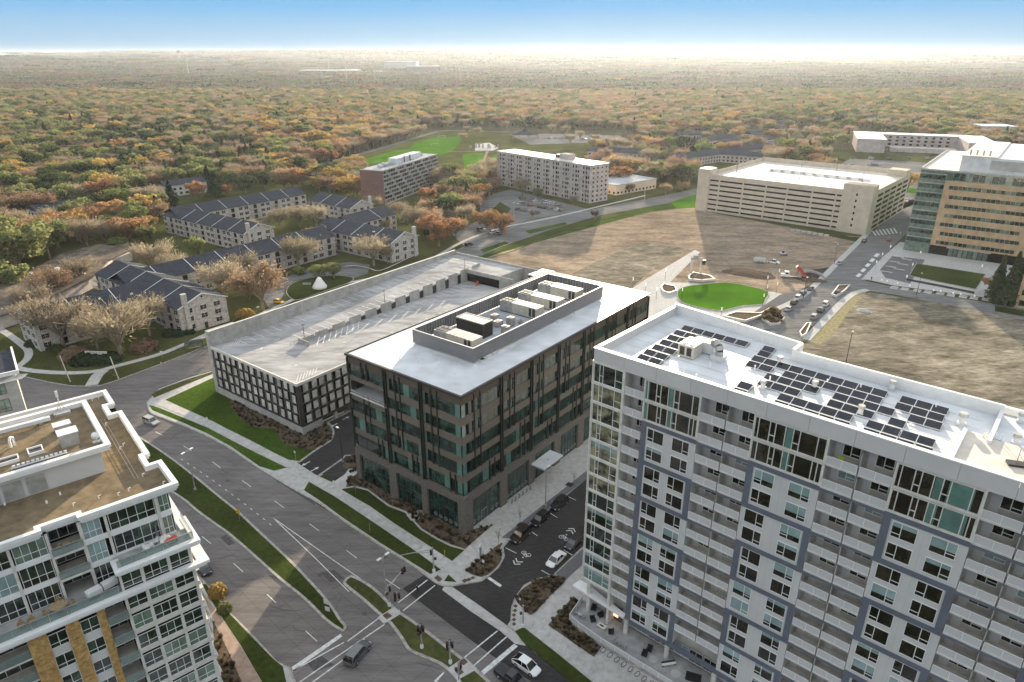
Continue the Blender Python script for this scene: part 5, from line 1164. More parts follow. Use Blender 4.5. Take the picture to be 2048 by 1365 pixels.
# roof plant house
part('penthouse_wall', MB().box(5.7,XE,-21.6,-9.0,39.3,42.4), M['white'], CN)
for k in range(5): boxo('wall_panel', 11.5+k*2.2, 13.3+k*2.2, -9.0, -8.93, 39.5, 41.6, 'galv', CN)
PH = [(4.6,-22.6),(XE,-22.6),(XE,-8.1),(4.6,-8.1)]
part('penthouse_roof', MB().prism(inset(PH,0.4),42.3,42.55), M['roof_tan'], CN)
cornice(PH, 42.75, 43.1, 0.6); cornice(inset(PH,0.15), 42.35, 42.76, 0.5)
# roof scene
def roofthing(name, label, cat, x, y, z, build, rz=0, grp=None):
    t = thing(name, label, cat, cl(x,y,z), cA+rz, grp); build(t); return t
roofthing('rooftop_unit','large grey box unit on the condominium plant house roof, nearest the cornice','rooftop unit',7.2,-13.2,42.56,lambda t:(part('casing',MB().box(0,1.9,0,1.6,0,1.6),M['galv'],t),part('lid',MB().box(-0.1,2.0,-0.1,1.7,1.6,1.68),M['roof_white'],t)))
roofthing('rooftop_unit','smaller grey box unit behind the large one on the plant house roof','rooftop unit',7.4,-17.0,42.56,lambda t:(part('casing',MB().box(0,1.7,0,1.2,0,0.9),M['galv'],t),part('lid',MB().box(-0.1,1.8,-0.1,1.3,0.9,0.98),M['roof_white'],t)))
roofthing('skylight','square white framed skylight on the plant house roof','skylight',10.8,-13.5,42.56,lambda t:(part('frame',MB().box(0,1.5,0,0.12,0,0.4).box(0,1.5,1.5,1.62,0,0.4).box(0,0.12,0.12,1.5,0,0.4).box(1.38,1.5,0.12,1.5,0,0.4),M['white_trim'],t),part('pane',MB().box(0.12,1.38,0.12,1.5,0.05,0.2),M['g_dark'],t)))
roofthing('skylight','long low white framed skylight at the left edge of the plant house roof','skylight',13.2,-12.9,42.56,lambda t:(part('frame',MB().box(0,5,0,0.12,0,0.4).box(0,5,1.2,1.32,0,0.4).box(0,0.12,0.12,1.2,0,0.4),M['white_trim'],t),part('pane',MB().box(0.12,5,0.12,1.2,0.05,0.2),M['g_dark'],t)))
roofthing('satellite_dish','round white satellite dish at the plant house roof corner','satellite dish',5.7,-10.6,42.56,lambda t:(part('dish',MB().tube((0,0,0.9),(0.12,0.25,0.98),0.45,0.1,14),M['white_trim'],t),part('stand',MB().cyl(0,0,0,0.9,0.05,0.05,6).box(-0.4,0.4,-0.3,0.3,0,0.15),M['galv'],t)))
roofthing('duct','long white horizontal air duct along the plant house roof','air duct',9,-20.2,42.56,lambda t:(part('duct',MB().box(0,18,0,0.6,0.3,0.75),M['roof_white'],t),part('foot',MB().box(1,1.3,0.1,0.5,0,0.3).box(9,9.3,0.1,0.5,0,0.3).box(15,15.3,0.1,0.5,0,0.3),M['galv'],t)))
roofthing('antenna','white antenna mast on a ballasted frame at the back of the plant house roof','antenna',7.6,-21.4,42.56,lambda t:(part('mast',MB().cyl(0,0,0,3.2,0.07,0.05,6).box(-0.15,0.15,-0.1,0.1,2.4,3.2),M['white_trim'],t),part('ballast_frame',MB().box(-0.9,0.9,-0.7,0.7,0,0.3),M['galv'],t),part('brace',MB().tube((0,0,1.4),(0.8,0.5,0.3),0.04,0.04,5).tube((0,0,1.4),(-0.8,0.5,0.3),0.04,0.04,5).tube((0,0,1.4),(0,-0.7,0.3),0.04,0.04,5),M['steel'],t)))
for i,(x,y,l2) in enumerate(((15.2,-16.5,'left edge'),(13.2,-16.0,'middle of the roof'))):
    m = MB(); 
    for a,b in zip([(0,0,0),(0,0,1.0),(0.3,0,1.3),(0.6,0,1.3),(0.75,0,1.0)],[(0,0,1.0),(0.3,0,1.3),(0.6,0,1.3),(0.75,0,1.0),(0.75,0,0.2)]): m.tube(a,b,0.14,0.14,7)
    obj('curved_pipe', m.mesh('curved_pipe', M['white_trim']), None, cl(x,y,42.56), cA+i, label=f'bent white vent pipe on the plant house roof at the {l2}', category='vent pipe', group='bent pipes on the plant house')
m = MB(); 
for k in range(12): m.box(k*0.45,k*0.45+0.3,0,0.25,0.05,0.35)
m.box(0,5.4,0.3,0.45,0.1,0.2)
obj('pipe_bank', m.mesh('pipe_bank', M['roof_white']), None, cl(8.8,-10.4,42.56), cA, label='row of small white vent boxes behind the plant house cornice', category='vent', kind='thing')
stub = MB().cyl(0,0,0,0.45,0.06,0.06,6).tube((0,0,0.45),(0.25,0,0.45),0.05,0.05,6).mesh('roof_anchor', M['white_trim'])
for i,(px,py) in enumerate([(358-100,983),(327,975-5),(286,954),(237,992),(198,998),(147,1013),(241,900),(212,852),(185,803),(198,799),(247,893)]):
    p = G(px, py, 39.35); obj('roof_anchor', stub, None, (p[0],p[1],39.3), 0.6, label='small pale anchor post on the tan gravel roof', category='anchor post', group='anchor posts on the condominium roof')
for px,py,l2 in ((10,1011,'at the left edge of the photo'),(94,1007,'left of the round vent'),(121,990,'below the plant house wall')):
    p = G(px, py, 39.35); obj('roof_vent', MB().cyl(0,0,0,0.4,0.12,0.1,8).mesh('roof_vent', M['white_trim']), None, (p[0],p[1],39.3), 0, label='small white roof vent in plant house shadow, '+l2, category='vent')
cab = MB().strip([(0,0),(0,-18)],0.03,0.35,0.38).strip([(0.35,0),(0.35,-18)],0.03,0.35,0.38).mesh('safety_cable', M['steel'])
obj('safety_cable', cab, None, cl(3.2,-4.5,39.3), cA, label='pair of taut safety cables over the sunlit tan roof', category='cable')
# terrace furniture
def wick(x, y, z, a, lb, mm='wicker', grp='chairs on the condominium terraces'):
    t = thing('garden_chair', lb, 'chair', cl(x,y,z), cA+a, grp)
    part('seat', MB().box(-0.28,0.28,-0.28,0.28,0.38,0.44), M[mm], t)
    b = MB()
    for k in range(6):
        a0 = math.pi*k/6; a1 = math.pi*(k+1)/6; b.hexa((-0.3*math.cos(a0),0.3*math.sin(a0)),(-0.3*math.cos(a1),0.3*math.sin(a1)),(-0.34*math.cos(a1),0.34*math.sin(a1)),(-0.34*math.cos(a0),0.34*math.sin(a0)),0.44,0.95 if 1<k<4 else 0.75)
    part('backrest', b, M[mm], t)
    for lx in (-0.25,0.21):
        for ly in (-0.25,0.21): part('leg', MB().box(lx,lx+0.05,ly,ly+0.05,0,0.38), M[mm], t)
wick(12.3,-1.3,36.26,0.4,'left cream wicker chair on the top recessed balcony'); wick(10.9,-1.1,36.26,-0.6,'right cream wicker chair on the top recessed balcony')
def rtable(x,y,z,r,lb,mm='wicker'):
    t = thing('garden_table', lb, 'table', cl(x,y,z), cA); part('table_top', MB().cyl(0,0,0.68,0.74,r,r,16), M[mm], t); part('leg', MB().cyl(0,0,0,0.68,0.07,0.07,6), M['dark'], t)
rtable(11.6,-0.9,36.26,0.4,'small round table between the wicker chairs on the top balcony')
rtable(13.9,0.9,30.41,0.8,'large brown patio table on the long terrace')
for a,lb in ((0,'patio chair right of the large brown table'),(1.6,'patio chair behind the large brown table'),(3.1,'patio chair left of the large brown table'),(4.6,'patio chair in front of the large brown table')): wick(13.9+1.15*math.cos(a),0.9+1.15*math.sin(a)*0.9,30.41,a-1.57,lb)
for x,lb in ((16.4,'tan wicker chair near the left edge of the terrace, right one'),(17.3,'tan wicker chair near the left edge of the terrace, left one')): wick(x,1.2,30.41,math.pi,lb)
def cover(x,y,z,lb):
    t = thing('covered_grill', lb, 'covered grill', cl(x,y,z), cA+0.2, 'white covered grills'); part('cloth_cover', MB().hexa((-0.75,-0.4),(0.75,-0.4),(0.75,0.4),(-0.75,0.4),0.35,1.0).box(-0.6,0.6,-0.3,0.3,1.0,1.1), M['white_trim'], t); part('base', MB().box(-0.6,0.6,-0.3,0.3,0,0.35), M['dark'], t)
cover(10.6,1.0,30.41,'white cloth covered grill in the middle of the long terrace'); cover(9.0,0.6,30.41,'white cloth covered grill beside the stepped glass corner')
for i,(x,y,a) in enumerate(((4.3,0.5,0.3),(3.6,0.1,1.2),(3.0,0.7,2.6),(4.8,0.9,4.0),(2.4,0.2,5.0))): wick(x,y,33.31,a,['white lounge chair leftmost in the cluster on the right terrace','white lounge chair at the back of the cluster','white lounge chair in the middle of the cluster','white lounge chair at the rail side of the cluster','white lounge chair rightmost, next to the red cloth'][i],'white_trim','white chairs on the right terrace')
t = thing('red_lounger', 'lounger with red cushion among white chairs on the right terrace', 'lounger', cl(2.2,1.0,33.31), cA+0.3); part('cushion', MB().box(-0.7,0.7,-0.35,0.35,0.35,0.48), M['red'], t); part('frame', MB().box(-0.75,0.75,-0.38,0.38,0.28,0.35).box(-0.7,-0.64,-0.35,0.35,0,0.28).box(0.64,0.7,-0.35,0.35,0,0.28), M['white_trim'], t)
t = thing('umbrella_stand', 'thin grey closed parasol among the white chairs on the right terrace', 'parasol', cl(3.3,-0.1,33.31), cA); part('pole', MB().cyl(0,0,0,2.3,0.04,0.03,6), M['steel'], t); part('closed_canopy', MB().cyl(0,0,0.9,2.2,0.18,0.04,8), M['slate'], t)
# ================================================================ LOW BUILDING AT THE LEFT EDGE
p = G(36,738,20); LW = thing('stone_building', 'pale building corner with dark roof and jutting canopy at the left edge of the photo', 'building', (p[0],p[1],0), R(218))
part('wall', MB().box(0.8,20,-16,-0.6,0,18.6), M['panel_grey'], LW); part('roof', MB().box(0.3,20,-16.3,-0.3,18.9,19.2), M['shingle'], LW)
part('cornice', MB().box(0,20,-0.4,0,18.8,19.7).box(0,0.4,-17,-0.4,18.8,19.7), M['white_trim'], LW); part('canopy', MB().face([(-0.2,0.3,17.6),(-1.6,-0.5,18.2),(6,0.4,17.5)]).face([(6,0.4,17.5),(-1.6,-0.5,18.2),(0.2,-0.2,18.7)]), M['cream_trim'], LW)
for z in (14.6,10.4,6.2,2.0):
    for x in (3.4,8.6): window(LW, x+3.2, -0.6, z, 3.4, 3.0, cols=(0.3,0.7), rows=((0.25,),(0.25,),(0.25,)), gm='g_green', fm='dark', rz=OUT)
# ================================================================ BEIGE PARKING GARAGE
P2 = (108.0,402.0); a2 = R(-40.6)
B2 = thing('parking_garage', 'beige seven level parking garage with a sunlit roof beyond the dirt lot', 'parking garage', (P2[0],P2[1],0), a2)
part('wall', MB().box(7,79.5,0.5,76,0,20.3), M['beige'], B2)
part('deck', MB().box(6.8,93.5,0.4,76,20.3,20.6), M['roof_cream'], B2)
part('stair_block', MB().box(0,7,-0.4,9,0,24.0), M['beige'], B2); part('stair_roof', MB().box(0.4,6.6,0,8.6,24.0,24.05), M['dark'], B2)
part('stair_block', MB().box(79.5,94,-0.4,8,0,24.4), M['beige'], B2); part('stair_roof', MB().box(80,93.5,0,7.6,24.4,24.46), M['dark'], B2)
part('wall', MB().box(79.5,93.6,8,76,0,20.3), M['beige'], B2)
cols2 = [(7.4,12.6),(13.4,26.6),(27.4,39.6),(40.4,51.2),(52.0,64.2),(65.0,76.4),(76.9,79.3)]
for k in range(7):
    z = 1.3+k*2.72
    for a, b in cols2: boxo('opening', a, b, 0.38, 0.5, z, z+0.95, 'dark_void', B2)
    for q in range(5): boxo('side_opening', 93.6, 93.75, 11+q*13.0, 20.5+q*13.0, z, z+1.1, 'dark_void', B2)
    boxo('spandrel', 7, 79.5, 0.1, 0.38, z+0.95, z+2.72, 'beige', B2)
for a, b in cols2[1:]: boxo('column', a-0.75, a-0.05, 0.0, 0.5, 0, 20.3, 'beige', B2)
part('parapet', MB().box(7,79.5,0.1,0.4,20.3,21.4).box(93.3,93.6,8,76,20.3,21.4).box(7,93.6,75.7,76,20.3,23.2).box(6.8,7.2,9,76,20.3,22.6), M['beige'], B2)
for k in range(6): boxo('stair_window', 86.1, 86.9, -0.46, -0.4, 3.4+k*3.1, 4.7+k*3.1, 'dark_void', B2)
part('ramp_opening', MB().prism([(24,34),(84,34),(80,46),(26,50)],20.605,20.62), M['roof_grey'], B2)
for k in range(9): boxo('ramp_wall', 26+k*6.2, 27.8+k*6.2, 40, 41, 20.62, 21.6, 'beige', B2)
part('corner_block', MB().box(84,93.6,66,75,20.6,24.2), M['beige'], B2)
for i,(x,y) in enumerate(((14,20),(50,22),(55,70),(84,15))):
    t = thing('lamp_post', ['slim lamp post on the beige garage roof near its left stair block','slim lamp post in the middle front of the beige garage roof','slim lamp post at the rear wall of the beige garage roof','slim lamp post near the right stair block of the beige garage'][i], 'lamp post', (P2[0]+rot2((x,y),a2)[0],P2[1]+rot2((x,y),a2)[1],20.6), a2, 'lamp posts on the beige garage')
    part('pole', MB().cyl(0,0,0.8,8,0.12,0.09,6), M['dark'], t); part('base', MB().cyl(0,0,0,0.8,0.45,0.45,8), M['garage_conc'], t)
# ================================================================ TAN OFFICE BLOCK
P3 = (183.68,312.83); a3 = R(-37.7)
B3 = thing('office_block', 'tan stone office block with green glass corner at the right edge', 'office building', (P3[0],P3[1],0), a3)
part('wall', MB().box(0,10.3,0,80,0,37.2), M['g_green'], B3); part('wall', MB().box(10.3,75,0.3,80,0,36.5), M['dark_void'], B3)
part('stone_face', MB().box(10.3,75,-0.2,0.3,4.2,33.2), M['tan'], B3); part('glass_top', MB().box(10.3,75,0.0,0.3,33.2,37.0), M['g_green'], B3)
part('roof', MB().box(0.3,75,0.3,80,37.2,37.4), M['roof_cream'], B3); part('parapet', MB().box(-0.15,0.4,-0.15,80,37.1,38.0).box(0.4,75,-0.15,0.3,37.1,37.7), M['galv'], B3)
for k in range(8):
    z = 5.0+k*4.1
    for j in range(6): boxo('window', 0.3+j*1.65, 1.85+j*1.65, -0.06, 0.0, z-0.2, z+1.5, 'g_off', B3)
    boxo('glass_band', 0, 10.3, -0.03, 0, z+1.9, z+2.1, 'galv', B3)
    if k < 7:
        for j in range(17): 
            boxo('window', 12.3+j*1.75+(0.8 if k%2 else 0), 13.9+j*1.75+(0.8 if k%2 else 0), -0.27, -0.2, z, z+1.55, 'g_off' if random.random() > 0.25 else 'g_green', B3)
for j in range(20): boxo('window', 10.6+j*2.4, 12.8+j*2.4, -0.06, 0.0, 33.6, 36.6, 'g_off' if j%3 else 'g_green', B3)
part('penthouse', MB().box(14,70,4,72,37.4,43.6), M['roof_white'], B3); part('penthouse_louvre', MB().box(25,60,3.9,4.0,38.6,42.6), M['panel_grey'], B3)
part('penthouse_roof', MB().box(13.8,27,3.8,73,43.6,44.0), M['roof_cream'], B3)
for k in range(4): part('flue', MB().cyl(16.5+k*2.4,8,44,46.2,0.35,0.35,8), M['galv'], B3)
part('entrance', MB().box(17,34,-1.2,0.0,3.9,4.2), M['galv'], B3); 
for k in range(8): boxo('door', 18+k*1.9, 19.6+k*1.9, -0.05, 0.28, 0.2, 3.6, 'g_green', B3)
t = thing('office_wing', 'lower tan wing with square windows cut by the right edge of the photo', 'building', (P3[0]+75,P3[1]-52,0), a3)
p = G(2028,615); t.location = (p[0],p[1],0); part('wall', MB().box(0,30,0,30,0,16), M['tan'], t)
for k in range(4):
    for j in range(5): boxo('window', -0.06, 0.0, 1+j*5.0, 4.6+j*5.0, 1+k*3.9, 3.0+k*3.9, 'g_off', t); boxo('window', 1+j*5.0, 4.6+j*5.0, -0.06, 0.0, 1+k*3.9, 3.0+k*3.9, 'g_off', t)
# ================================================================ RED BRICK SLAB BLOCK
B4 = thing('apartment_slab', 'eight storey apartment slab with a red brick end wall and window bands', 'apartment block', (-76.9,413.5,0), R(71))
part('end_wall', MB().box(0,0.6,0,15.5,0,20.9), M['brick_red'], B4); part('wall', MB().box(0.6,78,0.1,15.4,0,20.4), M['panel_grey'], B4); part('roof', MB().box(0.3,78,0.2,15.3,20.4,20.7), M['roof_grey'], B4)
part('roof_edge', MB().box(-0.1,78.1,-0.1,0.3,20.5,21.0).box(-0.1,0.3,0.3,15.5,20.5,21.0), M['slab_white'], B4)
for k in range(8):
    z = 1.0+k*2.5; boxo('floor_band', 0.6, 78, -0.25, 0.1, z-0.45, z, 'slab_white', B4)
    for j in range(26): boxo('window', 1.2+j*2.95, 3.6+j*2.95, -0.02, 0.1, z+0.15, z+1.65, 'g_dark' if (j*7+k*3)%4 else 'g_blind', B4)
part('plant_house', MB().box(28,62,5,11,20.7,24.0), M['roof_white'], B4)
for i,(x,y) in enumerate(((8,5),(12,8),(15,6),(19,9),(22,6),(64,6))): part('roof_unit', MB().box(x,x+2.4,y,y+2.2,20.7,22.4), M['galv'], B4)
for x in (36,44): part('flue', MB().cyl(x,4,20.7,24.6,0.4,0.4,8), M['dark'], B4)
# ================================================================ WHITE CONCRETE SLAB BLOCK
B5 = thing('apartment_slab', 'long weathered white apartment slab with balconies and a bright sunlit roof', 'apartment block', (47.6,419.5,0), R(131))
part('wall', MB().box(0,88,-16,-0.1,0,22.6), M['slab_white'], B5); part('roof', MB().box(-0.2,88.2,-16.2,0.1,22.6,23.1), M['roof_cream'], B5)
part('plant_house', MB().box(24,32,-11,-5,23.1,26.4), M['slab_white'], B5); part('roof_unit', MB().box(36,39,-12,-8,23.1,25.0), M['dark'], B5)
for j in range(21): boxo('pilaster', 0.1+j*4.35, 0.75+j*4.35, -0.1, 0.5, 0, 22.6, 'slab_white', B5)
for k in range(8):
    z = 0.6+k*2.75
    for j in range(20):
        x = 0.8+j*4.35
        boxo('window', x+0.3, x+1.5, -0.1, 0.0, z+0.3, z+1.9, 'dark_void' if (j+k)%3 else 'g_blind', B5)
        if j % 2: boxo('balcony', x+1.8, x+3.5, -0.1, 0.45, z, z+1.0, 'slab_white', B5)
        else: boxo('window', x+2.1, x+3.3, -0.1, 0.0, z+0.3, z+1.9, 'g_dark', B5)
    for j in range(4): boxo('end_window', -0.08, 0.0, -14.5+j*3.8, -13.2+j*3.8, z+0.5, z+1.6, 'g_dark', B5)
# ================================================================ WHITEWASHED BRICK COURTYARD FLATS
win_me = MB().box(0,1.1,-0.10,0,0,1.5).box(0.5,0.6,-0.12,-0.1,0,1.5)
def flat_window(parent, x, y, z, rz):
    def mk():
        m = MB(); m.box(-0.55,0.55,-0.06,0,0,1.45,0); m.box(-0.62,0.62,-0.09,0,1.45,1.58,1); m.box(-0.03,0.03,-0.08,-0.06,0,1.45,1); m.box(-0.5,0.5,-0.08,-0.06,0.7,0.76,1); return m.mesh('window', [M['g_dark'], M['white_trim']])
    o = obj('window', cmesh(('fw',), mk), parent, (x,y,z), rz)
    s = cmesh(('shut',), lambda: MB().box(-0.2,0.2,-0.08,0,-0.02,1.5).mesh('shutter', M['dark']))
    obj('shutter', s, o, (-0.8,0,0)); obj('shutter', s, o, (0.8,0,0))
def wing(p0, ang, L, W, lb, g0=True, g1=False, chim=0, hw=9.3, hr=12.6, near=True, sideA=True, sideB=False, balc=True, roofm='shingle'):
    """ridge starts above p0 and runs along ang; local y=-W/2 and y=+W/2 are the long walls"""
    t = thing('brick_flats', lb, 'apartment building', (p0[0],p0[1],0), ang, 'whitewashed brick courtyard flats')
    part('wall', MB().box(0,L,-W/2,W/2,0,hw), M['wb'], t)
    gm = MB()
    for x in ([0.0] if g0 else [])+([L] if g1 else []):
        gm.face([(x,-W/2,hw),(x,W/2,hw),(x,0,hr-0.12)])
    if gm.v: part('gable', gm, M['wb'], t)
    ov = 0.5
    for sgn in (-1, 1):
        m = MB(); ye = sgn*(W/2+ov); ze = hw-(hr-hw)*ov/(W/2)
        x0 = -ov if g0 else 0; x1 = L+ov if g1 else L
        P = [(x0,ye,ze),(x1,ye,ze),(x1,0,hr),(x0,0,hr)]
        if sgn < 0: m.face(P).face([(a,b,c-0.18) for a,b,c in P[::-1]])
        else: m.face(P[::-1]).face([(a,b,c-0.18) for a,b,c in P])
        m.face([(x0,ye,ze),(x0,ye,ze-0.18),(x1,ye,ze-0.18),(x1,ye,ze)])
        part('roof', m, M[roofm], t)
        # white rake trims every step
        for x in ([x0] if g0 else [])+[12+k*13 for k in range(int((L-8)//13))]+([x1] if g1 else []):
            part('roof_trim', MB().face([(x-0.12,ye,ze+0.06),(x+0.12,ye,ze+0.06),(x+0.12,0,hr+0.06),(x-0.12,0,hr+0.06)]).face([(x-0.12,ye,ze-0.25),(x-0.12,ye,ze+0.06),(x-0.12,0,hr+0.06),(x-0.12,0,hr-0.25)]), M['white_trim'], t)
    part('ridge', MB().box(0,L,-0.1,0.1,hr-0.02,hr+0.05), M['dark'], t)
    if g0:
        for zi in range(3):
            for yj in (-W*0.29, 0, W*0.29):
                if zi == 0 and yj == 0: boxo('door', -0.08, 0, -0.55, 0.55, 0.2, 2.3, 'dark', t); continue
                flat_window(t, 0, yj, 1.3+zi*2.8, R(-90))
        part('oculus', MB().tube((-0.1,0,hr-1.3),(0.0,0,hr-1.3),0.35,0.35,10), M['dark'], t)
    if g1:
        for zi in range(3):
            for yj in (-W*0.29, 0, W*0.29): flat_window(t, L, yj, 1.3+zi*2.8, R(90))
    if chim:
        part('chimney', MB().box(-0.9,0.4,chim*W*0.36-0.7,chim*W*0.36+0.7,0,hr+0.9).box(-1.0,0.5,chim*W*0.36-0.8,chim*W*0.36+0.8,hr+0.9,hr+1.1), M['wb'], t)
    for sgn, on in ((-1, sideA), (1, sideB)):
        if not on: continue
        n = int(L//3.4)
        for k in range(n):
            x = 2.2+k*3.4
            for zi in range(3):
                if balc and k % 4 in (1, 2):
                    if k % 4 == 1:
                        b = boxo('balcony', x-0.3, x+5.0, (-W/2-1.1) if sgn < 0 else W/2, -W/2 if sgn < 0 else W/2+1.1, 0.6+zi*2.8, 0.75+zi*2.8, 'slab_white', t)
                        m = MB(); yb = -W/2-1.08 if sgn < 0 else W/2+1.08
                        m.box(x-0.3,x+5.0,yb-0.03,yb+0.03,1.7+zi*2.8,1.76+zi*2.8)
                        for q in range(10): m.box(x-0.3+q*0.58,x-0.26+q*0.58,yb-0.02,yb+0.02,0.75+zi*2.8,1.7+zi*2.8)
                        part('balcony_rail', m, M['dark'], t); boxo('glass_door', x+0.4, x+2.3, (-W/2-0.05) if sgn<0 else W/2, -W/2 if sgn<0 else W/2+0.05, 0.78+zi*2.8, 2.8+zi*2.8, 'g_dark', t)
                else: flat_window(t, x, sgn*W/2, 1.2+zi*2.8, 0 if sgn < 0 else math.pi)
    return t
wing((-102.3,213.3), R(141.3), 62, 16.5, 'whitewashed brick flats with a nine window gable and chimney nearest the west street', chim=1, sideA=False, sideB=True)
wing((-141,234), R(53.5), 92, 15, 'long dark roofed brick flats running behind the bare trees to the oval drive', g0=False, sideA=True, sideB=False)
wing((-47.7,297.0), R(144.4), 50, 17, 'whitewashed brick flats with gable and chimney at the street corner by the red maple', chim=-1, sideB=True, sideA=False)
wing((-66,354), R(238), 32, 15, 'short dark roofed brick wing between the two right hand gables', g0=False, sideA=True, sideB=True)
wing((-81,368), R(141.3), 36, 16, 'whitewashed brick flats whose gable faces the red brick slab', chim=-1, sideB=True, sideA=False)
wing((-127,408), R(233), 78, 15, 'farthest long row of dark roofed brick flats', g0=False, sideA=False, sideB=True)
wing((-117.8,313.4), R(144.5), 68, 16, 'whitewashed brick flats with black balconies at the centre left', chim=1, sideB=True, sideA=False)
p = G(22,640,10); wing((p[0]+2,p[1]+3), R(50), 34, 15, 'whitewashed brick flats cut by the left edge of the photo', chim=0, sideA=True)
M['roof_brown'] = mat('shaded_brown_roof', (0.15,0.125,0.10), 0.95, 0.2, 0.3, big=0.25, bigscale=0.06, fine=0.15, fscale=2)  # brown made darker, shade put into the roof colour
# ---- odd low roof with white vents, long low house behind it
t = thing('clubhouse', 'low sprawling building with a flat brown roof and white vents at the left', 'clubhouse', (0,0,0))
part('wall', MB().prism(inset(GL([(-60,640),(-60,590),(0,560),(60,542),(130,505),(200,489),(258,486),(262,500),(215,522),(195,548),(140,575),(60,612),(0,632)],5),0.8),0,4.6), M['slab_white'], t)
part('roof', MB().prism(GL([(-60,640),(-60,590),(0,560),(60,542),(130,505),(200,489),(258,486),(262,500),(215,522),(195,548),(140,575),(60,612),(0,632)],5),4.6,5.1), M['roof_brown'], t)
for px,py,s in ((97,558,1.8),(115,540,1.5),(152,530,1.8),(225,537,1.6),(247,540,1.8),(62,547,.9),(168,548,.8),(82,573,1.0)):
    q = G(px,py,5.2); part('roof_vent', MB().box(q[0]-s/2,q[0]+s/2,q[1]-s/2,q[1]+s/2,5.1,5.1+s*0.6), M['white_trim'], t)
part('glazed_front', MB().prism(GL([(195,538),(215,518),(262,502),(262,508),(225,522),(200,545)],4),1.0,4.5), M['slab_white'], t)
def simple_house(p, ang, L, W, h, lb, name='house', cat='house', roofm='shingle', wallm='white', grp=None, flat=False, rows=2, hr=2.6, wn=None):
    t = thing(name, lb, cat, (p[0],p[1],0), ang, grp)
    part('wall', MB().box(0,L,0,W,0,h), M[wallm], t)
    if flat: part('roof', MB().box(-0.4,L+0.4,-0.4,W+0.4,h,h+0.4), M[roofm], t)
    else:
        m = MB(); m.face([(-.5,-.6,h-.1),(L+.5,-.6,h-.1),(L+.5,W/2,h+hr),(-.5,W/2,h+hr)]).face([(L+.5,W+.6,h-.1),(-.5,W+.6,h-.1),(-.5,W/2,h+hr),(L+.5,W/2,h+hr)]).face([(-.5,-.6,h-.1),(-.5,W/2,h+hr),(-.5,W+.6,h-.1)]).face([(L+.5,-.6,h-.1),(L+.5,W+.6,h-.1),(L+.5,W/2,h+hr)])
        part('roof', m, M[roofm], t)
    n = max(1, int(L//(wn or 3.6)))
    for k in range(rows):
        for j in range(n): boxo('window', 1+j*(wn or 3.6), 2.6+j*(wn or 3.6), -0.06, 0, 0.9+k*2.8, 2.3+k*2.8, 'g_dark', t)
        for j in range(max(1,int(W//4))): boxo('window', -0.06, 0, 1.2+j*4, 2.6+j*4, 0.9+k*2.8, 2.3+k*2.8, 'g_dark', t)
    return t
q = G(80,447); simple_house(q, R(56), 62, 13, 6.5, 'long low dark roofed row house behind the trees at the left', 'row_house', 'row house')
q = G(335,395); simple_house(q, R(45), 26, 12, 7, 'white two storey house with balconies half hidden by trees above the courtyard flats')
q = G(130,377); simple_house(q, R(30), 14, 9, 4.5, 'small white house with a black balcony among the pines at the left')
q = G(437,341); simple_house(q, R(10), 18, 10, 4.5, 'pale grey roofed house among the trees left of the park', roofm='roof_grey')
for i,(px,py,L_,lb) in enumerate([(570,285,14,'white bungalow right of the orange tree by the park road'),(620,300,15,'small tan house beside the park road'),(635,308,12,'low white house at the near end of the park road'),(335,310,12,'glass roofed shed between the pines'),(30,248,24,'low white building in the far left woods'),(868,247,16,'white house at the top of the sports field'),(205,178,18,'pale far house in the left woods'),(1000,330,1,'')][:7]):
    q = G(px,py); simple_house(q, R(20+i*23%50), L_, 9, 3.6, lb, rows=1, roofm='roof_grey' if i%2 else 'shingle')
# ---- low roofs to the right of the white slab
simple_house(G(1232,392), R(40), 40, 28, 6.5, 'flat roofed two storey block with pale fascia behind the pink tree', 'clinic_building', 'building', flat=True, roofm='roof_grey', wallm='beige', rows=1)
for i,(a,ang,L_,W_,lb) in enumerate([((1283,352),15,46,16,'dark gabled flats nearest the beige garage'),((1345,338),37,140,16,'longest dark roof running towards the woods behind the beige garage'),((1175,318),-20,60,16,'dark roofed row right behind the white slab roof'),((1400,322),-30,50,15,'dark roof joining the long row from the right'),((1390,300),37,70,16,'dark roofed row in the middle of the hazy cluster'),((1360,286),30,40,15,'pale edged roof farthest back in the hazy cluster'),((1450,305),38,80,15,'dark roof with white gable line at the right of the cluster'),((1505,282),38,60,14,'dark roof under the twin white chimneys'),((1630,250),5,90,14,'long pale balcony block in the far right woods'),((1550,262),40,50,14,'small hazy roof right of the cluster')]):
    simple_house(G(*a), R(ang), L_, W_, 6.5, lb, 'garden_flats', 'apartment building', rows=2, grp='low gabled flats in the sun haze', wallm='slab_white', hr=3.2)
# ---- white roofed flats at the right
t = thing('white_flats', 'flat white roofed apartment block in a U around its court at the upper right', 'apartment building', (322,660,0), R(-22))
part('wall', MB().box(0,24,0,70,0,11.5), M['slab_white'], t); part('wall', MB().box(24,112,52,70,0,11.5), M['slab_white'], t); part('wall', MB().box(90,112,0,52,0,11.5), M['slab_white'], t)
part('roof', MB().box(-.5,24.5,-.5,70.5,11.5,12.1), M['roof_white'], t); part('roof', MB().box(24.5,112.5,51.5,70.5,11.5,12.1), M['roof_white'], t); part('roof', MB().box(89.5,112.5,-.5,51.5,11.5,12.1), M['roof_white'], t)
for k in range(3):
    for j in range(9): boxo('balcony', 30+j*6.2, 34+j*6.2, 50.4, 52, 0.8+k*3.4, 1.9+k*3.4, 'slab_white', t); boxo('window', 31+j*6.2, 33.5+j*6.2, 51.9, 52, 1.9+k*3.4, 3.6+k*3.4, 'dark_void', t)
part('garage_row', MB().box(30,84,14,24,0,4), M['slab_white'], t)
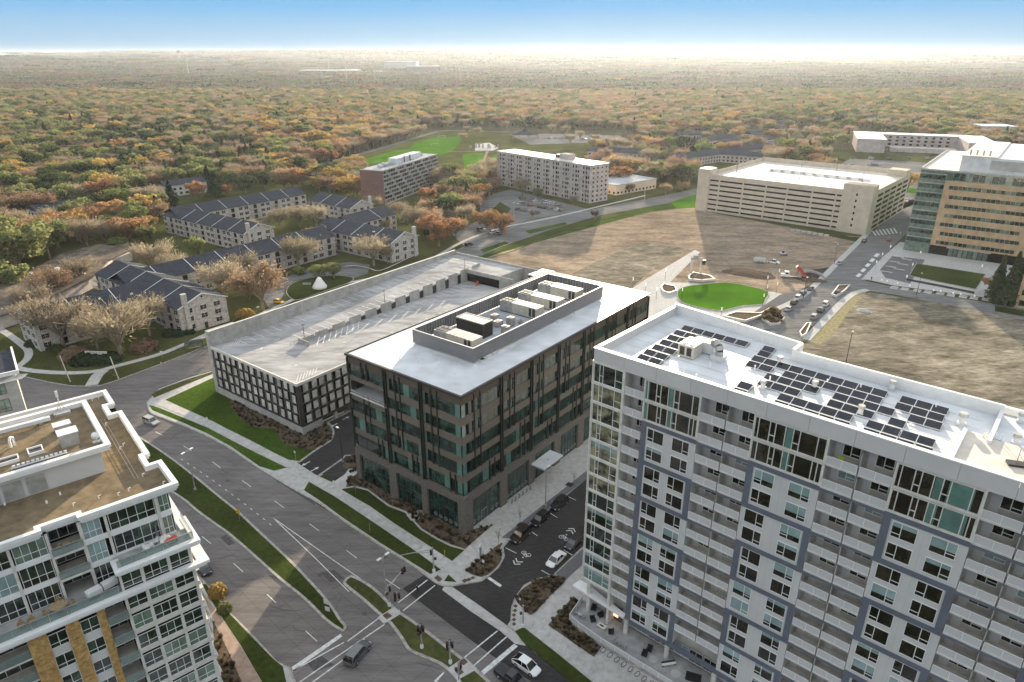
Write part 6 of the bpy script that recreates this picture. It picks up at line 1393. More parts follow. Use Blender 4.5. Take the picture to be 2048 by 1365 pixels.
q = G(1960,276); simple_house(q, R(-10), 34, 26, 12, 'small block of flats with a white railed roof at the far right', 'far_flats', 'apartment building', flat=True, roofm='roof_white', wallm='slab_white', rows=3)
# ---- distant campus and sheds
def far_block(px, py, w_, d_, h, lb, m='slab_white', rf='roof_white', n=3):
    q = G(px, py); t = thing('distant_building', lb, 'building', (q[0],q[1],0), 0)
    part('wall', MB().box(0,w_,0,d_,0,h), M[m], t); part('roof', MB().box(-1,w_+1,-1,d_+1,h,h+1.2), M[rf], t)
    for k in range(n): part('window_band', MB().box(1,w_-1,-0.3,0,h*(k+0.35)/n,h*(k+0.7)/n), M['g_blue'], t)
far_block(768,141,180,90,42,'largest pale office block of the distant campus, left part','white','roof_white',6)
far_block(812,147,150,80,30,'blue glass office block of the distant campus','g_blue','roof_white',4)
far_block(600,147,260,120,12,'long flat white shed at the left of the distant campus','white','roof_white',1)
far_block(684,146,60,40,14,'small white cube like building before the distant campus','white','roof_white',2)
far_block(744,148,60,40,10,'low white building just left of the glass campus block','white','roof_white',1)
far_block(440,140,230,80,16,'distant low grey sheds at the upper left','slab_white','roof_grey',1)
far_block(480,134,260,100,18,'distant long pale warehouse row behind the grey sheds','slab_white','roof_white',1)
far_block(1050,122,620,100,22,'distant long flat building under the hills, centre','slab_white','roof_white',1)
far_block(1150,128,260,90,22,'distant dark building in the sun glow','slab_white','roof_grey',2)
far_block(385,147,60,40,8,'tiny white shed in the far left woods','white','roof_white',1)
t = thing('water_tower', 'distant mushroom shaped water tower above the left horizon', 'water tower', (*G(410,116),0), 0)
q = t.location; t.location = (-2650, 5900, 0)
part('shaft', MB().cyl(0,0,0,88,4,3,10), M['slab_white'], t); part('tank', MB().cyl(0,0,88,101,4,16,14).cyl(0,0,101,112,16,6,14), M['slate'], t)
for i,(px,d,h,lb) in enumerate(((919,2600,104,'tall thin radio mast above the hills right of centre'),(688,2400,100,'thin lattice mast above the campus'),(655,3300,90,'short pale mast left of the campus'),(370,3000,60,'faint short mast on the left woods'))):
    r = ray(px,105); t = thing('radio_mast', lb, 'radio mast', (r[0]/r[1]*d, d, 0)); 
    part('mast', MB().cyl(0,0,0,h,1.6,0.6,4), M['steel'], t); part('top_aerial', MB().cyl(0,0,h,h+8,0.5,0.3,4), M['red'], t)
# ================================================================ CARS
PAINTS = {'white':paint('white_car_paint',(0.75,0.75,0.74),0.0),'black':paint('black_car_paint',(0.015,0.015,0.017)),'silver':paint('silver_car_paint',(0.45,0.45,0.45),0.6),'grey':paint('grey_car_paint',(0.14,0.145,0.15),0.5),'brown':paint('dark_brown_car_paint',(0.04,0.025,0.018)),'red':paint('red_car_paint',(0.30,0.02,0.015)),'blue':paint('blue_car_paint',(0.03,0.06,0.15)),'yellow':paint('yellow_car_paint',(0.75,0.42,0.01),0.0)}
def lamp_m(): return lit('headlight_lens',(0.8,0.8,0.8),0.0)
M['headl'] = mat('headlight_lens',(0.7,0.7,0.7),0.15,0.01); M['taill'] = mat('tail_light_lens',(0.35,0.02,0.02),0.2,0.01)
def loft(secs, m=0):
    """secs: list of (x, [(y,z)...] half profile from bottom to top); mirrored"""
    mb = MB(); rings = []
    for x, pr in secs:
        ring = [(x, y, z) for y, z in pr]+[(x, -y, z) for y, z in pr[::-1]]; i = len(mb.v); mb.v += ring; rings.append((i, len(ring)))
    for (i, n), (j, _) in zip(rings, rings[1:]):
        for k in range(n): mb.f.append((i+k, i+(k+1)%n, j+(k+1)%n, j+k)); mb.m.append(m)
    mb.f.append(tuple(range(rings[0][0]+rings[0][1]-1, rings[0][0]-1, -1))); mb.m.append(m)
    mb.f.append(tuple(range(rings[-1][0], rings[-1][0]+rings[-1][1]))); mb.m.append(m)
    return mb
CARM = {}
def car_meshes(kind):
    if kind in CARM: return CARM[kind]
    P = {'sedan':(4.7,1.84,0.78,1.42,[(-2.2,0),(-1.5,0),(-0.75,1),(0.55,1),(1.25,0)]),'hatch':(4.4,1.78,0.82,1.48,[(-2.12,0),(-1.95,0.35),(-1.0,1),(0.45,1),(1.2,0)]),'suv':(4.75,1.92,0.98,1.72,[(-2.3,0),(-2.1,0.75),(-1.8,1),(0.5,1),(1.1,0)]),'pickup':(5.6,1.98,1.0,1.85,[(-0.55,0),(-0.45,0.9),(-0.3,1),(0.8,1),(1.4,0)]),'van':(5.6,2.0,1.2,2.4,[(-2.75,0.0),(-2.7,0.95),(-2.5,1),(1.7,1),(2.35,0)])}[kind]
    L, W, zb, zt, cab = P; hw = W/2; L2 = L/2
    nose = zb-0.12
    S = [(-L2,[(hw-.25,.38),(hw-.18,.6),(hw-.2,zb-.1)]),(-L2+.18,[(hw-.05,.28),(hw-.02,.6),(hw-.1,zb)]),(-L2+.9,[(hw,.24),(hw,.62),(hw-.06,zb+.02)]),(0.3,[(hw,.22),(hw,.62),(hw-.06,zb)]),(L2-1.2,[(hw,.22),(hw,.6),(hw-.07,zb-.03)]),(L2-.35,[(hw-.05,.24),(hw-.04,.55),(hw-.16,nose-.05)]),(L2,[(hw-.35,.32),(hw-.28,.5),(hw-.35,nose-.17)])]
    body = loft(S).mesh('body', M['white'])
    def cabw(t): return (hw-.07)*(1-t)+(hw-.26)*t
    gl_ = []
    for x, t in cab:
        z = zb-0.02+(zt-zb)*t*0.93
        gl_.append((x, [(hw-.09, zb-0.05), (cabw(t), max(z, zb-0.04))]))
    glass_ = loft(gl_).mesh('windows', M['car_glass'])
    xs = [x for x, t in cab if t >= 1]; r = MB(); x0, x1 = min(xs), max(xs); w_ = cabw(1)+.015
    r.hexa((x0-.06,-w_),(x1+.04,-w_),(x1+.04,w_),(x0-.06,w_), zt-0.07, zt)
    for sx in (-1, 1):
        for i in range(len(cab)-1):
            (xa,ta),(xb,tb) = cab[i],cab[i+1]
            if ta != tb:
                za, zb2 = zb+(zt-zb-.05)*ta, zb+(zt-zb-.05)*tb
                r.tube((xa,sx*cabw(ta),za),(xb,sx*cabw(tb),zb2),0.05,0.05,4)
        xm = (x0+x1)/2-.05; r.tube((xm,sx*(hw-.07),zb),(xm,sx*(cabw(1)),zt-.05),0.04,0.04,4)
        if kind in('van',): r.box(-2.6,0.9,sx*(hw-.2)-.05,sx*(hw-.2)+.05,zb,zt-.05)
    roof = r.mesh('roof', M['white'])
    wr = 0.34 if kind in ('sedan','hatch') else 0.39
    wh = MB().tube((0,-.12,0),(0,.12,0),wr,wr,14,0).tube((0,-.13,0),(0,.13,0),wr*0.6,wr*0.6,10,1); wheel = wh.mesh('wheel',[M['rubber'],M['galv']])
    hl = MB().box(-.08,.12,-.2,.2,-.07,.07).mesh('headlight', M['headl']); tl_ = MB().box(-.06,.06,-.16,.16,-.1,.1).mesh('tail_light', M['taill'])
    extra = None
    if kind == 'pickup': extra = MB().box(-2.55,-.65,-.8,.8,zb+.005,zb+.02).mesh('truck_bed', M['dark'])
    CARM[kind] = (body, glass_, roof, wheel, hl, tl_, L, W, wr, nose, extra); return CARM[kind]
CB = {}
def car(kind, col, px, ang, label, group=None, z=0.0, world=None, simple=False, scale=1.0):
    body, gls, roof, wheel, hl, tlm, L, W, wr, nose, extra = car_meshes(kind)
    p = world or G(*px)
    t = thing('car' if kind not in ('pickup','van') else ('pickup_truck' if kind == 'pickup' else 'van'), label, 'car' if kind not in ('pickup','van') else kind.replace('pickup','pickup truck'), (p[0],p[1],z), ang, group)
    t.scale = (scale,)*3
    def pm(me, nm):
        k = (nm, kind, col)
        if k not in CB: m2 = me.copy(); m2.materials.clear(); m2.materials.append(PAINTS[col]); CB[k] = m2
        return obj(nm, CB[k], t)
    pm(body,'body'); pm(roof,'roof'); obj('windows', gls, t)
    for x in (-L*0.29, L*0.31):
        for y in (-W/2+.1, W/2-.1): obj('wheel', wheel, t, (x,y,wr))
    for y in (-W/2+.42, W/2-.42):
        if not simple: obj('headlight', hl, t, (L/2-.16,y,nose-.2)); obj('tail_light', tlm, t, (-L/2+.06,y*1.05,0.72 if kind!='van' else 1.1))
    if extra: obj('truck_bed', extra, t)
    return t
gd = GA
car('sedan','white',(1112,1123),gd+math.pi,'white sedan with dark roof glass parked on the side street',z=0.0)
car('sedan','black',(1148,1088),gd+math.pi,'black coupe parked behind the white sedan on the tower side')
car('suv','black',(1118,1012),gd+math.pi,'farthest of three dark cars along the office kerb, with chrome trim')
car('suv','black',(1080,1043),gd+math.pi,'glossy black SUV, middle of three dark cars along the office kerb')
car('suv','brown',(1041,1075),gd+math.pi,'large dark brown SUV nearest the corner planter',scale=1.08)
car('hatch','white',(1053,1336),R(-40),'white hatchback with dark glass roof at the bottom of the boulevard',scale=1.05)
car('pickup','black',(1022,1362),R(-42),'dark pickup truck cut by the bottom edge of the photo')
car('suv','grey',(716,1312),R(66),'dark station wagon with roof rails crossing the concrete junction',scale=1.05)
car('suv','silver',(303,847),R(-30),'silver SUV in the sunlit patch of the boulevard')
car('suv','black',(408,1140),R(-48),'dark car half hidden by the condominium corner',scale=0.95)
car('hatch','yellow',(558,607),R(-25),'yellow car on the oval drive behind the garage wall',z=0.18)
car('suv','black',(603,549),R(10),'black car parked at the top of the oval drive',z=0.18)
car('suv','black',(938,492),R(48),'dark SUV driving on the far road by the flats corner',z=-0.01)
row = 'cars parked beside the plaza lawn'
for px, k, c, l in (((1577,621),'sedan','silver','silver sedan nearest the tower in the left row by the plaza'),((1588,608),'suv','brown','dark red car second in the left row by the plaza'),((1596,598),'suv','white','white car third in the left row by the plaza'),((1605,590),'suv','grey','dark grey car at the far end of the left row by the plaza')): car(k,c,px,gd,l,row,z=0.03)
for px, k, c, l in (((1628,637),'suv','silver','pale SUV nearest the tower in the right row'),((1641,623),'suv','grey','grey car in the middle of the right row'),((1651,611),'suv','white','white SUV at the far end of the right row')): car(k,c,px,gd,l,row,z=0.03)
for px, k, c, l in (((1621,580),'sedan','grey','grey sedan driving past the fan shaped planter'),((1675,588),'suv','black','black SUV turning at the cross street'),((1679,529),'sedan','silver','silver car driving up the right street'),((1728,485),'suv','black','black car near the beige garage corner on the right street'),((1778,482),'suv','red','dark red car by the crosswalk of the tan office'),((1793,392),'suv','white','white SUV on the lane behind the beige garage')): car(k,c,px,gd if k!='x' else 0,l,z=0.04)
car('van','white',(1806,404),R(-38),'white delivery van on the lane beside the tan office',z=0.04)
car('pickup','white',(1546,527),R(-30),'white pickup truck with service body on the dirt lot',z=0.0)
# parking lots
cols_ = ['white','silver','grey','black','red','blue','white','silver','grey','black']
cn = {'white':'white','silver':'silver','grey':'grey','black':'black','red':'dark red','blue':'blue','brown':'brown','yellow':'yellow'}
def lot(p0, step, n, ang, grp, where, seed, skip=()):
    rr = random.Random(seed)
    for k in range(n):
        if k in skip: continue
        c = rr.choice(cols_); kd = rr.choice(['sedan','suv','hatch'])
        o_ = ['first','second','third','fourth','fifth','sixth','seventh','eighth','ninth','tenth','eleventh','twelfth'][k]
        car(kd, c, None, ang, f'{cn[c]} {"SUV" if kd=="suv" else "car"} {o_} {where}', grp, 0.19, world=(p0[0]+step[0]*k, p0[1]+step[1]*k), simple=True)
dx, dy = math.cos(R(-41)), math.sin(R(-41))
q = G(1043,399); lot(q,(dx*2.9,dy*2.9),11,R(49),'cars in the lot by the white slab','in the back row by the white slab block',1,(5,))
q = G(1040,409); lot(q,(dx*2.9,dy*2.9),12,R(49),'cars in the lot by the white slab','in the middle row by the white slab block',2,(4,9))
q = G(1036,421); lot(q,(dx*2.9,dy*2.9),6,R(49),'cars in the lot by the white slab','in the front row by the white slab block',3)
q = G(962,462); lot(q,(dx*3,dy*3),5,R(49),'cars by the red maples','in the small lot between the red maples and the street',4,(2,))
q = G(958,373); lot(q,(3.2,1.5),6,R(60),'cars behind the maples','in the shaded lot between the two slab blocks',5,(1,))
q = G(1690,343); lot(q,(3.0,0.4),4,R(80),'cars in the upper right lot','in the near left cluster of the upper right lot',6)
q = G(1735,344); lot(q,(3.0,0.4),5,R(80),'cars in the upper right lot','in the near right cluster of the upper right lot',7)
q = G(1690,333); lot(q,(3.0,0.4),3,R(80),'cars in the upper right lot','in the far left cluster of the upper right lot',8)
q = G(1738,332); lot(q,(3.0,0.4),4,R(80),'cars in the upper right lot','in the far right cluster of the upper right lot',9)
q = G(1705,318); lot(q,(16,-0.5),6,R(5),'cars in the upper right lot','along the row at the foot of the white roofed flats',10)
q = G(1100,278); lot(q,(6,-1),8,R(5),'cars by the park pavilion','on the park lot behind the white slab',11,(2,5))
# ---- construction machines
t = thing('dump_truck', 'white cab dump truck with raised red bed on the dirt lot', 'dump truck', (*G(1592,558),0), R(-14)+math.pi)
part('cab', MB().box(3.0,4.8,-1.1,1.1,0.9,2.9).box(4.8,6.0,-0.95,0.95,0.8,1.9), PAINTS['white'], t); part('windshield', MB().box(4.78,4.85,-0.9,0.9,2.0,2.75).box(3.3,4.5,-1.13,1.13,2.0,2.7), M['car_glass'], t)
part('chassis', MB().box(-3,5.8,-0.5,0.5,0.6,0.9), M['dark'], t)
m = MB(); ca, sa = math.cos(R(48)), math.sin(R(48))
def dbx(x,z): return (-3.0+x*ca, z*1.0+1.0+x*sa-0*z) 
A_ = [(-3.0,1.0),(0.8,4.9),(0.0,5.7),(-3.9,1.8)]
for sy in (-1.15,1.05): m.face([(A_[k][0],sy,A_[k][1]) for k in (0,1,2,3)]); m.face([(A_[k][0],sy+.1,A_[k][1]) for k in (3,2,1,0)])
m.face([(A_[0][0],-1.15,A_[0][1]),(A_[1][0],-1.15,A_[1][1]),(A_[1][0],1.15,A_[1][1]),(A_[0][0],1.15,A_[0][1])]); m.face([(A_[1][0],-1.15,A_[1][1]),(A_[1][0],1.15,A_[1][1]),(A_[2][0],1.15,A_[2][1]),(A_[2][0],-1.15,A_[2][1])]); m.tube((0.5,0,1.0),(-0.4,0,3.6),0.12,0.12,6)
part('raised_bed', m, M['red'], t)
whl = MB().tube((0,-.16,0),(0,.16,0),0.5,0.5,14,0).tube((0,-.17,0),(0,.17,0),0.28,0.28,10,1).mesh('wheel',[M['rubber'],M['galv']])
for x in (5.0,-0.8,-2.1):
    for y in (-1.0,1.0): obj('wheel', whl, t, (x,y,0.5))
t = thing('skid_steer', 'small white skid steer loader with black cage on the dirt lot', 'loader', (*G(1565,511),0), R(-30))
part('body', MB().box(-1.2,0.9,-0.6,0.6,0.4,1.2), PAINTS['white'], t); part('cage', MB().box(-0.4,0.6,-0.5,0.5,1.2,2.0), M['dark'], t); part('lift_arm', MB().box(-1.2,1.4,-0.85,-0.65,0.9,1.15).box(-1.2,1.4,0.65,0.85,0.9,1.15), PAINTS['white'], t); part('bucket', MB().box(1.4,2.1,-0.9,0.9,0.05,0.6), M['dark'], t)
for x in (-0.7,0.6):
    for y in (-0.75,0.75): obj('wheel', whl, t, (x,y,0.45))
t = thing('utility_trailer', 'white boxy equipment trailer behind the white pickup on the dirt lot', 'trailer', (*G(1520,526),0), R(-20))
part('body', MB().box(-2.6,2.2,-1.0,1.0,0.6,2.1).box(-2.9,-2.6,-0.8,0.8,0.8,1.6), M['white'], t); part('ladder_rack', MB().box(-2.4,2.0,-0.9,-0.8,2.3,2.4).box(-2.4,2.0,0.8,0.9,2.3,2.4).box(-2.3,-2.2,-0.9,0.9,2.1,2.3).box(1.8,1.9,-0.9,0.9,2.1,2.3), M['galv'], t)
for y in (-0.95,0.95): obj('wheel', whl, t, (-0.4,y,0.45)); obj('wheel', whl, t, (0.7,y,0.45))
def mound(px, r, h, lb, m='dirt', seed=1):
    rr = random.Random(seed); mb = MB(); n = 14; c_ = G(*px); mb.v.append((0,0,h))
    for ring, (f_, z) in enumerate(((0.4,h*0.75),(0.75,h*0.3),(1.0,-0.05))):
        for k in range(n): a = 2*math.pi*k/n; q = r*f_*rr.uniform(0.8,1.2); mb.v.append((q*math.cos(a)*1.6, q*math.sin(a), z*rr.uniform(0.7,1.2) if z > 0 else z))
    for k in range(n): mb.f.append((0,1+k,1+(k+1)%n)); mb.m.append(0)
    for j in range(2):
        for k in range(n): a = 1+j*n; mb.f.append((a+k,a+n+k,a+n+(k+1)%n,a+(k+1)%n)); mb.m.append(0)
    obj('soil_mound', mb.mesh('soil_mound', M[m]), None, (c_[0],c_[1],0), R(-30), label=lb, category='soil mound')
mound((1540,503),4.5,1.2,'long low pile of brown soil behind the skid steer loader',seed=2); mound((1618,560),4.0,1.3,'dark soil heap being dumped behind the red truck bed','mulch',3); mound((1500,548),7,0.9,'flat dark soil spread left of the dump truck','mulch',4)
mound((1727,622),1.8,0.8,'pale rubble heap on the right dirt lot','gravel',5)
t = thing('pallet_stack', 'row of pale pallets along the foot of the beige garage', 'pallet stack', (*G(1580,463),0), R(-38)); 
for k in range(7): boxo('pallet', k*2.8, k*2.8+2.0, 0, 1.6, 0, 0.8+0.2*(k%2), 'slab_white', t)
t = thing('curved_formwork', 'curved pale concrete wall segment beside the dump truck', 'wall', (0,0,0)); part('wall', MB().strip(cat_rom(GL([(1600,548),(1620,545),(1642,552),(1650,560)]),4),0.5,0,1.0), M['concrete'], t)
sheet('pavement', cat_rom(GL([(1600,548),(1625,540),(1690,532),(1672,548),(1650,563),(1630,556)]),2,True), M['asphalt'], 0.015, raw=True)
# ================================================================ POLES, SIGNALS, SIGNS
def streetlight(px, h, lb, arm=1.2, ang=0.0, z=0.15, m='galv', grp='street lamps', single=False):
    p = G(*px); t = thing('street_lamp', lb, 'street lamp', (p[0],p[1],z), ang, grp)
    part('base', MB().cyl(0,0,0,0.45,0.28,0.28,8), M['kerb'], t); part('pole', MB().cyl(0,0,0.4,h,0.11,0.07,8), M[m], t)
    part('arm', MB().box(-arm if not single else 0,arm,-0.05,0.05,h-0.12,h-0.02), M[m], t)
    for sx in ((-1,1) if not single else (1,)): part('lamp_head', MB().box(sx*arm-0.4,sx*arm+0.4,-0.2,0.2,h-0.06,h+0.08), M['lamp_head'], t)
streetlight((391,981),9.5,'twin headed street lamp on the grass median beside the condominium',1.0,GA+0.2)
streetlight((1091,1014),9.2,'tall slim lamp on the paved strip before the office entrance canopy',0.7,GA,single=True,m='steel')
streetlight((686,925),8.6,'dark slender lamp at the garage driveway island',0.7,GA+1.5,m='dark',single=True)
streetlight((773,1190),8.0,'street lamp with long flat twin head over the left turn lane',0.9,GA,m='galv')
streetlight((1606,600),8.5,'dark lamp post beside the row of cars at the plaza',0.6,GA,m='dark',single=True)
streetlight((1668,528),8.5,'dark lamp post at the kerb of the right street',0.6,GA,m='dark',single=True)
streetlight((1690,735),11,'dark lamp post standing on the near edge of the right dirt lot',0.6,GA,m='dark',single=True)
streetlight((1832,594),9,'tall dark lamp post on the cross street before the rectangular lawn',0.6,GA,m='dark',single=True)
streetlight((1028,435),8,'grey street lamp at the far road junction by the car lot',0.9,GA)
streetlight((520,655),7,'short dark lamp by the oval drive',0.3,GA,m='dark',single=True)
def signal_head(t, x, y, z, ang=0):
    hd = obj('signal_head', cmesh(('sigh',), lambda: MB().box(-0.17,0.17,-0.17,0.17,-0.5,0.5).mesh('signal_head', M['dark'])), t, (x,y,z), ang)
    for k, c in enumerate(('red','yellow','lime')):
        obj('lens', cmesh(('lens',k), lambda: MB().tube((0,-0.2,0),(0,-0.27,0),0.1,0.1,10).mesh('lens', M['dark_void'] if k else M['taill'])), hd, (0,0,0.36-k*0.36))
def signal(px, lb, h=4.2, arm=0, ang=0.0, heads=((0.35,0),), mh=(), z=0.15):
    p = G(*px); t = thing('traffic_signal', lb, 'traffic signal', (p[0],p[1],z), ang, 'traffic signals of the junction')
    part('base', MB().cyl(0,0,0,0.6,0.3,0.25,8), M['lamp_head'], t); part('pole', MB().cyl(0,0,0.5,h if not arm else h+0.4,0.12,0.1,8), M['galv'], t)
    for x, y in heads: signal_head(t, x, y, h-0.7)
    part('walk_signal', MB().box(-0.55,-0.15,-0.15,0.15,2.6,3.0), M['dark'], t)
    if arm:
        part('mast_arm', MB().tube((0,0,h),(arm,0,h+0.3),0.09,0.05,6).tube((0,0,h-0.7),(arm*0.45,0,h-0.05),0.05,0.05,5), M['galv'], t)
        for x in mh: signal_head(t, x, 0, h+0.1)
signal((868,1145),'traffic signal with two bare mast arms at the office corner',5.0,6.5,R(200),mh=())
signal((779,1213),'left signal post on the small island beside the crossing',4.0,5.2,R(62),mh=(4.0,4.6))
signal((797,1228),'right signal post on the small island beside the crossing',4.4,heads=((0.35,0),(-0.35,0.1)))
signal((844,1297),'signal post with four black heads in the middle of the dry island',4.6,heads=((0.4,0),(-0.4,0),(0,0.4),(0,-0.4)))
signal((901,1328),'signal post at the lower crossing of the dry island',4.4,heads=((0.4,0),(-0.4,0),(0,0.35)))
signal((1046,1255),'signal post at the planter corner on the tower side',4.4,heads=((0.35,0),))
signal((918,1368),'signal post cut by the bottom edge at the junction',4.2)
def signpost(px, lb, w_, h_, hz_, m='lamp_head', ang=0.0, z=0.15, diamond=False, cat='sign', sym=None):
    p = G(*px); t = thing('road_sign', lb, cat, (p[0],p[1],z), ang)
    part('post', MB().box(-0.03,0.03,-0.03,0.03,0,hz_), M['steel'], t)
    if diamond: part('sign_plate', MB().face([(0,-0.05,hz_-h_/2),(w_/2,-0.05,hz_),(0,-0.05,hz_+h_/2),(-w_/2,-0.05,hz_)]).face([(0,-0.04,hz_-h_/2),(-w_/2,-0.04,hz_),(0,-0.04,hz_+h_/2),(w_/2,-0.04,hz_)]), M[m], t)
    else: part('sign_plate', MB().box(-w_/2,w_/2,-0.06,-0.035,hz_-h_/2,hz_+h_/2), M[m], t)
    if sym: part('symbol', MB().tube((0,-0.08,hz_+0.22),(0,-0.061,hz_+0.22),0.09,0.09,8).box(-0.06,0.06,-0.08,-0.061,hz_-0.05,hz_+0.13).box(-0.10,-0.03,-0.08,-0.061,hz_-0.3,hz_-0.05).box(0.02,0.09,-0.08,-0.061,hz_-0.3,hz_-0.05), M['dark'], t)
signpost((480,1044),'yellow pedestrian warning sign on the edge of the long median',1.0,1.0,2.3,'yellow',R(-25),sym=1)
signpost((417,852),'small white sign standing at the footpath beside the garage lawn',0.6,0.8,1.9,ang=R(-30))
signpost((592,922),'round topped white sign on the lawn at the driveway mouth',0.5,0.5,2.2,ang=R(-30))
signpost((967,1140),'small white sign in the corner planter',0.5,0.6,1.8,ang=R(-30))
signpost((1040,1208),'short white marker at the tower side planter edge',0.3,0.4,0.9,ang=R(-30))
signpost((740,1064),'slim stake of a newly planted tree in the grass strip',0.05,0.3,1.8,'steel')
signpost((890,1117),'orange topped marker post in the office lawn',0.15,0.5,1.4,'yellow')
signpost((653,1211),'upper white sign lying low at the tip of the long median',0.9,0.9,0.6,ang=R(-20)); signpost((656,1225),'lower white sign lying low at the tip of the long median',0.9,0.9,0.6,ang=R(-20))
signpost((325,716),'white topped street sign near the bus shelter',0.8,0.6,1.8); signpost((228+96,735),'small white post sign at the kerb before the bus shelter',0.3,0.5,1.3)
for (px,py,h,lb) in ((141,765,8,'leaning wooden utility pole with a brace at the left kerb'),(238,760,7,'straight wooden utility pole at the west street kerb')):
    p = G(px,py); t = thing('utility_pole', lb, 'utility pole', (p[0],p[1],0.15), 0); part('pole', MB().tube((0,0,0),(-0.9,0,h),0.15,0.11,8), M['cream_trim'], t); part('crossarm', MB().tube((-1.5,0,h*0.12+0.6),(0.3,0,h*0.12+0.2),0.05,0.05,5), M['bark'], t)
t = thing('totem_sign', 'white looped totem sign in front of the corner planter', 'sign', (*G(961,1117),0.18), GA)
m = MB(); 
for a, b in (((-.35,0),(-.35,2.6)),((.35,0),(.35,2.6))): m.tube((a[0],0,a[1]),(b[0],0,b[1]),0.1,0.1,6)
for k in range(6): a0, a1 = math.pi*k/6, math.pi*(k+1)/6; m.tube((0.35*math.cos(a0),0,2.6+0.35*math.sin(a0)),(0.35*math.cos(a1),0,2.6+0.35*math.sin(a1)),0.1,0.1,6)
part('loop', m, M['white_trim'], t); part('sign_plate', MB().box(-0.25,0.25,-0.04,0.04,0.3,2.3), M['galv'], t)
# bus shelter
t = thing('bus_shelter', 'dark framed glass bus shelter by the west street', 'bus shelter', (*G(372,705),0.16), R(30))
part('roof', MB().box(0,5.2,0,2,2.5,2.65), M['dark'], t)
for x in (0.05,1.3,2.55,3.8,5.05): part('post', MB().box(x,x+0.08,1.85,1.93,0,2.5), M['dark'], t)
for x in (0.05,5.05): part('post', MB().box(x,x+0.08,0.1,0.18,0,2.5), M['dark'], t)
for k in range(4): boxo('pane', 0.15+k*1.25, 1.3+k*1.25, 1.86, 1.88, 0.3, 2.3, 'rail_glass', t)
part('bench', MB().box(1,4.2,1.2,1.7,0.4,0.5), M['galv'], t)
# monument sign with unreadable lettering, on its hedge
t = thing('monument_sign', 'white lettered sign on a dark hedge in front of the bare trees', 'sign', (*G(196,722),0.15), R(-4))
part('board', MB().box(-3.4,3.4,-0.1,0.1,2.3,3.0).box(-1.6,1.6,-0.1,0.1,1.9,2.3), M['white_trim'], t); part('post', MB().box(-3.2,-3.0,-0.05,0.05,0,2.3).box(3.0,3.2,-0.05,0.05,0,2.3), M['dark'], t)
lt = MB()
for k in range(13): lt.box(-2.9+k*0.45,-2.9+k*0.45+0.07,-0.13,-0.101,2.42,2.85).box(-2.9+k*0.45,-2.9+k*0.45+0.26,-0.13,-0.1012,2.42 if k%2 else 2.78,2.5 if k%2 else 2.85)
part('lettering', lt, M['dark'], t)
# white rounded cone and bench on the oval island
mb_ = MB(); nn = 16; prof = [(0.0,4.4),(0.5,4.25),(1.0,3.6),(1.7,2.4),(2.5,1.1),(2.85,0.5),(2.7,0.0)]
mb_.v.append((0,0,prof[0][1]))
for r_, z_ in prof[1:]:
    for k in range(nn): a = 2*math.pi*k/nn; mb_.v.append((r_*math.cos(a), r_*math.sin(a), z_))
for k in range(nn): mb_.f.append((0,1+k,1+(k+1)%nn)); mb_.m.append(0)
for j in range(len(prof)-2):
    for k in range(nn): a = 1+j*nn; mb_.f.append((a+k,a+nn+k,a+nn+(k+1)%nn,a+(k+1)%nn)); mb_.m.append(0)
obj('white_cone', mb_.mesh('white_cone', M['white_trim'], True), None, (*G(640,577),0.25), 0, label='big white rounded cone on the oval lawn behind the garage', category='sculpture')
t = thing('park_bench', 'grey green bench beside the white cone on the oval lawn', 'bench', (*G(614,573),0.25), R(5)); part('seat', MB().box(-1.6,1.6,-0.3,0.3,0.5,0.65), M['galv'], t); part('backrest', MB().box(-1.6,1.6,0.25,0.35,0.65,1.2), M['galv'], t); part('leg', MB().box(-1.4,-1.2,-0.25,0.25,0,0.5), M['dark'], t); part('leg', MB().box(1.2,1.4,-0.25,0.25,0,0.5), M['dark'], t)
# bike racks
def rack(px, lb, grp, ang, z=0.19, s=1.0):
    p = G(*px); m = MB(); P = [(0,0),(0.38,0.28),(0.38,0.72),(0,1.0),(-0.38,0.72),(-0.38,0.28)]
    for k in range(6): a, b = P[k], P[(k+1)%6]; m.tube((a[0]*s,0,a[1]*s+0.03),(b[0]*s,0,b[1]*s+0.03),0.045,0.045,5)
    obj('bike_rack', m.mesh('bike_rack', M['dark']), None, (p[0],p[1],z), ang, label=lb, category='bike rack', group=grp)
nth = ['nearest','second','third','fourth','fifth','sixth','seventh','eighth','ninth']
for k in range(6): rack((1024+k*7.3,1009-k*5.4), f'{nth[k]} hexagonal bike rack from the corner along the office front', 'bike racks at the office', GA+R(90)*0+R(20))
for k in range(9): rack((1206+k*13.6,1308+k*9.6), f'{nth[k]} hexagonal bike rack from the left below the terrace', 'bike racks below the terrace', tA+R(60), s=1.1)
# plaza
def planter(px, lb, m='mulch'):
    P = GL(px); t = thing('planter', lb, 'planter', (0,0,0)); mb = MB(); Q = inset(P,0.35)
    for k in range(len(P)): mb.hexa(P[k],P[(k+1)%len(P)],Q[(k+1)%len(P)],Q[k],0,0.9)
    part('rim_wall', mb, M['cream_trim'], t); part('soil', MB().sheet(Q,0.7), M[m], t)
planter([(1376,556),(1386,548),(1420,555),(1430,562),(1404,564),(1378,562)],'larger white rimmed planter at the top of the plaza lawn')
planter([(1321,578),(1326,571),(1350,576),(1354,585),(1338,590),(1325,586)],'smaller white rimmed planter left of the plaza lawn')
planter([(1523,640),(1535,622),(1556,625),(1568,640),(1560,650),(1540,652)],'fan shaped planter with dry grasses beside the parked cars')
planter([(1446,636),(1470,628),(1520,630),(1542,618),(1530,632),(1490,646)],'long angled planter terrace below the plaza lawn')
planter([(1598,668),(1612,650),(1622,650),(1612,672),(1602,677)],'rounded kerb planter next to the tower roof')
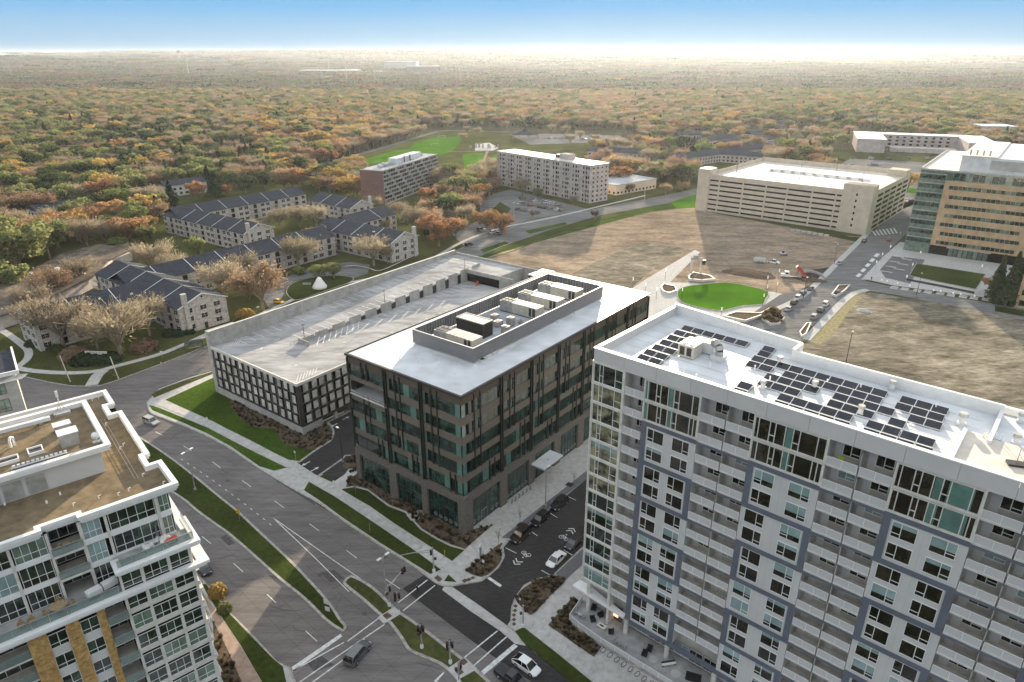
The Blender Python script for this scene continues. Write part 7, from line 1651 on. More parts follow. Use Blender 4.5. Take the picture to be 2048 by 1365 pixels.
planter([(1662,592),(1676,574),(1700,573),(1690,584),(1672,596)],'kidney shaped kerb planter at the cross street')
for i,(px,py) in enumerate([(1363,600),(1441,640),(1525,612),(1532,594),(1552,588),(1533,575),(1556,560),(1290,590),(1312,600),(1265,578),(1330,560)]):
    p = G(px,py); t = thing('plaza_lamp', ['slim plaza lamp at the left tip of the lawn','slim plaza lamp below the lawn','slim plaza lamp at the lower right corner of the lawn','slim plaza lamp right of the lawn','slim plaza lamp by the brown bed right of the lawn','slim plaza lamp at the upper right of the lawn','slim plaza lamp nearest the dirt lot','slim plaza lamp on the sunlit paving left of the planters','slim plaza lamp behind the tower roof edge','slim plaza lamp nearest the office roof corner','slim plaza lamp on the pale walk to the pavilion'][i], 'lamp', (p[0],p[1],0.02), 0, 'plaza lamps')
    part('pole', MB().cyl(0,0,0,4.2,0.07,0.06,6), M['dark'], t); part('lamp_head', MB().box(-0.12,0.12,-0.12,0.12,3.4,4.6), M['lit'], t)
t = thing('unfinished_gateway', 'pale concrete gateway under construction at the edge of the dirt lot', 'gateway', (*G(1392,545),0), R(-10))
for x,y in ((-2,0),(1.6,0.4),(-2,3)): part('column', MB().box(x-0.35,x+0.35,y-0.35,y+0.35,0,5.6), M['cream_trim'], t)
part('beam', MB().box(-2.5,2.4,-0.4,0.9,5.6,6.2).box(-2.4,-1.6,0.9,3.4,5.6,6.1), M['garage_conc'], t); part('drum', MB().cyl(-0.6,0.6,6.2,7.2,1.1,1.1,14), M['garage_conc'], t); part('dark_equipment', MB().box(2.1,3.4,-0.6,0.6,3.6,5.4), M['dark'], t)
for i,(px,py) in enumerate([(1762,566),(1773,568),(1794,572),(1818,577),(1866,586),(1880,588),(1905,592),(1920,594),(1948,598),(1990,566),(1982,586),(1960,548),(1822,545),(1838,520),(1810,570),(1750,540),(1762,524),(1778,508),(1800,470)]):
    p = G(px,py); tall = i in (9,11,12,13,14,15,16,17)
    t = thing('bollard_lamp', f'white glowing bollard lamp, {(nth+["tenth","eleventh","twelfth","thirteenth","fourteenth","fifteenth","sixteenth","seventeenth","eighteenth","nineteenth"])[i].replace("nearest","first")} along the walks round the rectangular lawn', 'lamp', (p[0],p[1],0.04), 0, 'bollard lamps of the right plaza')
    part('post', MB().cyl(0,0,0,3.0 if tall else 0.8,0.08,0.08,6), M['galv'], t); part('lamp_head', MB().box(-0.16,0.16,-0.16,0.16,3.0 if tall else 0.8,4.0 if tall else 1.35), M['lit'], t)
for i in range(9):
    p = G(1779+i*21.5+(i//2)*3, 573+i*3.0+4); t = thing('tree_grate', f'{nth[i].replace("nearest","first")} pair of pale stone pads from the left on the walk before the lawn', 'paving pad', (p[0],p[1],0.04), a3, 'stone pads before the lawn')
    part('pad', MB().box(0,2.6,0,1.6,0,0.12), M['slab_white'], t); part('grate', MB().box(0,2.6,2.2,3.8,0,0.06), M['galv'], t)
for i in range(7):
    p = G(1762+(i%2)*20+ i*4, 545-(i*5)); t = thing('stone_bench', f'{nth[i].replace("nearest","lowest")} pale slab bench on the dark paved court of the tan office', 'bench', (p[0],p[1],0.07), a3, 'slab benches of the dark court'); part('seat', MB().box(0,4.2,0,0.8,0.3,0.55), M['slab_white'], t); part('base', MB().box(0.4,3.8,0.15,0.65,0,0.3), M['kerb'], t)
# park pavilion, goals, playground
t = thing('pavilion', 'dark hipped park pavilion with domed top behind the white slab', 'pavilion', (*G(1050,277),0), 0)
m = MB(); 
for (a,b) in (((-14,-8),(14,-8)),((14,-8),(14,8)),((14,8),(-14,8)),((-14,8),(-14,-8))): m.face([(a[0],a[1],4),(b[0],b[1],4),(b[0]*.15,b[1]*.15,8),(a[0]*.15,a[1]*.15,8)])
part('roof', m, M['shingle'], t); part('cupola', MB().cyl(0,0,7.8,10.5,3,1.2,12), M['shingle'], t)
for x in (-13,-4.5,4.5,13):
    for y in (-7,7): part('post', MB().box(x-.2,x+.2,y-.2,y+.2,0,4), M['white'], t)
for i,(px,py) in enumerate(((870,293),(884,277))):
    t = thing('soccer_goal', ['nearer white soccer goal on the sports field','farther white soccer goal on the sports field'][i], 'soccer goal', (*G(px,py),0.2), R(15)); part('frame', MB().tube((-3.6,0,0),(-3.6,0,2.4),.08,.08,5).tube((3.6,0,0),(3.6,0,2.4),.08,.08,5).tube((-3.6,0,2.4),(3.6,0,2.4),.08,.08,5), M['white_trim'], t)
t = thing('playground_set', 'cluster of pale playground structures in the round yard behind the fields', 'playground', (*G(968,296),0.2), 0)
rr = random.Random(5)
for k in range(14): x, y = rr.uniform(-14,14), rr.uniform(-8,8); part('play_tower', MB().box(x,x+1.6,y,y+1.6,0,rr.uniform(1.5,4)), M[rr.choice(['galv','slab_white','slate'])], t)
# ================================================================ PEOPLE
def person(px, lb, ang, top, z=0.0, walk=0.25, world=None):
    p = world or G(*px); me = bpy.data.meshes.new('person')
    V = [(0,0,.95),(0,0,1.2),(0,0,1.45),(0,0,1.56),(0.02,0,1.68),(0,.11,.9),(walk*.5,.11,.5),(walk*.7,.11,.07),(walk*.7+.14,.11,.04),(0,-.11,.9),(-walk*.2,-.11,.5),(-walk,-.11,.1),(-walk+.14,-.11,.05),(0,.2,1.42),(-.06,.25,1.15),(.1,.26,.92),(0,-.2,1.42),(.06,-.25,1.15),(.2,-.25,.95)]
    E_ = [(0,1),(1,2),(2,3),(3,4),(0,5),(5,6),(6,7),(7,8),(0,9),(9,10),(10,11),(11,12),(2,13),(13,14),(14,15),(2,16),(16,17),(17,18)]
    me.from_pydata(V, E_, []); me.materials.append(top)
    o = obj('person', me, None, (p[0],p[1],z), ang, label=lb, category='person')
    sk_ = o.modifiers.new('skin','SKIN'); rad = [.15,.15,.16,.06,.11,.09,.065,.045,.04,.09,.065,.045,.04,.06,.045,.03,.06,.045,.03]
    for i, sv in enumerate(me.skin_vertices[0].data): sv.radius = (rad[i],rad[i]); sv.use_root = (i == 0)
    o.modifiers.new('sub','SUBSURF').levels = 1; o.modifiers['sub'].render_levels = 1
    obj('hair', MB().tube((-.03,0,1.68),(-.02,0,1.80),.115,.07,10).mesh('hair', M['bark']), o)
for nm, c_ in (('dark_cloth',(0.03,0.03,0.04)),('blue_cloth',(0.06,0.08,0.15)),('light_cloth',(0.4,0.38,0.36))): M[nm] = mat(nm,c_,0.9,0.1)
person((835,1187),'person in dark clothes walking across the crosswalk by the office corner',R(40),M['dark_cloth'],walk=.3)
person((1742,562),'person in dark clothes standing at the cross street corner',0.4,M['dark_cloth'],z=.04,walk=.1)
person((1817,470),'person in light clothes on the crosswalk of the tan office',0.4,M['light_cloth'],z=.04); person((1826,463),'person in blue clothes beside the crosswalk of the tan office',0.9,M['blue_cloth'],z=.04)
# ================================================================ TREES
def tree_mats(name, c1, c2, trans=0.48, rnd=0.2, hue=0.008):
    m = bpy.data.materials.new(name); m.use_nodes = True; t = m.node_tree; t.nodes.clear()
    out = t.nodes.new('ShaderNodeOutputMaterial'); df = t.nodes.new('ShaderNodeBsdfDiffuse'); tr = t.nodes.new('ShaderNodeBsdfTranslucent'); mx = t.nodes.new('ShaderNodeMixShader')
    mx.inputs[0].default_value = trans; oi = t.nodes.new('ShaderNodeObjectInfo'); tc = t.nodes.new('ShaderNodeNewGeometry')
    ns = t.nodes.new('ShaderNodeTexNoise'); ns.inputs['Scale'].default_value = 0.55; ns.inputs['Detail'].default_value = 4; t.links.new(tc.outputs['Position'], ns.inputs['Vector'])
    cm = t.nodes.new('ShaderNodeMix'); cm.data_type = 'RGBA'; cm.inputs[6].default_value = (*c1,1); cm.inputs[7].default_value = (*c2,1)
    mr = t.nodes.new('ShaderNodeMapRange'); mr.inputs[1].default_value = .35; mr.inputs[2].default_value = .65; t.links.new(ns.outputs['Fac'], mr.inputs[0]); t.links.new(mr.outputs[0], cm.inputs[0])
    hs = t.nodes.new('ShaderNodeHueSaturation'); a = t.nodes.new('ShaderNodeMapRange'); a.inputs[3].default_value = 0.5-hue; a.inputs[4].default_value = 0.5+hue
    b = t.nodes.new('ShaderNodeMapRange'); b.inputs[3].default_value = 1-rnd; b.inputs[4].default_value = 1+rnd
    ml = t.nodes.new('ShaderNodeMath'); ml.operation = 'FRACT'; m7 = t.nodes.new('ShaderNodeMath'); m7.operation = 'MULTIPLY'; m7.inputs[1].default_value = 7.31
    t.links.new(oi.outputs['Random'], m7.inputs[0]); t.links.new(m7.outputs[0], ml.inputs[0])
    t.links.new(oi.outputs['Random'], a.inputs[0]); t.links.new(ml.outputs[0], b.inputs[0]); t.links.new(a.outputs[0], hs.inputs['Hue']); t.links.new(b.outputs[0], hs.inputs['Value']); t.links.new(cm.outputs[2], hs.inputs['Color'])
    t.links.new(hs.outputs[0], df.inputs[0]); t.links.new(hs.outputs[0], tr.inputs[0]); t.links.new(df.outputs[0], mx.inputs[1]); t.links.new(tr.outputs[0], mx.inputs[2]); t.links.new(mx.outputs[0], out.inputs[0])
    return m
TM = {'russet':tree_mats('russet_twigs_and_leaves',(0.31,0.215,0.14),(0.24,0.175,0.12)),'grey':tree_mats('grey_brown_twigs',(0.31,0.265,0.19),(0.24,0.205,0.15)),'olive':tree_mats('olive_foliage',(0.23,0.245,0.105),(0.16,0.175,0.08)),
 'gold':tree_mats('golden_foliage',(0.46,0.32,0.11),(0.34,0.25,0.10),0.48),'orange':tree_mats('orange_foliage',(0.38,0.215,0.11),(0.29,0.18,0.10),0.48),'green':tree_mats('dark_green_foliage',(0.095,0.12,0.055),(0.06,0.08,0.04),0.3),'pine':tree_mats('pine_needles',(0.055,0.08,0.042),(0.03,0.05,0.028),0.2),'lime':tree_mats('yellow_green_foliage',(0.25,0.28,0.10),(0.18,0.21,0.08),0.48)}
def quads_mesh(name, cen, dx, dy, mi, mats):
    n = len(cen); v = np.empty((n,4,3), np.float32)
    v[:,0] = cen-dx-dy; v[:,1] = cen+dx-dy; v[:,2] = cen+dx+dy; v[:,3] = cen-dx+dy
    me = bpy.data.meshes.new(name); me.vertices.add(n*4); me.vertices.foreach_set('co', v.reshape(-1)); me.loops.add(n*4); me.loops.foreach_set('vertex_index', np.arange(n*4, dtype=np.int32))
    me.polygons.add(n); me.polygons.foreach_set('loop_start', np.arange(0,n*4,4,dtype=np.int32)); me.polygons.foreach_set('loop_total', np.full(n,4,np.int32))
    for m_ in mats: me.materials.append(m_)
    me.update(); me.validate(); return me
def rnd_unit(g, n): 
    a = g.normal(size=(n,3)); return a/np.linalg.norm(a,axis=1,keepdims=True)
def make_tree(kind, seed, n=2600):
    """unit tree: height about 12 m, crown radius about 5.5 m; returns (trunk mesh, crown mesh)"""
    g = np.random.default_rng(seed); rr = random.Random(seed); T = MB(); ends = []
    if kind in ('pine','spire'):
        h = 14 if kind == 'pine' else 15; R0 = 3.9 if kind == 'pine' else 2.5
        T.tube((0,0,0),(0,0,h*0.95),0.28,0.04,6,0,False); C_, D_ = [], []
        for k in range(60):
            z = 1.2+(h-1.6)*k/60; rad = R0*(1-(z/h)**1.25)*rr.uniform(.7,1.15); a = k*2.4
            T.tube((0,0,z),(rad*math.cos(a)*.7,rad*math.sin(a)*.7,z-.2),.05,.02,3,0,False)
            m_ = int(n/60); u = g.uniform(.1,1,m_)**.7; aa = a+g.normal(0,.35,m_)
            C_.append(np.stack([rad*u*np.cos(aa),rad*u*np.sin(aa),z-0.35*u*u*1.2+g.normal(0,.22,m_)],1))
        cen = np.concatenate(C_); nrm = rnd_unit(g,len(cen))*[1,1,.6]; s = g.uniform(.16,.34,(len(cen),1))
        d1 = np.cross(nrm,[0.2,0.3,1.0]); d1 /= np.linalg.norm(d1,axis=1,keepdims=True)+1e-6; d2 = np.cross(nrm,d1)
        return T.mesh('trunk',M['bark']), quads_mesh('crown',cen,d1*s,d2*s*.55,None,[TM['pine' if kind=='pine' else 'green']])
    th = rr.uniform(2.0,3.4); T.tube((0,0,0),(0,0,th),.36,.27,7,0,False)
    nl = 7
    for k in range(nl):
        a = 2*math.pi*k/nl+rr.uniform(-.3,.3); sp = rr.uniform(.45,.95) if k else .1
        p1 = Vector((1.6*sp*math.cos(a),1.6*sp*math.sin(a),th+2.0)); T.tube((0,0,th-.3),p1,.2,.15,5,0,False)
        for j in range(4):
            b = a+rr.uniform(-.9,.9); q = rr.uniform(.5,1.0)
            p2 = p1+Vector((2.3*q*math.cos(b)*(sp+.2),2.3*q*math.sin(b)*(sp+.2),rr.uniform(1.3,3.2))); T.tube(p1,p2,.14,.08,4,0,False)
            for i in range(3):
                c_ = b+rr.uniform(-1.2,1.2); p3 = p2+Vector((1.4*math.cos(c_),1.4*math.sin(c_),rr.uniform(.3,1.6))); T.tube(p2,p3,.07,.03,3,0,False); ends.append(p3)
    E_ = np.array([tuple(e) for e in ends]); cc = np.array([0,0,th+3.2])
    if kind in ('russet','grey'):
        m_ = int(n*(1.0 if kind=='russet' else .7)); base = cc+(E_[g.integers(0,len(E_),m_)]-cc)*(g.uniform(.25,1.0,(m_,1))**.55)*[1,1,1]+g.normal(0,.5,(m_,3)); base[:,2] -= (g.uniform(0,1,m_)**2)*1.8; out = base-cc+[0,0,2.0]; out /= np.linalg.norm(out,axis=1,keepdims=True)
        d = out+rnd_unit(g,m_)*.75+[0,0,.25]; d /= np.linalg.norm(d,axis=1,keepdims=True); L = g.uniform(.6,1.5,(m_,1)); sd_ = np.cross(d,rnd_unit(g,m_)); sd_ /= np.linalg.norm(sd_,axis=1,keepdims=True)+1e-6
        cen = base+d*L*.5; dx_, dy_ = d*L*.5, sd_*g.uniform(.018,.036,(m_,1))
        k2 = int(n*(.30 if kind=='russet' else .05)); b2_ = E_[g.integers(0,len(E_),k2)]+g.normal(0,.8,(k2,3))*[1,1,1.2]; nr = rnd_unit(g,k2); e1 = np.cross(nr,[.3,.2,1]); e1 /= np.linalg.norm(e1,axis=1,keepdims=True)+1e-6; e2 = np.cross(nr,e1); s = g.uniform(.10,.2,(k2,1))
        return T.mesh('trunk',M['bark']), quads_mesh('crown',np.concatenate([cen,b2_]),np.concatenate([dx_,e1*s]),np.concatenate([dy_,e2*s]),None,[TM[kind]])
    m_ = n; cl_ = g.normal(size=(26,3)); cl_ /= np.linalg.norm(cl_,axis=1,keepdims=True); cl_ = cl_*[4.3,4.3,3.9]*g.uniform(.6,1.0,(26,1))+[0,0,th+3.9]; cl_[:,2] = np.maximum(cl_[:,2],th*.75)
    allc = np.concatenate([cl_,E_[::2]]); idx = g.integers(0,len(allc),m_); off = rnd_unit(g,m_)*(g.uniform(.25,1,(m_,1))**.5)*[1.45,1.45,1.05]; cen = allc[idx]+off
    nr = off+rnd_unit(g,m_)*.9; nr /= np.linalg.norm(nr,axis=1,keepdims=True); e1 = np.cross(nr,[.3,.2,1]); e1 /= np.linalg.norm(e1,axis=1,keepdims=True)+1e-6; e2 = np.cross(nr,e1); s = g.uniform(.13,.29,(m_,1))
    return T.mesh('trunk',M['bark']), quads_mesh('crown',cen,e1*s,e2*s,None,[TM[kind]])
KINDS_ = ['russet','russet','grey','grey','olive','olive','gold','orange','green','pine','spire','lime','grey','russet']
PROTO = [make_tree(k, 11+i*3, 3400 if k in ('russet','grey') else 2600) for i, k in enumerate(KINDS_)]
BYK = {}
for i, k in enumerate(KINDS_): BYK.setdefault(k, []).append(i)
DESC = {'russet':'russet brown tree with thinning leaves','grey':'bare grey brown tree','olive':'olive leaved tree','gold':'golden leaved tree','orange':'orange leaved tree','green':'dark green leafy tree','pine':'dark green pine','spire':'slender dark evergreen','lime':'yellow green tree'}
def project(x, y, z=0):
    dz = z-H; d = y*math.cos(TH)-dz*math.sin(TH); u = y*math.sin(TH)+dz*math.cos(TH)
    return (CX+FPX*x/d, CY-FPX*u/d)
# hand-placed trees: photo foot point, kind, height, crown radius, where
HAND = [((128,694),'grey',17,9.5,'before the left flats, leftmost of the big street trees'),((196,700),'russet',13,6,'between the two biggest street trees'),((243,716),'grey',18,10,'with forked pale trunk above the footpath, largest by the west street'),((300,672),'grey',14,6.5,'leaning at the chimney gable'),((70,668),'grey',12,6,'over the ramp at the left edge'),
((450,604),'grey',16,8.5,'behind the yellow shrub and the gable'),((527,622),'russet',17,9,'beside the yellow car drive'),((488,560),'grey',13,6.5,'in the corner of the courtyard flats'),((598,537),'grey',14,8.5,'before the middle of the long flats'),((640,500),'grey',11,6,'behind the middle roofs'),((748,533),'grey',14,8.5,'before the right gable'),((775,528),'grey',9,4,'at the door of the right gable'),
((640,560),'lime',7,4.5,'left half of the small pair on the oval drive'),((668,558),'olive',7.5,4.5,'right half of the small pair on the oval drive'),((598,552),'lime',4.5,2.5,'small and pale on the oval drive kerb'),
((878,494),'orange',16,9,'red maple like, beside the corner gable'),((912,478),'russet',11,6,'behind the red maple'),((974,463),'orange',12,6.5,'over the small car lot, left one'),((1003,470),'orange',11.5,6,'over the small car lot, right one'),((935,455),'grey',12,6,'left of the small car lot'),((905,430),'grey',11,6,'in the shaded yard'),((856,412),'orange',12,6,'before the red brick slab'),((925,402),'olive',15,8,'big and olive between the two slabs'),((905,372),'olive',15,8,'behind the big olive one between the slabs'),((950,420),'russet',12,6,'on the small green by the slabs'),
((830,470),'grey',14,8,'between the courtyard gables'),((800,440),'grey',11,6,'at the red slab corner'),((770,470),'grey',10,5,'in the narrow court at the right gable'),((745,430),'grey',11,6,'at the right of the upper gable'),
((1045,395),'grey',13,6,'in front of the white slab, left'),((1075,400),'olive',8,4,'low at the foot of the white slab'),((1030,372),'russet',13,6,'at the left end of the white slab'),((1147,416),'grey',9,4,'at the right foot of the white slab'),((1050,376),'grey',14,7,'casting shade on the white slab'),
((1236,372),'orange',14,8.5,'glowing pink orange right of the white slab'),((1215,350),'orange',12,7,'behind the white slab, right'),((1260,388),'russet',8,4,'by the flat roofed clinic'),((1330,392),'russet',9,5,'right of the clinic'),((1365,385),'russet',9,5,'at the left foot of the beige garage'),((1190,440),'russet',6,2.6,'thin street tree on the far road'),((1065,438),'grey',5,2.2,'thin street tree at the junction'),
((585,378),'orange',15,8.5,'large and round over the park road end'),((628,372),'gold',13,7.5,'golden, next to the round orange one'),((668,378),'gold',14,8,'golden, behind the far flats'),((708,392),'gold',13,7,'brightest golden one at the red brick slab'),((690,352),'olive',12,7,'behind the golden ones'),((560,362),'olive',12,7,'at the far flats corner'),
((45,556),'olive',21,12,'huge and pale at the left edge'),((100,520),'olive',17,9,'right of the huge pale one'),((-20,540),'green',16,9,'dark at the left edge'),((178,505),'grey',16,9,'above the low brown roof, left'),((218,498),'grey',15,8,'above the low brown roof, middle'),((262,492),'orange',15,8.5,'above the low brown roof, right'),((300,462),'gold',9,5,'bright yellow by the far left flats'),((310,545),'grey',14,8,'round and russet beside the flats roof'),((238,508),'lime',9,5,'yellow green shrub like behind the low roof'),((395,522),'lime',11,4,'slender pale green against the flats'),((355,560),'grey',12,6,'between flats and clubhouse'),
((20,590),'olive',12,7,'at the left edge before the brown roofed clubhouse'),((95,508),'grey',13,7,'right behind the clubhouse'),((165,575),'grey',12,7,'between the clubhouse and the flats ridge'),((70,625),'grey',11,6,'before the clubhouse at the left'),((110,600),'russet',12,7,'before the clubhouse vents'),
((75,437),'russet',15,10,'umbrella shaped above the car court, right'),((15,440),'russet',14,9,'umbrella shaped at the left edge'),((215,408),'orange',17,8.5,'tall orange in the pines, left'),((228,430),'russet',13,7,'under the tall orange one'),((300,420),'grey',14,8,'bare crown left of the pines'),((345,415),'pine',14,5,'pale pine above the flats roof'),((318,440),'pine',12,4.5,'spiky pine above the flats roof'),((395,400),'orange',12,6,'orange right of the white balcony house'),((430,395),'pine',14,6,'broad pine beside the orange one'),((455,392),'orange',9,4,'small bright orange one above the far roof'),((492,388),'green',12,6,'dark behind the far flats'),((530,378),'green',12,6,'dark at the end of the far flats'),((380,445),'grey',10,5,'over the far flats courtyard left'),
((520,470),'grey',10,5.5,'inside the flats court, left'),((560,462),'grey',12,6.5,'inside the flats court, middle left'),((600,455),'grey',12,7,'inside the flats court, middle right'),((635,462),'grey',13,7,'inside the flats court, right'),((560,520),'grey',9,5,'at the inner corner of the long flats'),((500,600),'olive',6,3.5,'low at the garage wall'),
((1985,604),'spire',15,5,'dark evergreen at the lawn end, left'),((2010,612),'spire',17,5.5,'dark evergreen at the lawn end, middle'),((2030,605),'spire',18,6,'dark evergreen at the lawn end, right'),((1985,590),'orange',9,4.5,'rusty small one under the evergreens'),((1815,382),'gold',12,6.5,'golden beside the tan office'),((1835,372),'gold',10,5,'golden behind the tan office corner')]
FOOT = []
for o in bpy.data.objects:
    if o.type == 'EMPTY' and o.get('category') in ('apartment building','house','row house','building','clubhouse','pavilion','parking garage','office building','apartment block','block'):
        for c in o.children:
            if c.name.split('.')[0] == 'wall' and c.data:
                cs = [Vector(b) for b in c.bound_box]; xs = [v.x for v in cs]; ys_ = [v.y for v in cs]; a = o.rotation_euler.z
                P = [rot2(q, a) for q in ((min(xs)-5,min(ys_)-5),(max(xs)+5,min(ys_)-5),(max(xs)+5,max(ys_)+5),(min(xs)-5,max(ys_)+5))]
                P = [(x+o.location.x, y+o.location.y) for x, y in P]; FOOT.append((P, min(p[0] for p in P), max(p[0] for p in P), min(p[1] for p in P), max(p[1] for p in P)))
def in_foot(x, y):
    for P, a, b, c, d in FOOT:
        if a < x < b and c < y < d and in_poly(x, y, P): return True
    return False
FILL = [(-1500,620),(-100,540),(0,470),(150,462),(300,425),(330,398),(560,368),(600,362),(715,350),(735,330),(1000,262),(1165,292),(1180,345),(1250,360),(1380,352),(1400,325),(1640,338),(1690,290),(1715,262),(1960,300),(2100,300),(2600,330),(3600,300),(3600,112),(-1500,112)]
FILL2 = [[(-300,640),(-300,440),(60,405),(300,392),(335,425),(310,452),(262,482),(205,486),(130,500),(60,538),(0,556),(-100,590)],[(555,385),(600,340),(722,322),(724,398),(690,402),(620,382)],[(862,372),(1000,348),(992,400),(900,470),(860,500),(845,470),(880,400)],[(1225,330),(1390,340),(1392,372),(1300,380),(1228,366)],[(262,486),(300,462),(308,500),(310,545),(350,575),(300,560),(262,520)]]
EXC = [[(570,372),(640,335),(700,312),(770,288),(850,258),(1000,255),(1240,262),(1290,285),(1200,300),(1000,345),(860,372),(720,345)],[(1630,352),(1690,314),(1850,322),(1905,360),(1850,410),(1790,430)],[(60,418),(110,402),(125,424),(70,440)],[(120,392),(150,378),(170,392),(140,404)]]
THIN = [[(1150,345),(1170,290),(1640,235),(1800,245),(1690,290),(1640,338),(1380,352)]]
cand = []
rr = random.Random(21)
def zone_kind(px, py, r):
    if py < 245: w_ = {'grey':3.5,'russet':3.5,'olive':5,'gold':1.0,'orange':.4,'green':1.6,'pine':.35,'lime':1.3,'spire':.02}
    else: w_ = {'grey':4,'russet':3.5,'olive':3,'gold':1.5,'orange':.8,'green':1.2,'pine':.4,'lime':1.2,'spire':.05}
    if 180 < px < 540 and 255 < py < 400: w_.update(pine=4,green=8,olive=4)
    if px < 200 and 230 < py < 420: w_.update(olive=8,green=5,lime=2)
    if 520 < px < 780 and 220 < py < 340: w_.update(gold=5,orange=3)
    if px > 1500 and py < 260: w_.update(olive=8,lime=2,gold=1.2,grey=3)
    if 1000 < px < 1500: w_.update(russet=7,grey=6,olive=3)
    ks = list(w_); return r.choices(ks, [w_[k] for k in ks])[0]
r_ = 200.0
y = 150
while y < 1650:
    sp = 11.0 if y < 700 else 12.0
    xm = y*0.92+60; x = -xm
    while x < xm:
        X, Y = x+rr.uniform(-.38,.38)*sp, y+rr.uniform(-.38,.38)*sp; u = rr.random(); x += sp
        px, py = project(X, Y)
        if px < -120 or px > 2170 or not (in_poly(px, py, FILL) or any(in_poly(px, py, e) for e in FILL2)): continue
        if any(in_poly(px, py, e) for e in EXC) or in_foot(X, Y): continue
        th_ = 0.55 if any(in_poly(px, py, e) for e in THIN) else 0.0
        if u < th_+0.06: continue
        k = zone_kind(px, py, rr); h_ = rr.uniform(10,17); cand.append((X, Y, k, h_, rr.uniform(.42,.58)*h_ if k not in ('pine','spire') else h_*rr.uniform(.28,.36), None))
    y += sp
# rows of trees in the park along the road
for i in range(17):
    px = 690+i*9.5; py = 312-i*2.6; X, Y = G(px, py); cand.append((X, Y, 'grey' if i%3 else 'russet', rr.uniform(12,16), rr.uniform(6,8), 'in the bare row along the park road'))
for px, py in ((935,272),(955,276),(925,285),(1105,268),(1130,270),(1160,282),(1185,300),(1140,290),(1010,262),(890,258),(860,252),(1190,290),(1215,300)): X, Y = G(px,py); cand.append((X,Y,'grey',rr.uniform(11,15),rr.uniform(5,7),'standing between the fields and the pavilion'))
for px, py, k, h_, cr in ((1640,345,'russet',12,6),(1660,338,'grey',11,6),(1620,350,'russet',12,6),(1845,392,'grey',9,4),(1740,352,'green',6,3)): X, Y = G(px,py); cand.append((X,Y,k,h_,cr,'beside the upper right car lot'))
for (px, py), k, h_, cr, wh in HAND: X, Y = G(px,py); big = 1.15 if h_ > 10 else 1.0; cand.append((X, Y, k, h_*big, cr*big, wh))
cand.sort(key=lambda c: (c[5] is None, -c[3]/math.hypot(c[0],c[1])))
NI = 296
def zone(px, py):
    lr = 'far left' if px < 220 else 'left' if px < 560 else 'left of centre' if px < 900 else 'right of centre' if px < 1300 else 'right' if px < 1700 else 'far right'
    return f'in the {lr} woods'
DEP = ['in the front edge of','one row into','deeper in','far back in']
TG = 'trees of the suburb'
for i, (X, Y, k, h_, cr, wh) in enumerate(cand[:NI]):
    tm, cm_ = PROTO[rr.choice(BYK[k])]; px, py = project(X, Y)
    if wh: lb = f'{DESC[k]} {wh}'
    else:
        near = sorted(((math.dist((px,py),(a,b)), t_) for (a,b),t_ in (((230,360),'the tall orange tree'),((335,395),'the white balcony house'),((130,377),'the small white house'),((437,341),'the grey roofed house'),((585,340),'the round orange tree'),((650,300),'the park road'),((1190,330),'the white slab roof'),((1300,330),'the low dark roofs'),((1600,310),'the upper right car lot'),((1960,270),'the railed white roof'),((80,420),'the car court'),((1820,270),'the white roofed flats'),((480,300),'the pine grove'),((30,300),'the left edge'))))
        side = 'left of' if px < 0 else 'near'
        lb = f'{["small","medium","tall"][min(2,int((h_-9)/2.8))]} {DESC[k]} near {near[0][1]}, {["front","second","third","back"][min(3,int(near[0][0]//28))]} rank'
    if len(lb.split()) > 12: lb = ' '.join(lb.split()[:12]).rstrip(',')
    t = thing('tree', lb, 'tree', (X, Y, 0.0), rr.uniform(0,6.28), TG); s = h_/12.0 if k not in ('pine','spire') else h_/14.0
    sr = cr/5.6 if k not in ('pine','spire') else cr/3.9
    t.scale = (sr, sr, s)
    obj('trunk', tm, t); obj('crown', cm_, t)
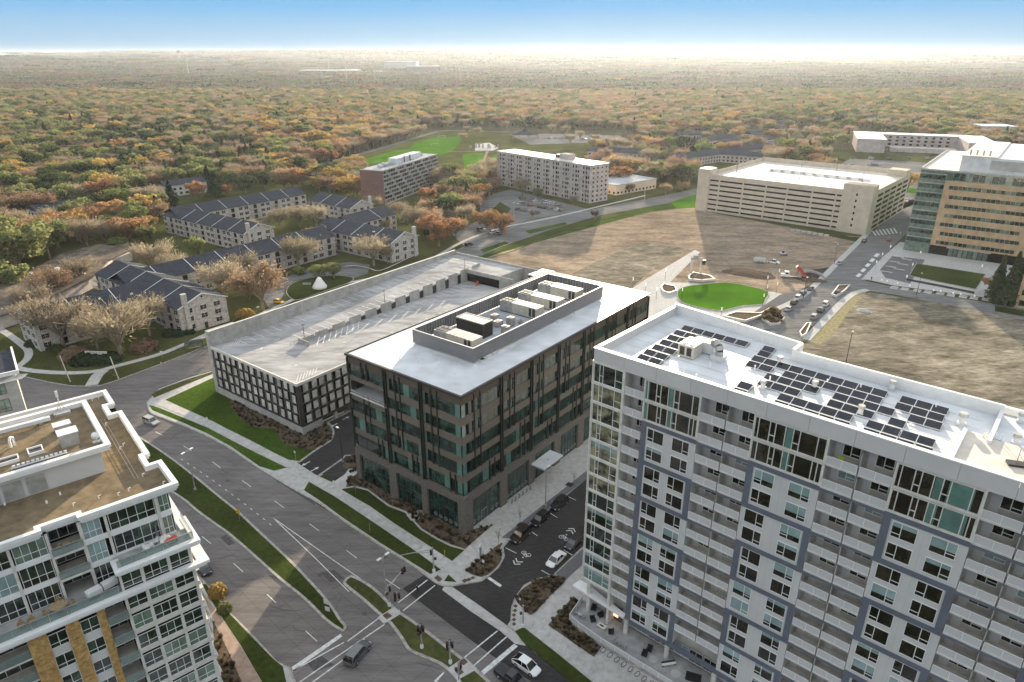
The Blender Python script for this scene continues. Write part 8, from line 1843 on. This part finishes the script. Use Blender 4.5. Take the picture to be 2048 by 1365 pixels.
# ---- the woods beyond: one mass each, instanced trees on points
def scatter(name, pts, protos, label):
    """pts: (x,y,z,rot,sx,sz,idx)"""
    P = np.array(pts, np.float32); me = bpy.data.meshes.new(name); me.vertices.add(len(P)); me.vertices.foreach_set('co', P[:,:3].reshape(-1))
    for an, col in (('rot',3),('sx',4),('sz',5)):
        a = me.attributes.new(an,'FLOAT','POINT'); a.data.foreach_set('value', P[:,col].copy())
    a = me.attributes.new('idx','INT','POINT'); a.data.foreach_set('value', P[:,6].astype(np.int32))
    o = obj(name, me); o['kind'] = 'stuff'; o['label'] = label
    ng = bpy.data.node_groups.new(name,'GeometryNodeTree'); ng.interface.new_socket('Geometry',in_out='INPUT',socket_type='NodeSocketGeometry'); ng.interface.new_socket('Geometry',in_out='OUTPUT',socket_type='NodeSocketGeometry')
    N = ng.nodes; L = ng.links; gi = N.new('NodeGroupInput'); go_ = N.new('NodeGroupOutput'); ip = N.new('GeometryNodeInstanceOnPoints'); g2 = N.new('GeometryNodeGeometryToInstance')
    for pr in protos[::-1]:
        jn = N.new('GeometryNodeJoinGeometry')
        for ob in pr:
            oi = N.new('GeometryNodeObjectInfo'); oi.transform_space = 'ORIGINAL'; oi.inputs[0].default_value = ob; L.new(oi.outputs['Geometry'], jn.inputs[0])
        gx = N.new('GeometryNodeGeometryToInstance'); L.new(jn.outputs[0], gx.inputs[0]); pr_j = gx
        if 'allj' not in locals(): allj = N.new('GeometryNodeJoinGeometry')
        L.new(gx.outputs[0], allj.inputs[0])
    def at_(nm, ty): n_ = N.new('GeometryNodeInputNamedAttribute'); n_.data_type = ty; n_.inputs['Name'].default_value = nm; return n_.outputs['Attribute']
    L.new(gi.outputs[0], ip.inputs['Points']); L.new(allj.outputs[0], ip.inputs['Instance']); ip.inputs['Pick Instance'].default_value = True; L.new(at_('idx','INT'), ip.inputs['Instance Index'])
    cx_ = N.new('ShaderNodeCombineXYZ'); L.new(at_('rot','FLOAT'), cx_.inputs['Z']); L.new(cx_.outputs[0], ip.inputs['Rotation'])
    c2_ = N.new('ShaderNodeCombineXYZ'); sxx = at_('sx','FLOAT'); L.new(sxx, c2_.inputs['X']); L.new(sxx, c2_.inputs['Y']); L.new(at_('sz','FLOAT'), c2_.inputs['Z']); L.new(c2_.outputs[0], ip.inputs['Scale'])
    L.new(ip.outputs[0], go_.inputs[0]); md = o.modifiers.new('scatter','NODES'); md.node_group = ng
    return o
# templates: the meshes of individual trees that stand in the scene, one per kind, reused
TPL = []
used = {}
for o in bpy.data.objects:
    if o.name.startswith('crown') and o.parent: used.setdefault(o.data.name, (o, [c for c in o.parent.children if c.name.startswith('trunk')][0]))
for tm, cm_ in PROTO:
    if cm_.name in used: TPL.append(used[cm_.name][::-1])
    else:
        a, b = bpy.data.objects.new('trunk', tm), bpy.data.objects.new('crown', cm_); TPL.append((a, b))
pts = [(X, Y, 0, rr.uniform(0,6.28), (cr/5.6 if k not in ('pine','spire') else cr/3.9), (h_/12 if k not in ('pine','spire') else h_/14), rr.choice(BYK[k])) for X, Y, k, h_, cr, wh in cand[NI:]]
scatter('woodland', pts, TPL, 'mixed autumn woodland beyond the nearer trees')
# far canopy: clumps of many small crowns
def clump(seed, kind, n=34, W=80):
    g = random.Random(seed); m = MB()
    for k in range(n):
        x, y, r, h_ = g.uniform(-W/2,W/2), g.uniform(-W/2,W/2), g.uniform(4.5,8.5), g.uniform(7,14); i = len(m.v); q = 7
        m.v.append((x,y,h_))
        for rr2, zz_ in ((.55,.88),(1.0,.5),(.85,.1)):
            for j in range(q): a = 2*math.pi*j/q+rr2; e = g.uniform(.8,1.2); m.v.append((x+r*rr2*e*math.cos(a), y+r*rr2*e*math.sin(a), h_*zz_*g.uniform(.85,1.1)))
        for j in range(q): m.f.append((i,i+1+j,i+1+(j+1)%q)); m.m.append(0)
        for l_ in range(2):
            for j in range(q): a = i+1+l_*q; m.f.append((a+j,a+q+j,a+q+(j+1)%q,a+(j+1)%q)); m.m.append(0)
    return bpy.data.objects.new('clump', m.mesh('clump', TM[kind]))
CL = [(clump(90+i, k),) for i, k in enumerate(['grey','russet','olive','russet','grey','olive','green','gold','orange','pine'])]
CW = [6,5,6,3,4,5,2.0,.8,.5,.6]
pts = []; yy = 1600.0
FB = [(G(px,py), w2) for px,py,w2 in ((768,141,190),(812,147,170),(600,147,260),(684,146,80),(744,148,80),(440,140,230),(480,134,260),(1050,122,620),(1150,128,260))]
while yy < 9500:
    st_ = 52 if yy < 2600 else (85 if yy < 5000 else 150); xm = yy*0.82+80; xx = -xm
    while xx < xm:
        X, Y = xx+rr.uniform(-.4,.4)*st_, yy+rr.uniform(-.4,.4)*st_; xx += st_
        if rr.random() < .08: continue
        if any(q[0]-30 < X < q[0]+w2+30 and q[1]-130 < Y < q[1]+120 for q, w2 in FB): continue
        s_ = (0.85 if yy < 2600 else 1.25 if yy < 5000 else 2.1); pts.append((X, Y, hill(X,Y)-.5, rr.uniform(0,6.28), s_, min(1.6,.9*rr.uniform(.8,1.3)+(s_-1)*.3), rr.choices(range(10),CW)[0]))
    yy += st_
scatter('woodland', pts, CL, 'distant autumn woodland running to the hills')
# ---- shrubs, hedges, saplings, ornamental grasses
def tuft_mesh(seed, m, r=.5, h=.6, n=60):
    g = np.random.default_rng(seed); a = g.uniform(0,6.28,n); u = g.uniform(0,.5,n); c = np.stack([r*u*np.cos(a),r*u*np.sin(a),np.full(n,h*.5)],1); d = np.stack([np.cos(a)*.35*r,np.sin(a)*.35*r,np.full(n,h*.5)],1); sdv = np.stack([-np.sin(a),np.cos(a),np.zeros(n)],1)*.045
    return quads_mesh('tuft', c+d*[1,1,0], d, sdv, None, [m])
M['straw_blade'] = tree_mats('dry_grass_blades',(0.26,0.20,0.12),(0.16,0.12,0.08),.3)
M['shrub'] = tree_mats('low_shrub_leaves',(0.10,0.085,0.05),(0.06,0.05,0.035),.3)
tfm = [tuft_mesh(i, M['straw_blade'] if i%2 else M['shrub']) for i in range(4)]
TFO = [(bpy.data.objects.new('tuft', m_),) for m_ in tfm]
def tufts(px, n, label, raw=False, z=0.17, s=0.62, dens=None):
    P = px if raw else GL(px); xs = [p[0] for p in P]; ys2 = [p[1] for p in P]; pts = []; tries = 0
    while len(pts) < n and tries < n*20:
        tries += 1; X, Y = rr.uniform(min(xs),max(xs)), rr.uniform(min(ys2),max(ys2))
        if in_poly(X, Y, P): q = rr.uniform(.6,1.3)*s; pts.append((X,Y,z,rr.uniform(0,6.28),q,q,rr.randrange(4)))
    scatter('ornamental_grass', pts, TFO, label)
tufts(bedA, 380, 'tufts of dry ornamental grass in the bed along the garage base', raw=True)
tufts(bedB, 340, 'rows of dry grass tufts in the bed round the office base')
tufts(bedD, 60, 'dry grass in the corner planter'); tufts(bedE, 110, 'dry grass and low shrubs in the tower side planter', raw=True)
tufts([(1096,1252),(1147,1194),(1160,1206),(1140,1238),(1198,1290),(1190,1315),(1150,1290)], 110, 'dry grass in the bed along the terrace wall')
tufts([(1523,640),(1535,622),(1556,625),(1568,640),(1560,650),(1540,652)], 60, 'dry grasses in the fan shaped planter', z=.7, s=1.4)
tufts([(425,1240),(455,1300),(490,1380),(450,1400)], 40, 'dry shrubs in the bed beside the condominium')
tufts(GL([(690,926),(716,930),(716,915),(700,912)]), 24, 'grass tufts on the driveway island', raw=True)
def bush_mesh(seed, m, n=700):
    g = np.random.default_rng(seed); d = rnd_unit(g,n); d[:,2] = np.abs(d[:,2]); c = d*g.uniform(.7,1.0,(n,1))*[1,1,.8]; nr = d+rnd_unit(g,n)*.7; nr /= np.linalg.norm(nr,axis=1,keepdims=True); e1 = np.cross(nr,[.3,.2,1]); e1 /= np.linalg.norm(e1,axis=1,keepdims=True); e2 = np.cross(nr,e1); s = g.uniform(.05,.11,(n,1)); return quads_mesh('shrub',c,e1*s,e2*s,None,[m])
BM = {k: bush_mesh(50+i, TM[k]) for i, k in enumerate(('green','gold','russet','olive','pine'))}
def shrub(px, k, r, h_, lb, z=.16, grp=None):
    X, Y = G(*px); o = obj('shrub', BM[k], None, (X,Y,z), rr.uniform(0,6), label=lb, category='shrub'); o.scale = (r,r,h_)
    if grp: o['group'] = grp
shrub((490,632),'gold',3.4,3.0,'bright yellow shrub behind the garage wall'); shrub((180,722),'pine',5.5,3.2,'dark hedge mass under the white lettered sign, left part'); shrub((215,722),'pine',4.5,3.0,'dark hedge mass under the white lettered sign, right part'); shrub((150,715),'russet',4.5,4.0,'russet bush left of the white lettered sign'); shrub((290,700),'russet',4.5,4.0,'russet bush right of the white lettered sign')
shrub((340,672),'pine',2.5,3,'dark shrub at the foot of the chimney gable, left'); shrub((358,672),'pine',2.5,2.6,'dark shrub at the foot of the chimney gable, middle'); shrub((378,668),'pine',2.2,2.4,'dark shrub at the foot of the chimney gable, right'); shrub((325,640),'pine',3,4,'dark evergreen shrub against the flats balconies'); shrub((70,690),'green',3,2.5,'green shrub at the left flats corner'); shrub((110,700),'green',2.5,2,'green shrub right of the left flats corner')
shrub((560,510),'pine',2.5,2.5,'dark shrub before the long flats, left'); shrub((610,512),'pine',2.5,2.5,'dark shrub before the long flats, middle'); shrub((650,505),'green',2.5,2.5,'dark shrub before the long flats, right'); shrub((855,470),'pine',2,5,'narrow dark evergreen behind the corner chimney')
shrub((436,1190),'gold',1.6,2.6,'small yellowing shrub at the kerb beside the condominium'); shrub((450,1222),'olive',1.3,1.8,'small pale shrub at the kerb beside the condominium'); shrub((12,462),'gold',4,4,'yellow bush at the left edge of the photo')
sap = []
def sapling(px, h_, lb, z=.16):
    g = random.Random(px[0]); m = MB(); m.tube((0,0,0),(0,0,h_*.5),.04,.03,5,0,False)
    for k in range(16):
        a = g.uniform(0,6.28); z0 = h_*g.uniform(.3,.55); p = (g.uniform(.3,.6)*math.cos(a),g.uniform(.3,.6)*math.sin(a),z0+g.uniform(.25,.5)*h_); m.tube((0,0,z0),p,.02,.008,3,0,False)
        for j in range(3): q = (p[0]+g.uniform(-.3,.3),p[1]+g.uniform(-.3,.3),p[2]+g.uniform(0,.4)); m.tube(p,q,.01,.005,3,0,False)
    X, Y = G(*px); t = thing('young_tree', lb, 'tree', (X,Y,z), 0, 'young bare street trees'); part('trunk', m, M['bark'], t)
sapling((1040,1050),4,'young bare tree in a paver pit beside the dark brown SUV'); sapling((997,1092),4,'young bare tree at the tip of the corner planter'); sapling((1148,976),4.5,'young bare tree in the paved strip near the entrance canopy'); sapling((712,992),3.5,'staked young tree in the lawn left of the office'); sapling((786,1022),3.5,'staked young tree in the middle of the office lawn'); sapling((862,1078),3.5,'staked young tree at the right of the office lawn')
tg_ = MB().box(-.7,.7,-.7,.7,0,.03).mesh('tree_grate', M['dark'])
for px, lb in (((1042,1052),'dark square tree grate near the brown SUV'),((1139,971),'dark square tree grate near the entrance canopy')): obj('tree_grate', tg_, None, (*G(*px),.19), GA, label=lb, category='tree grate')
# ---- labels: say which of several look-alikes is meant by its neighbours' side
from collections import defaultdict
_g = defaultdict(list)
for o in bpy.data.objects:
    if o.parent is None and o.get('label') and o.get('category'): _g[o['label']].append(o)
for lb, os_ in _g.items():
    if len(os_) < 2: continue
    os_.sort(key=lambda o: project(*o.location)[0])
    n = len(os_)
    for i, o in enumerate(os_):
        if n > len(ordi): break
        w1 = 'leftmost' if i == 0 else 'rightmost' if i == n-1 else f'{ordi[i]} from the left'
        o['label'] = f'{lb}, {w1}' if len(lb.split()) <= 12 else f'{w1} {" ".join(lb.split()[:12])}'
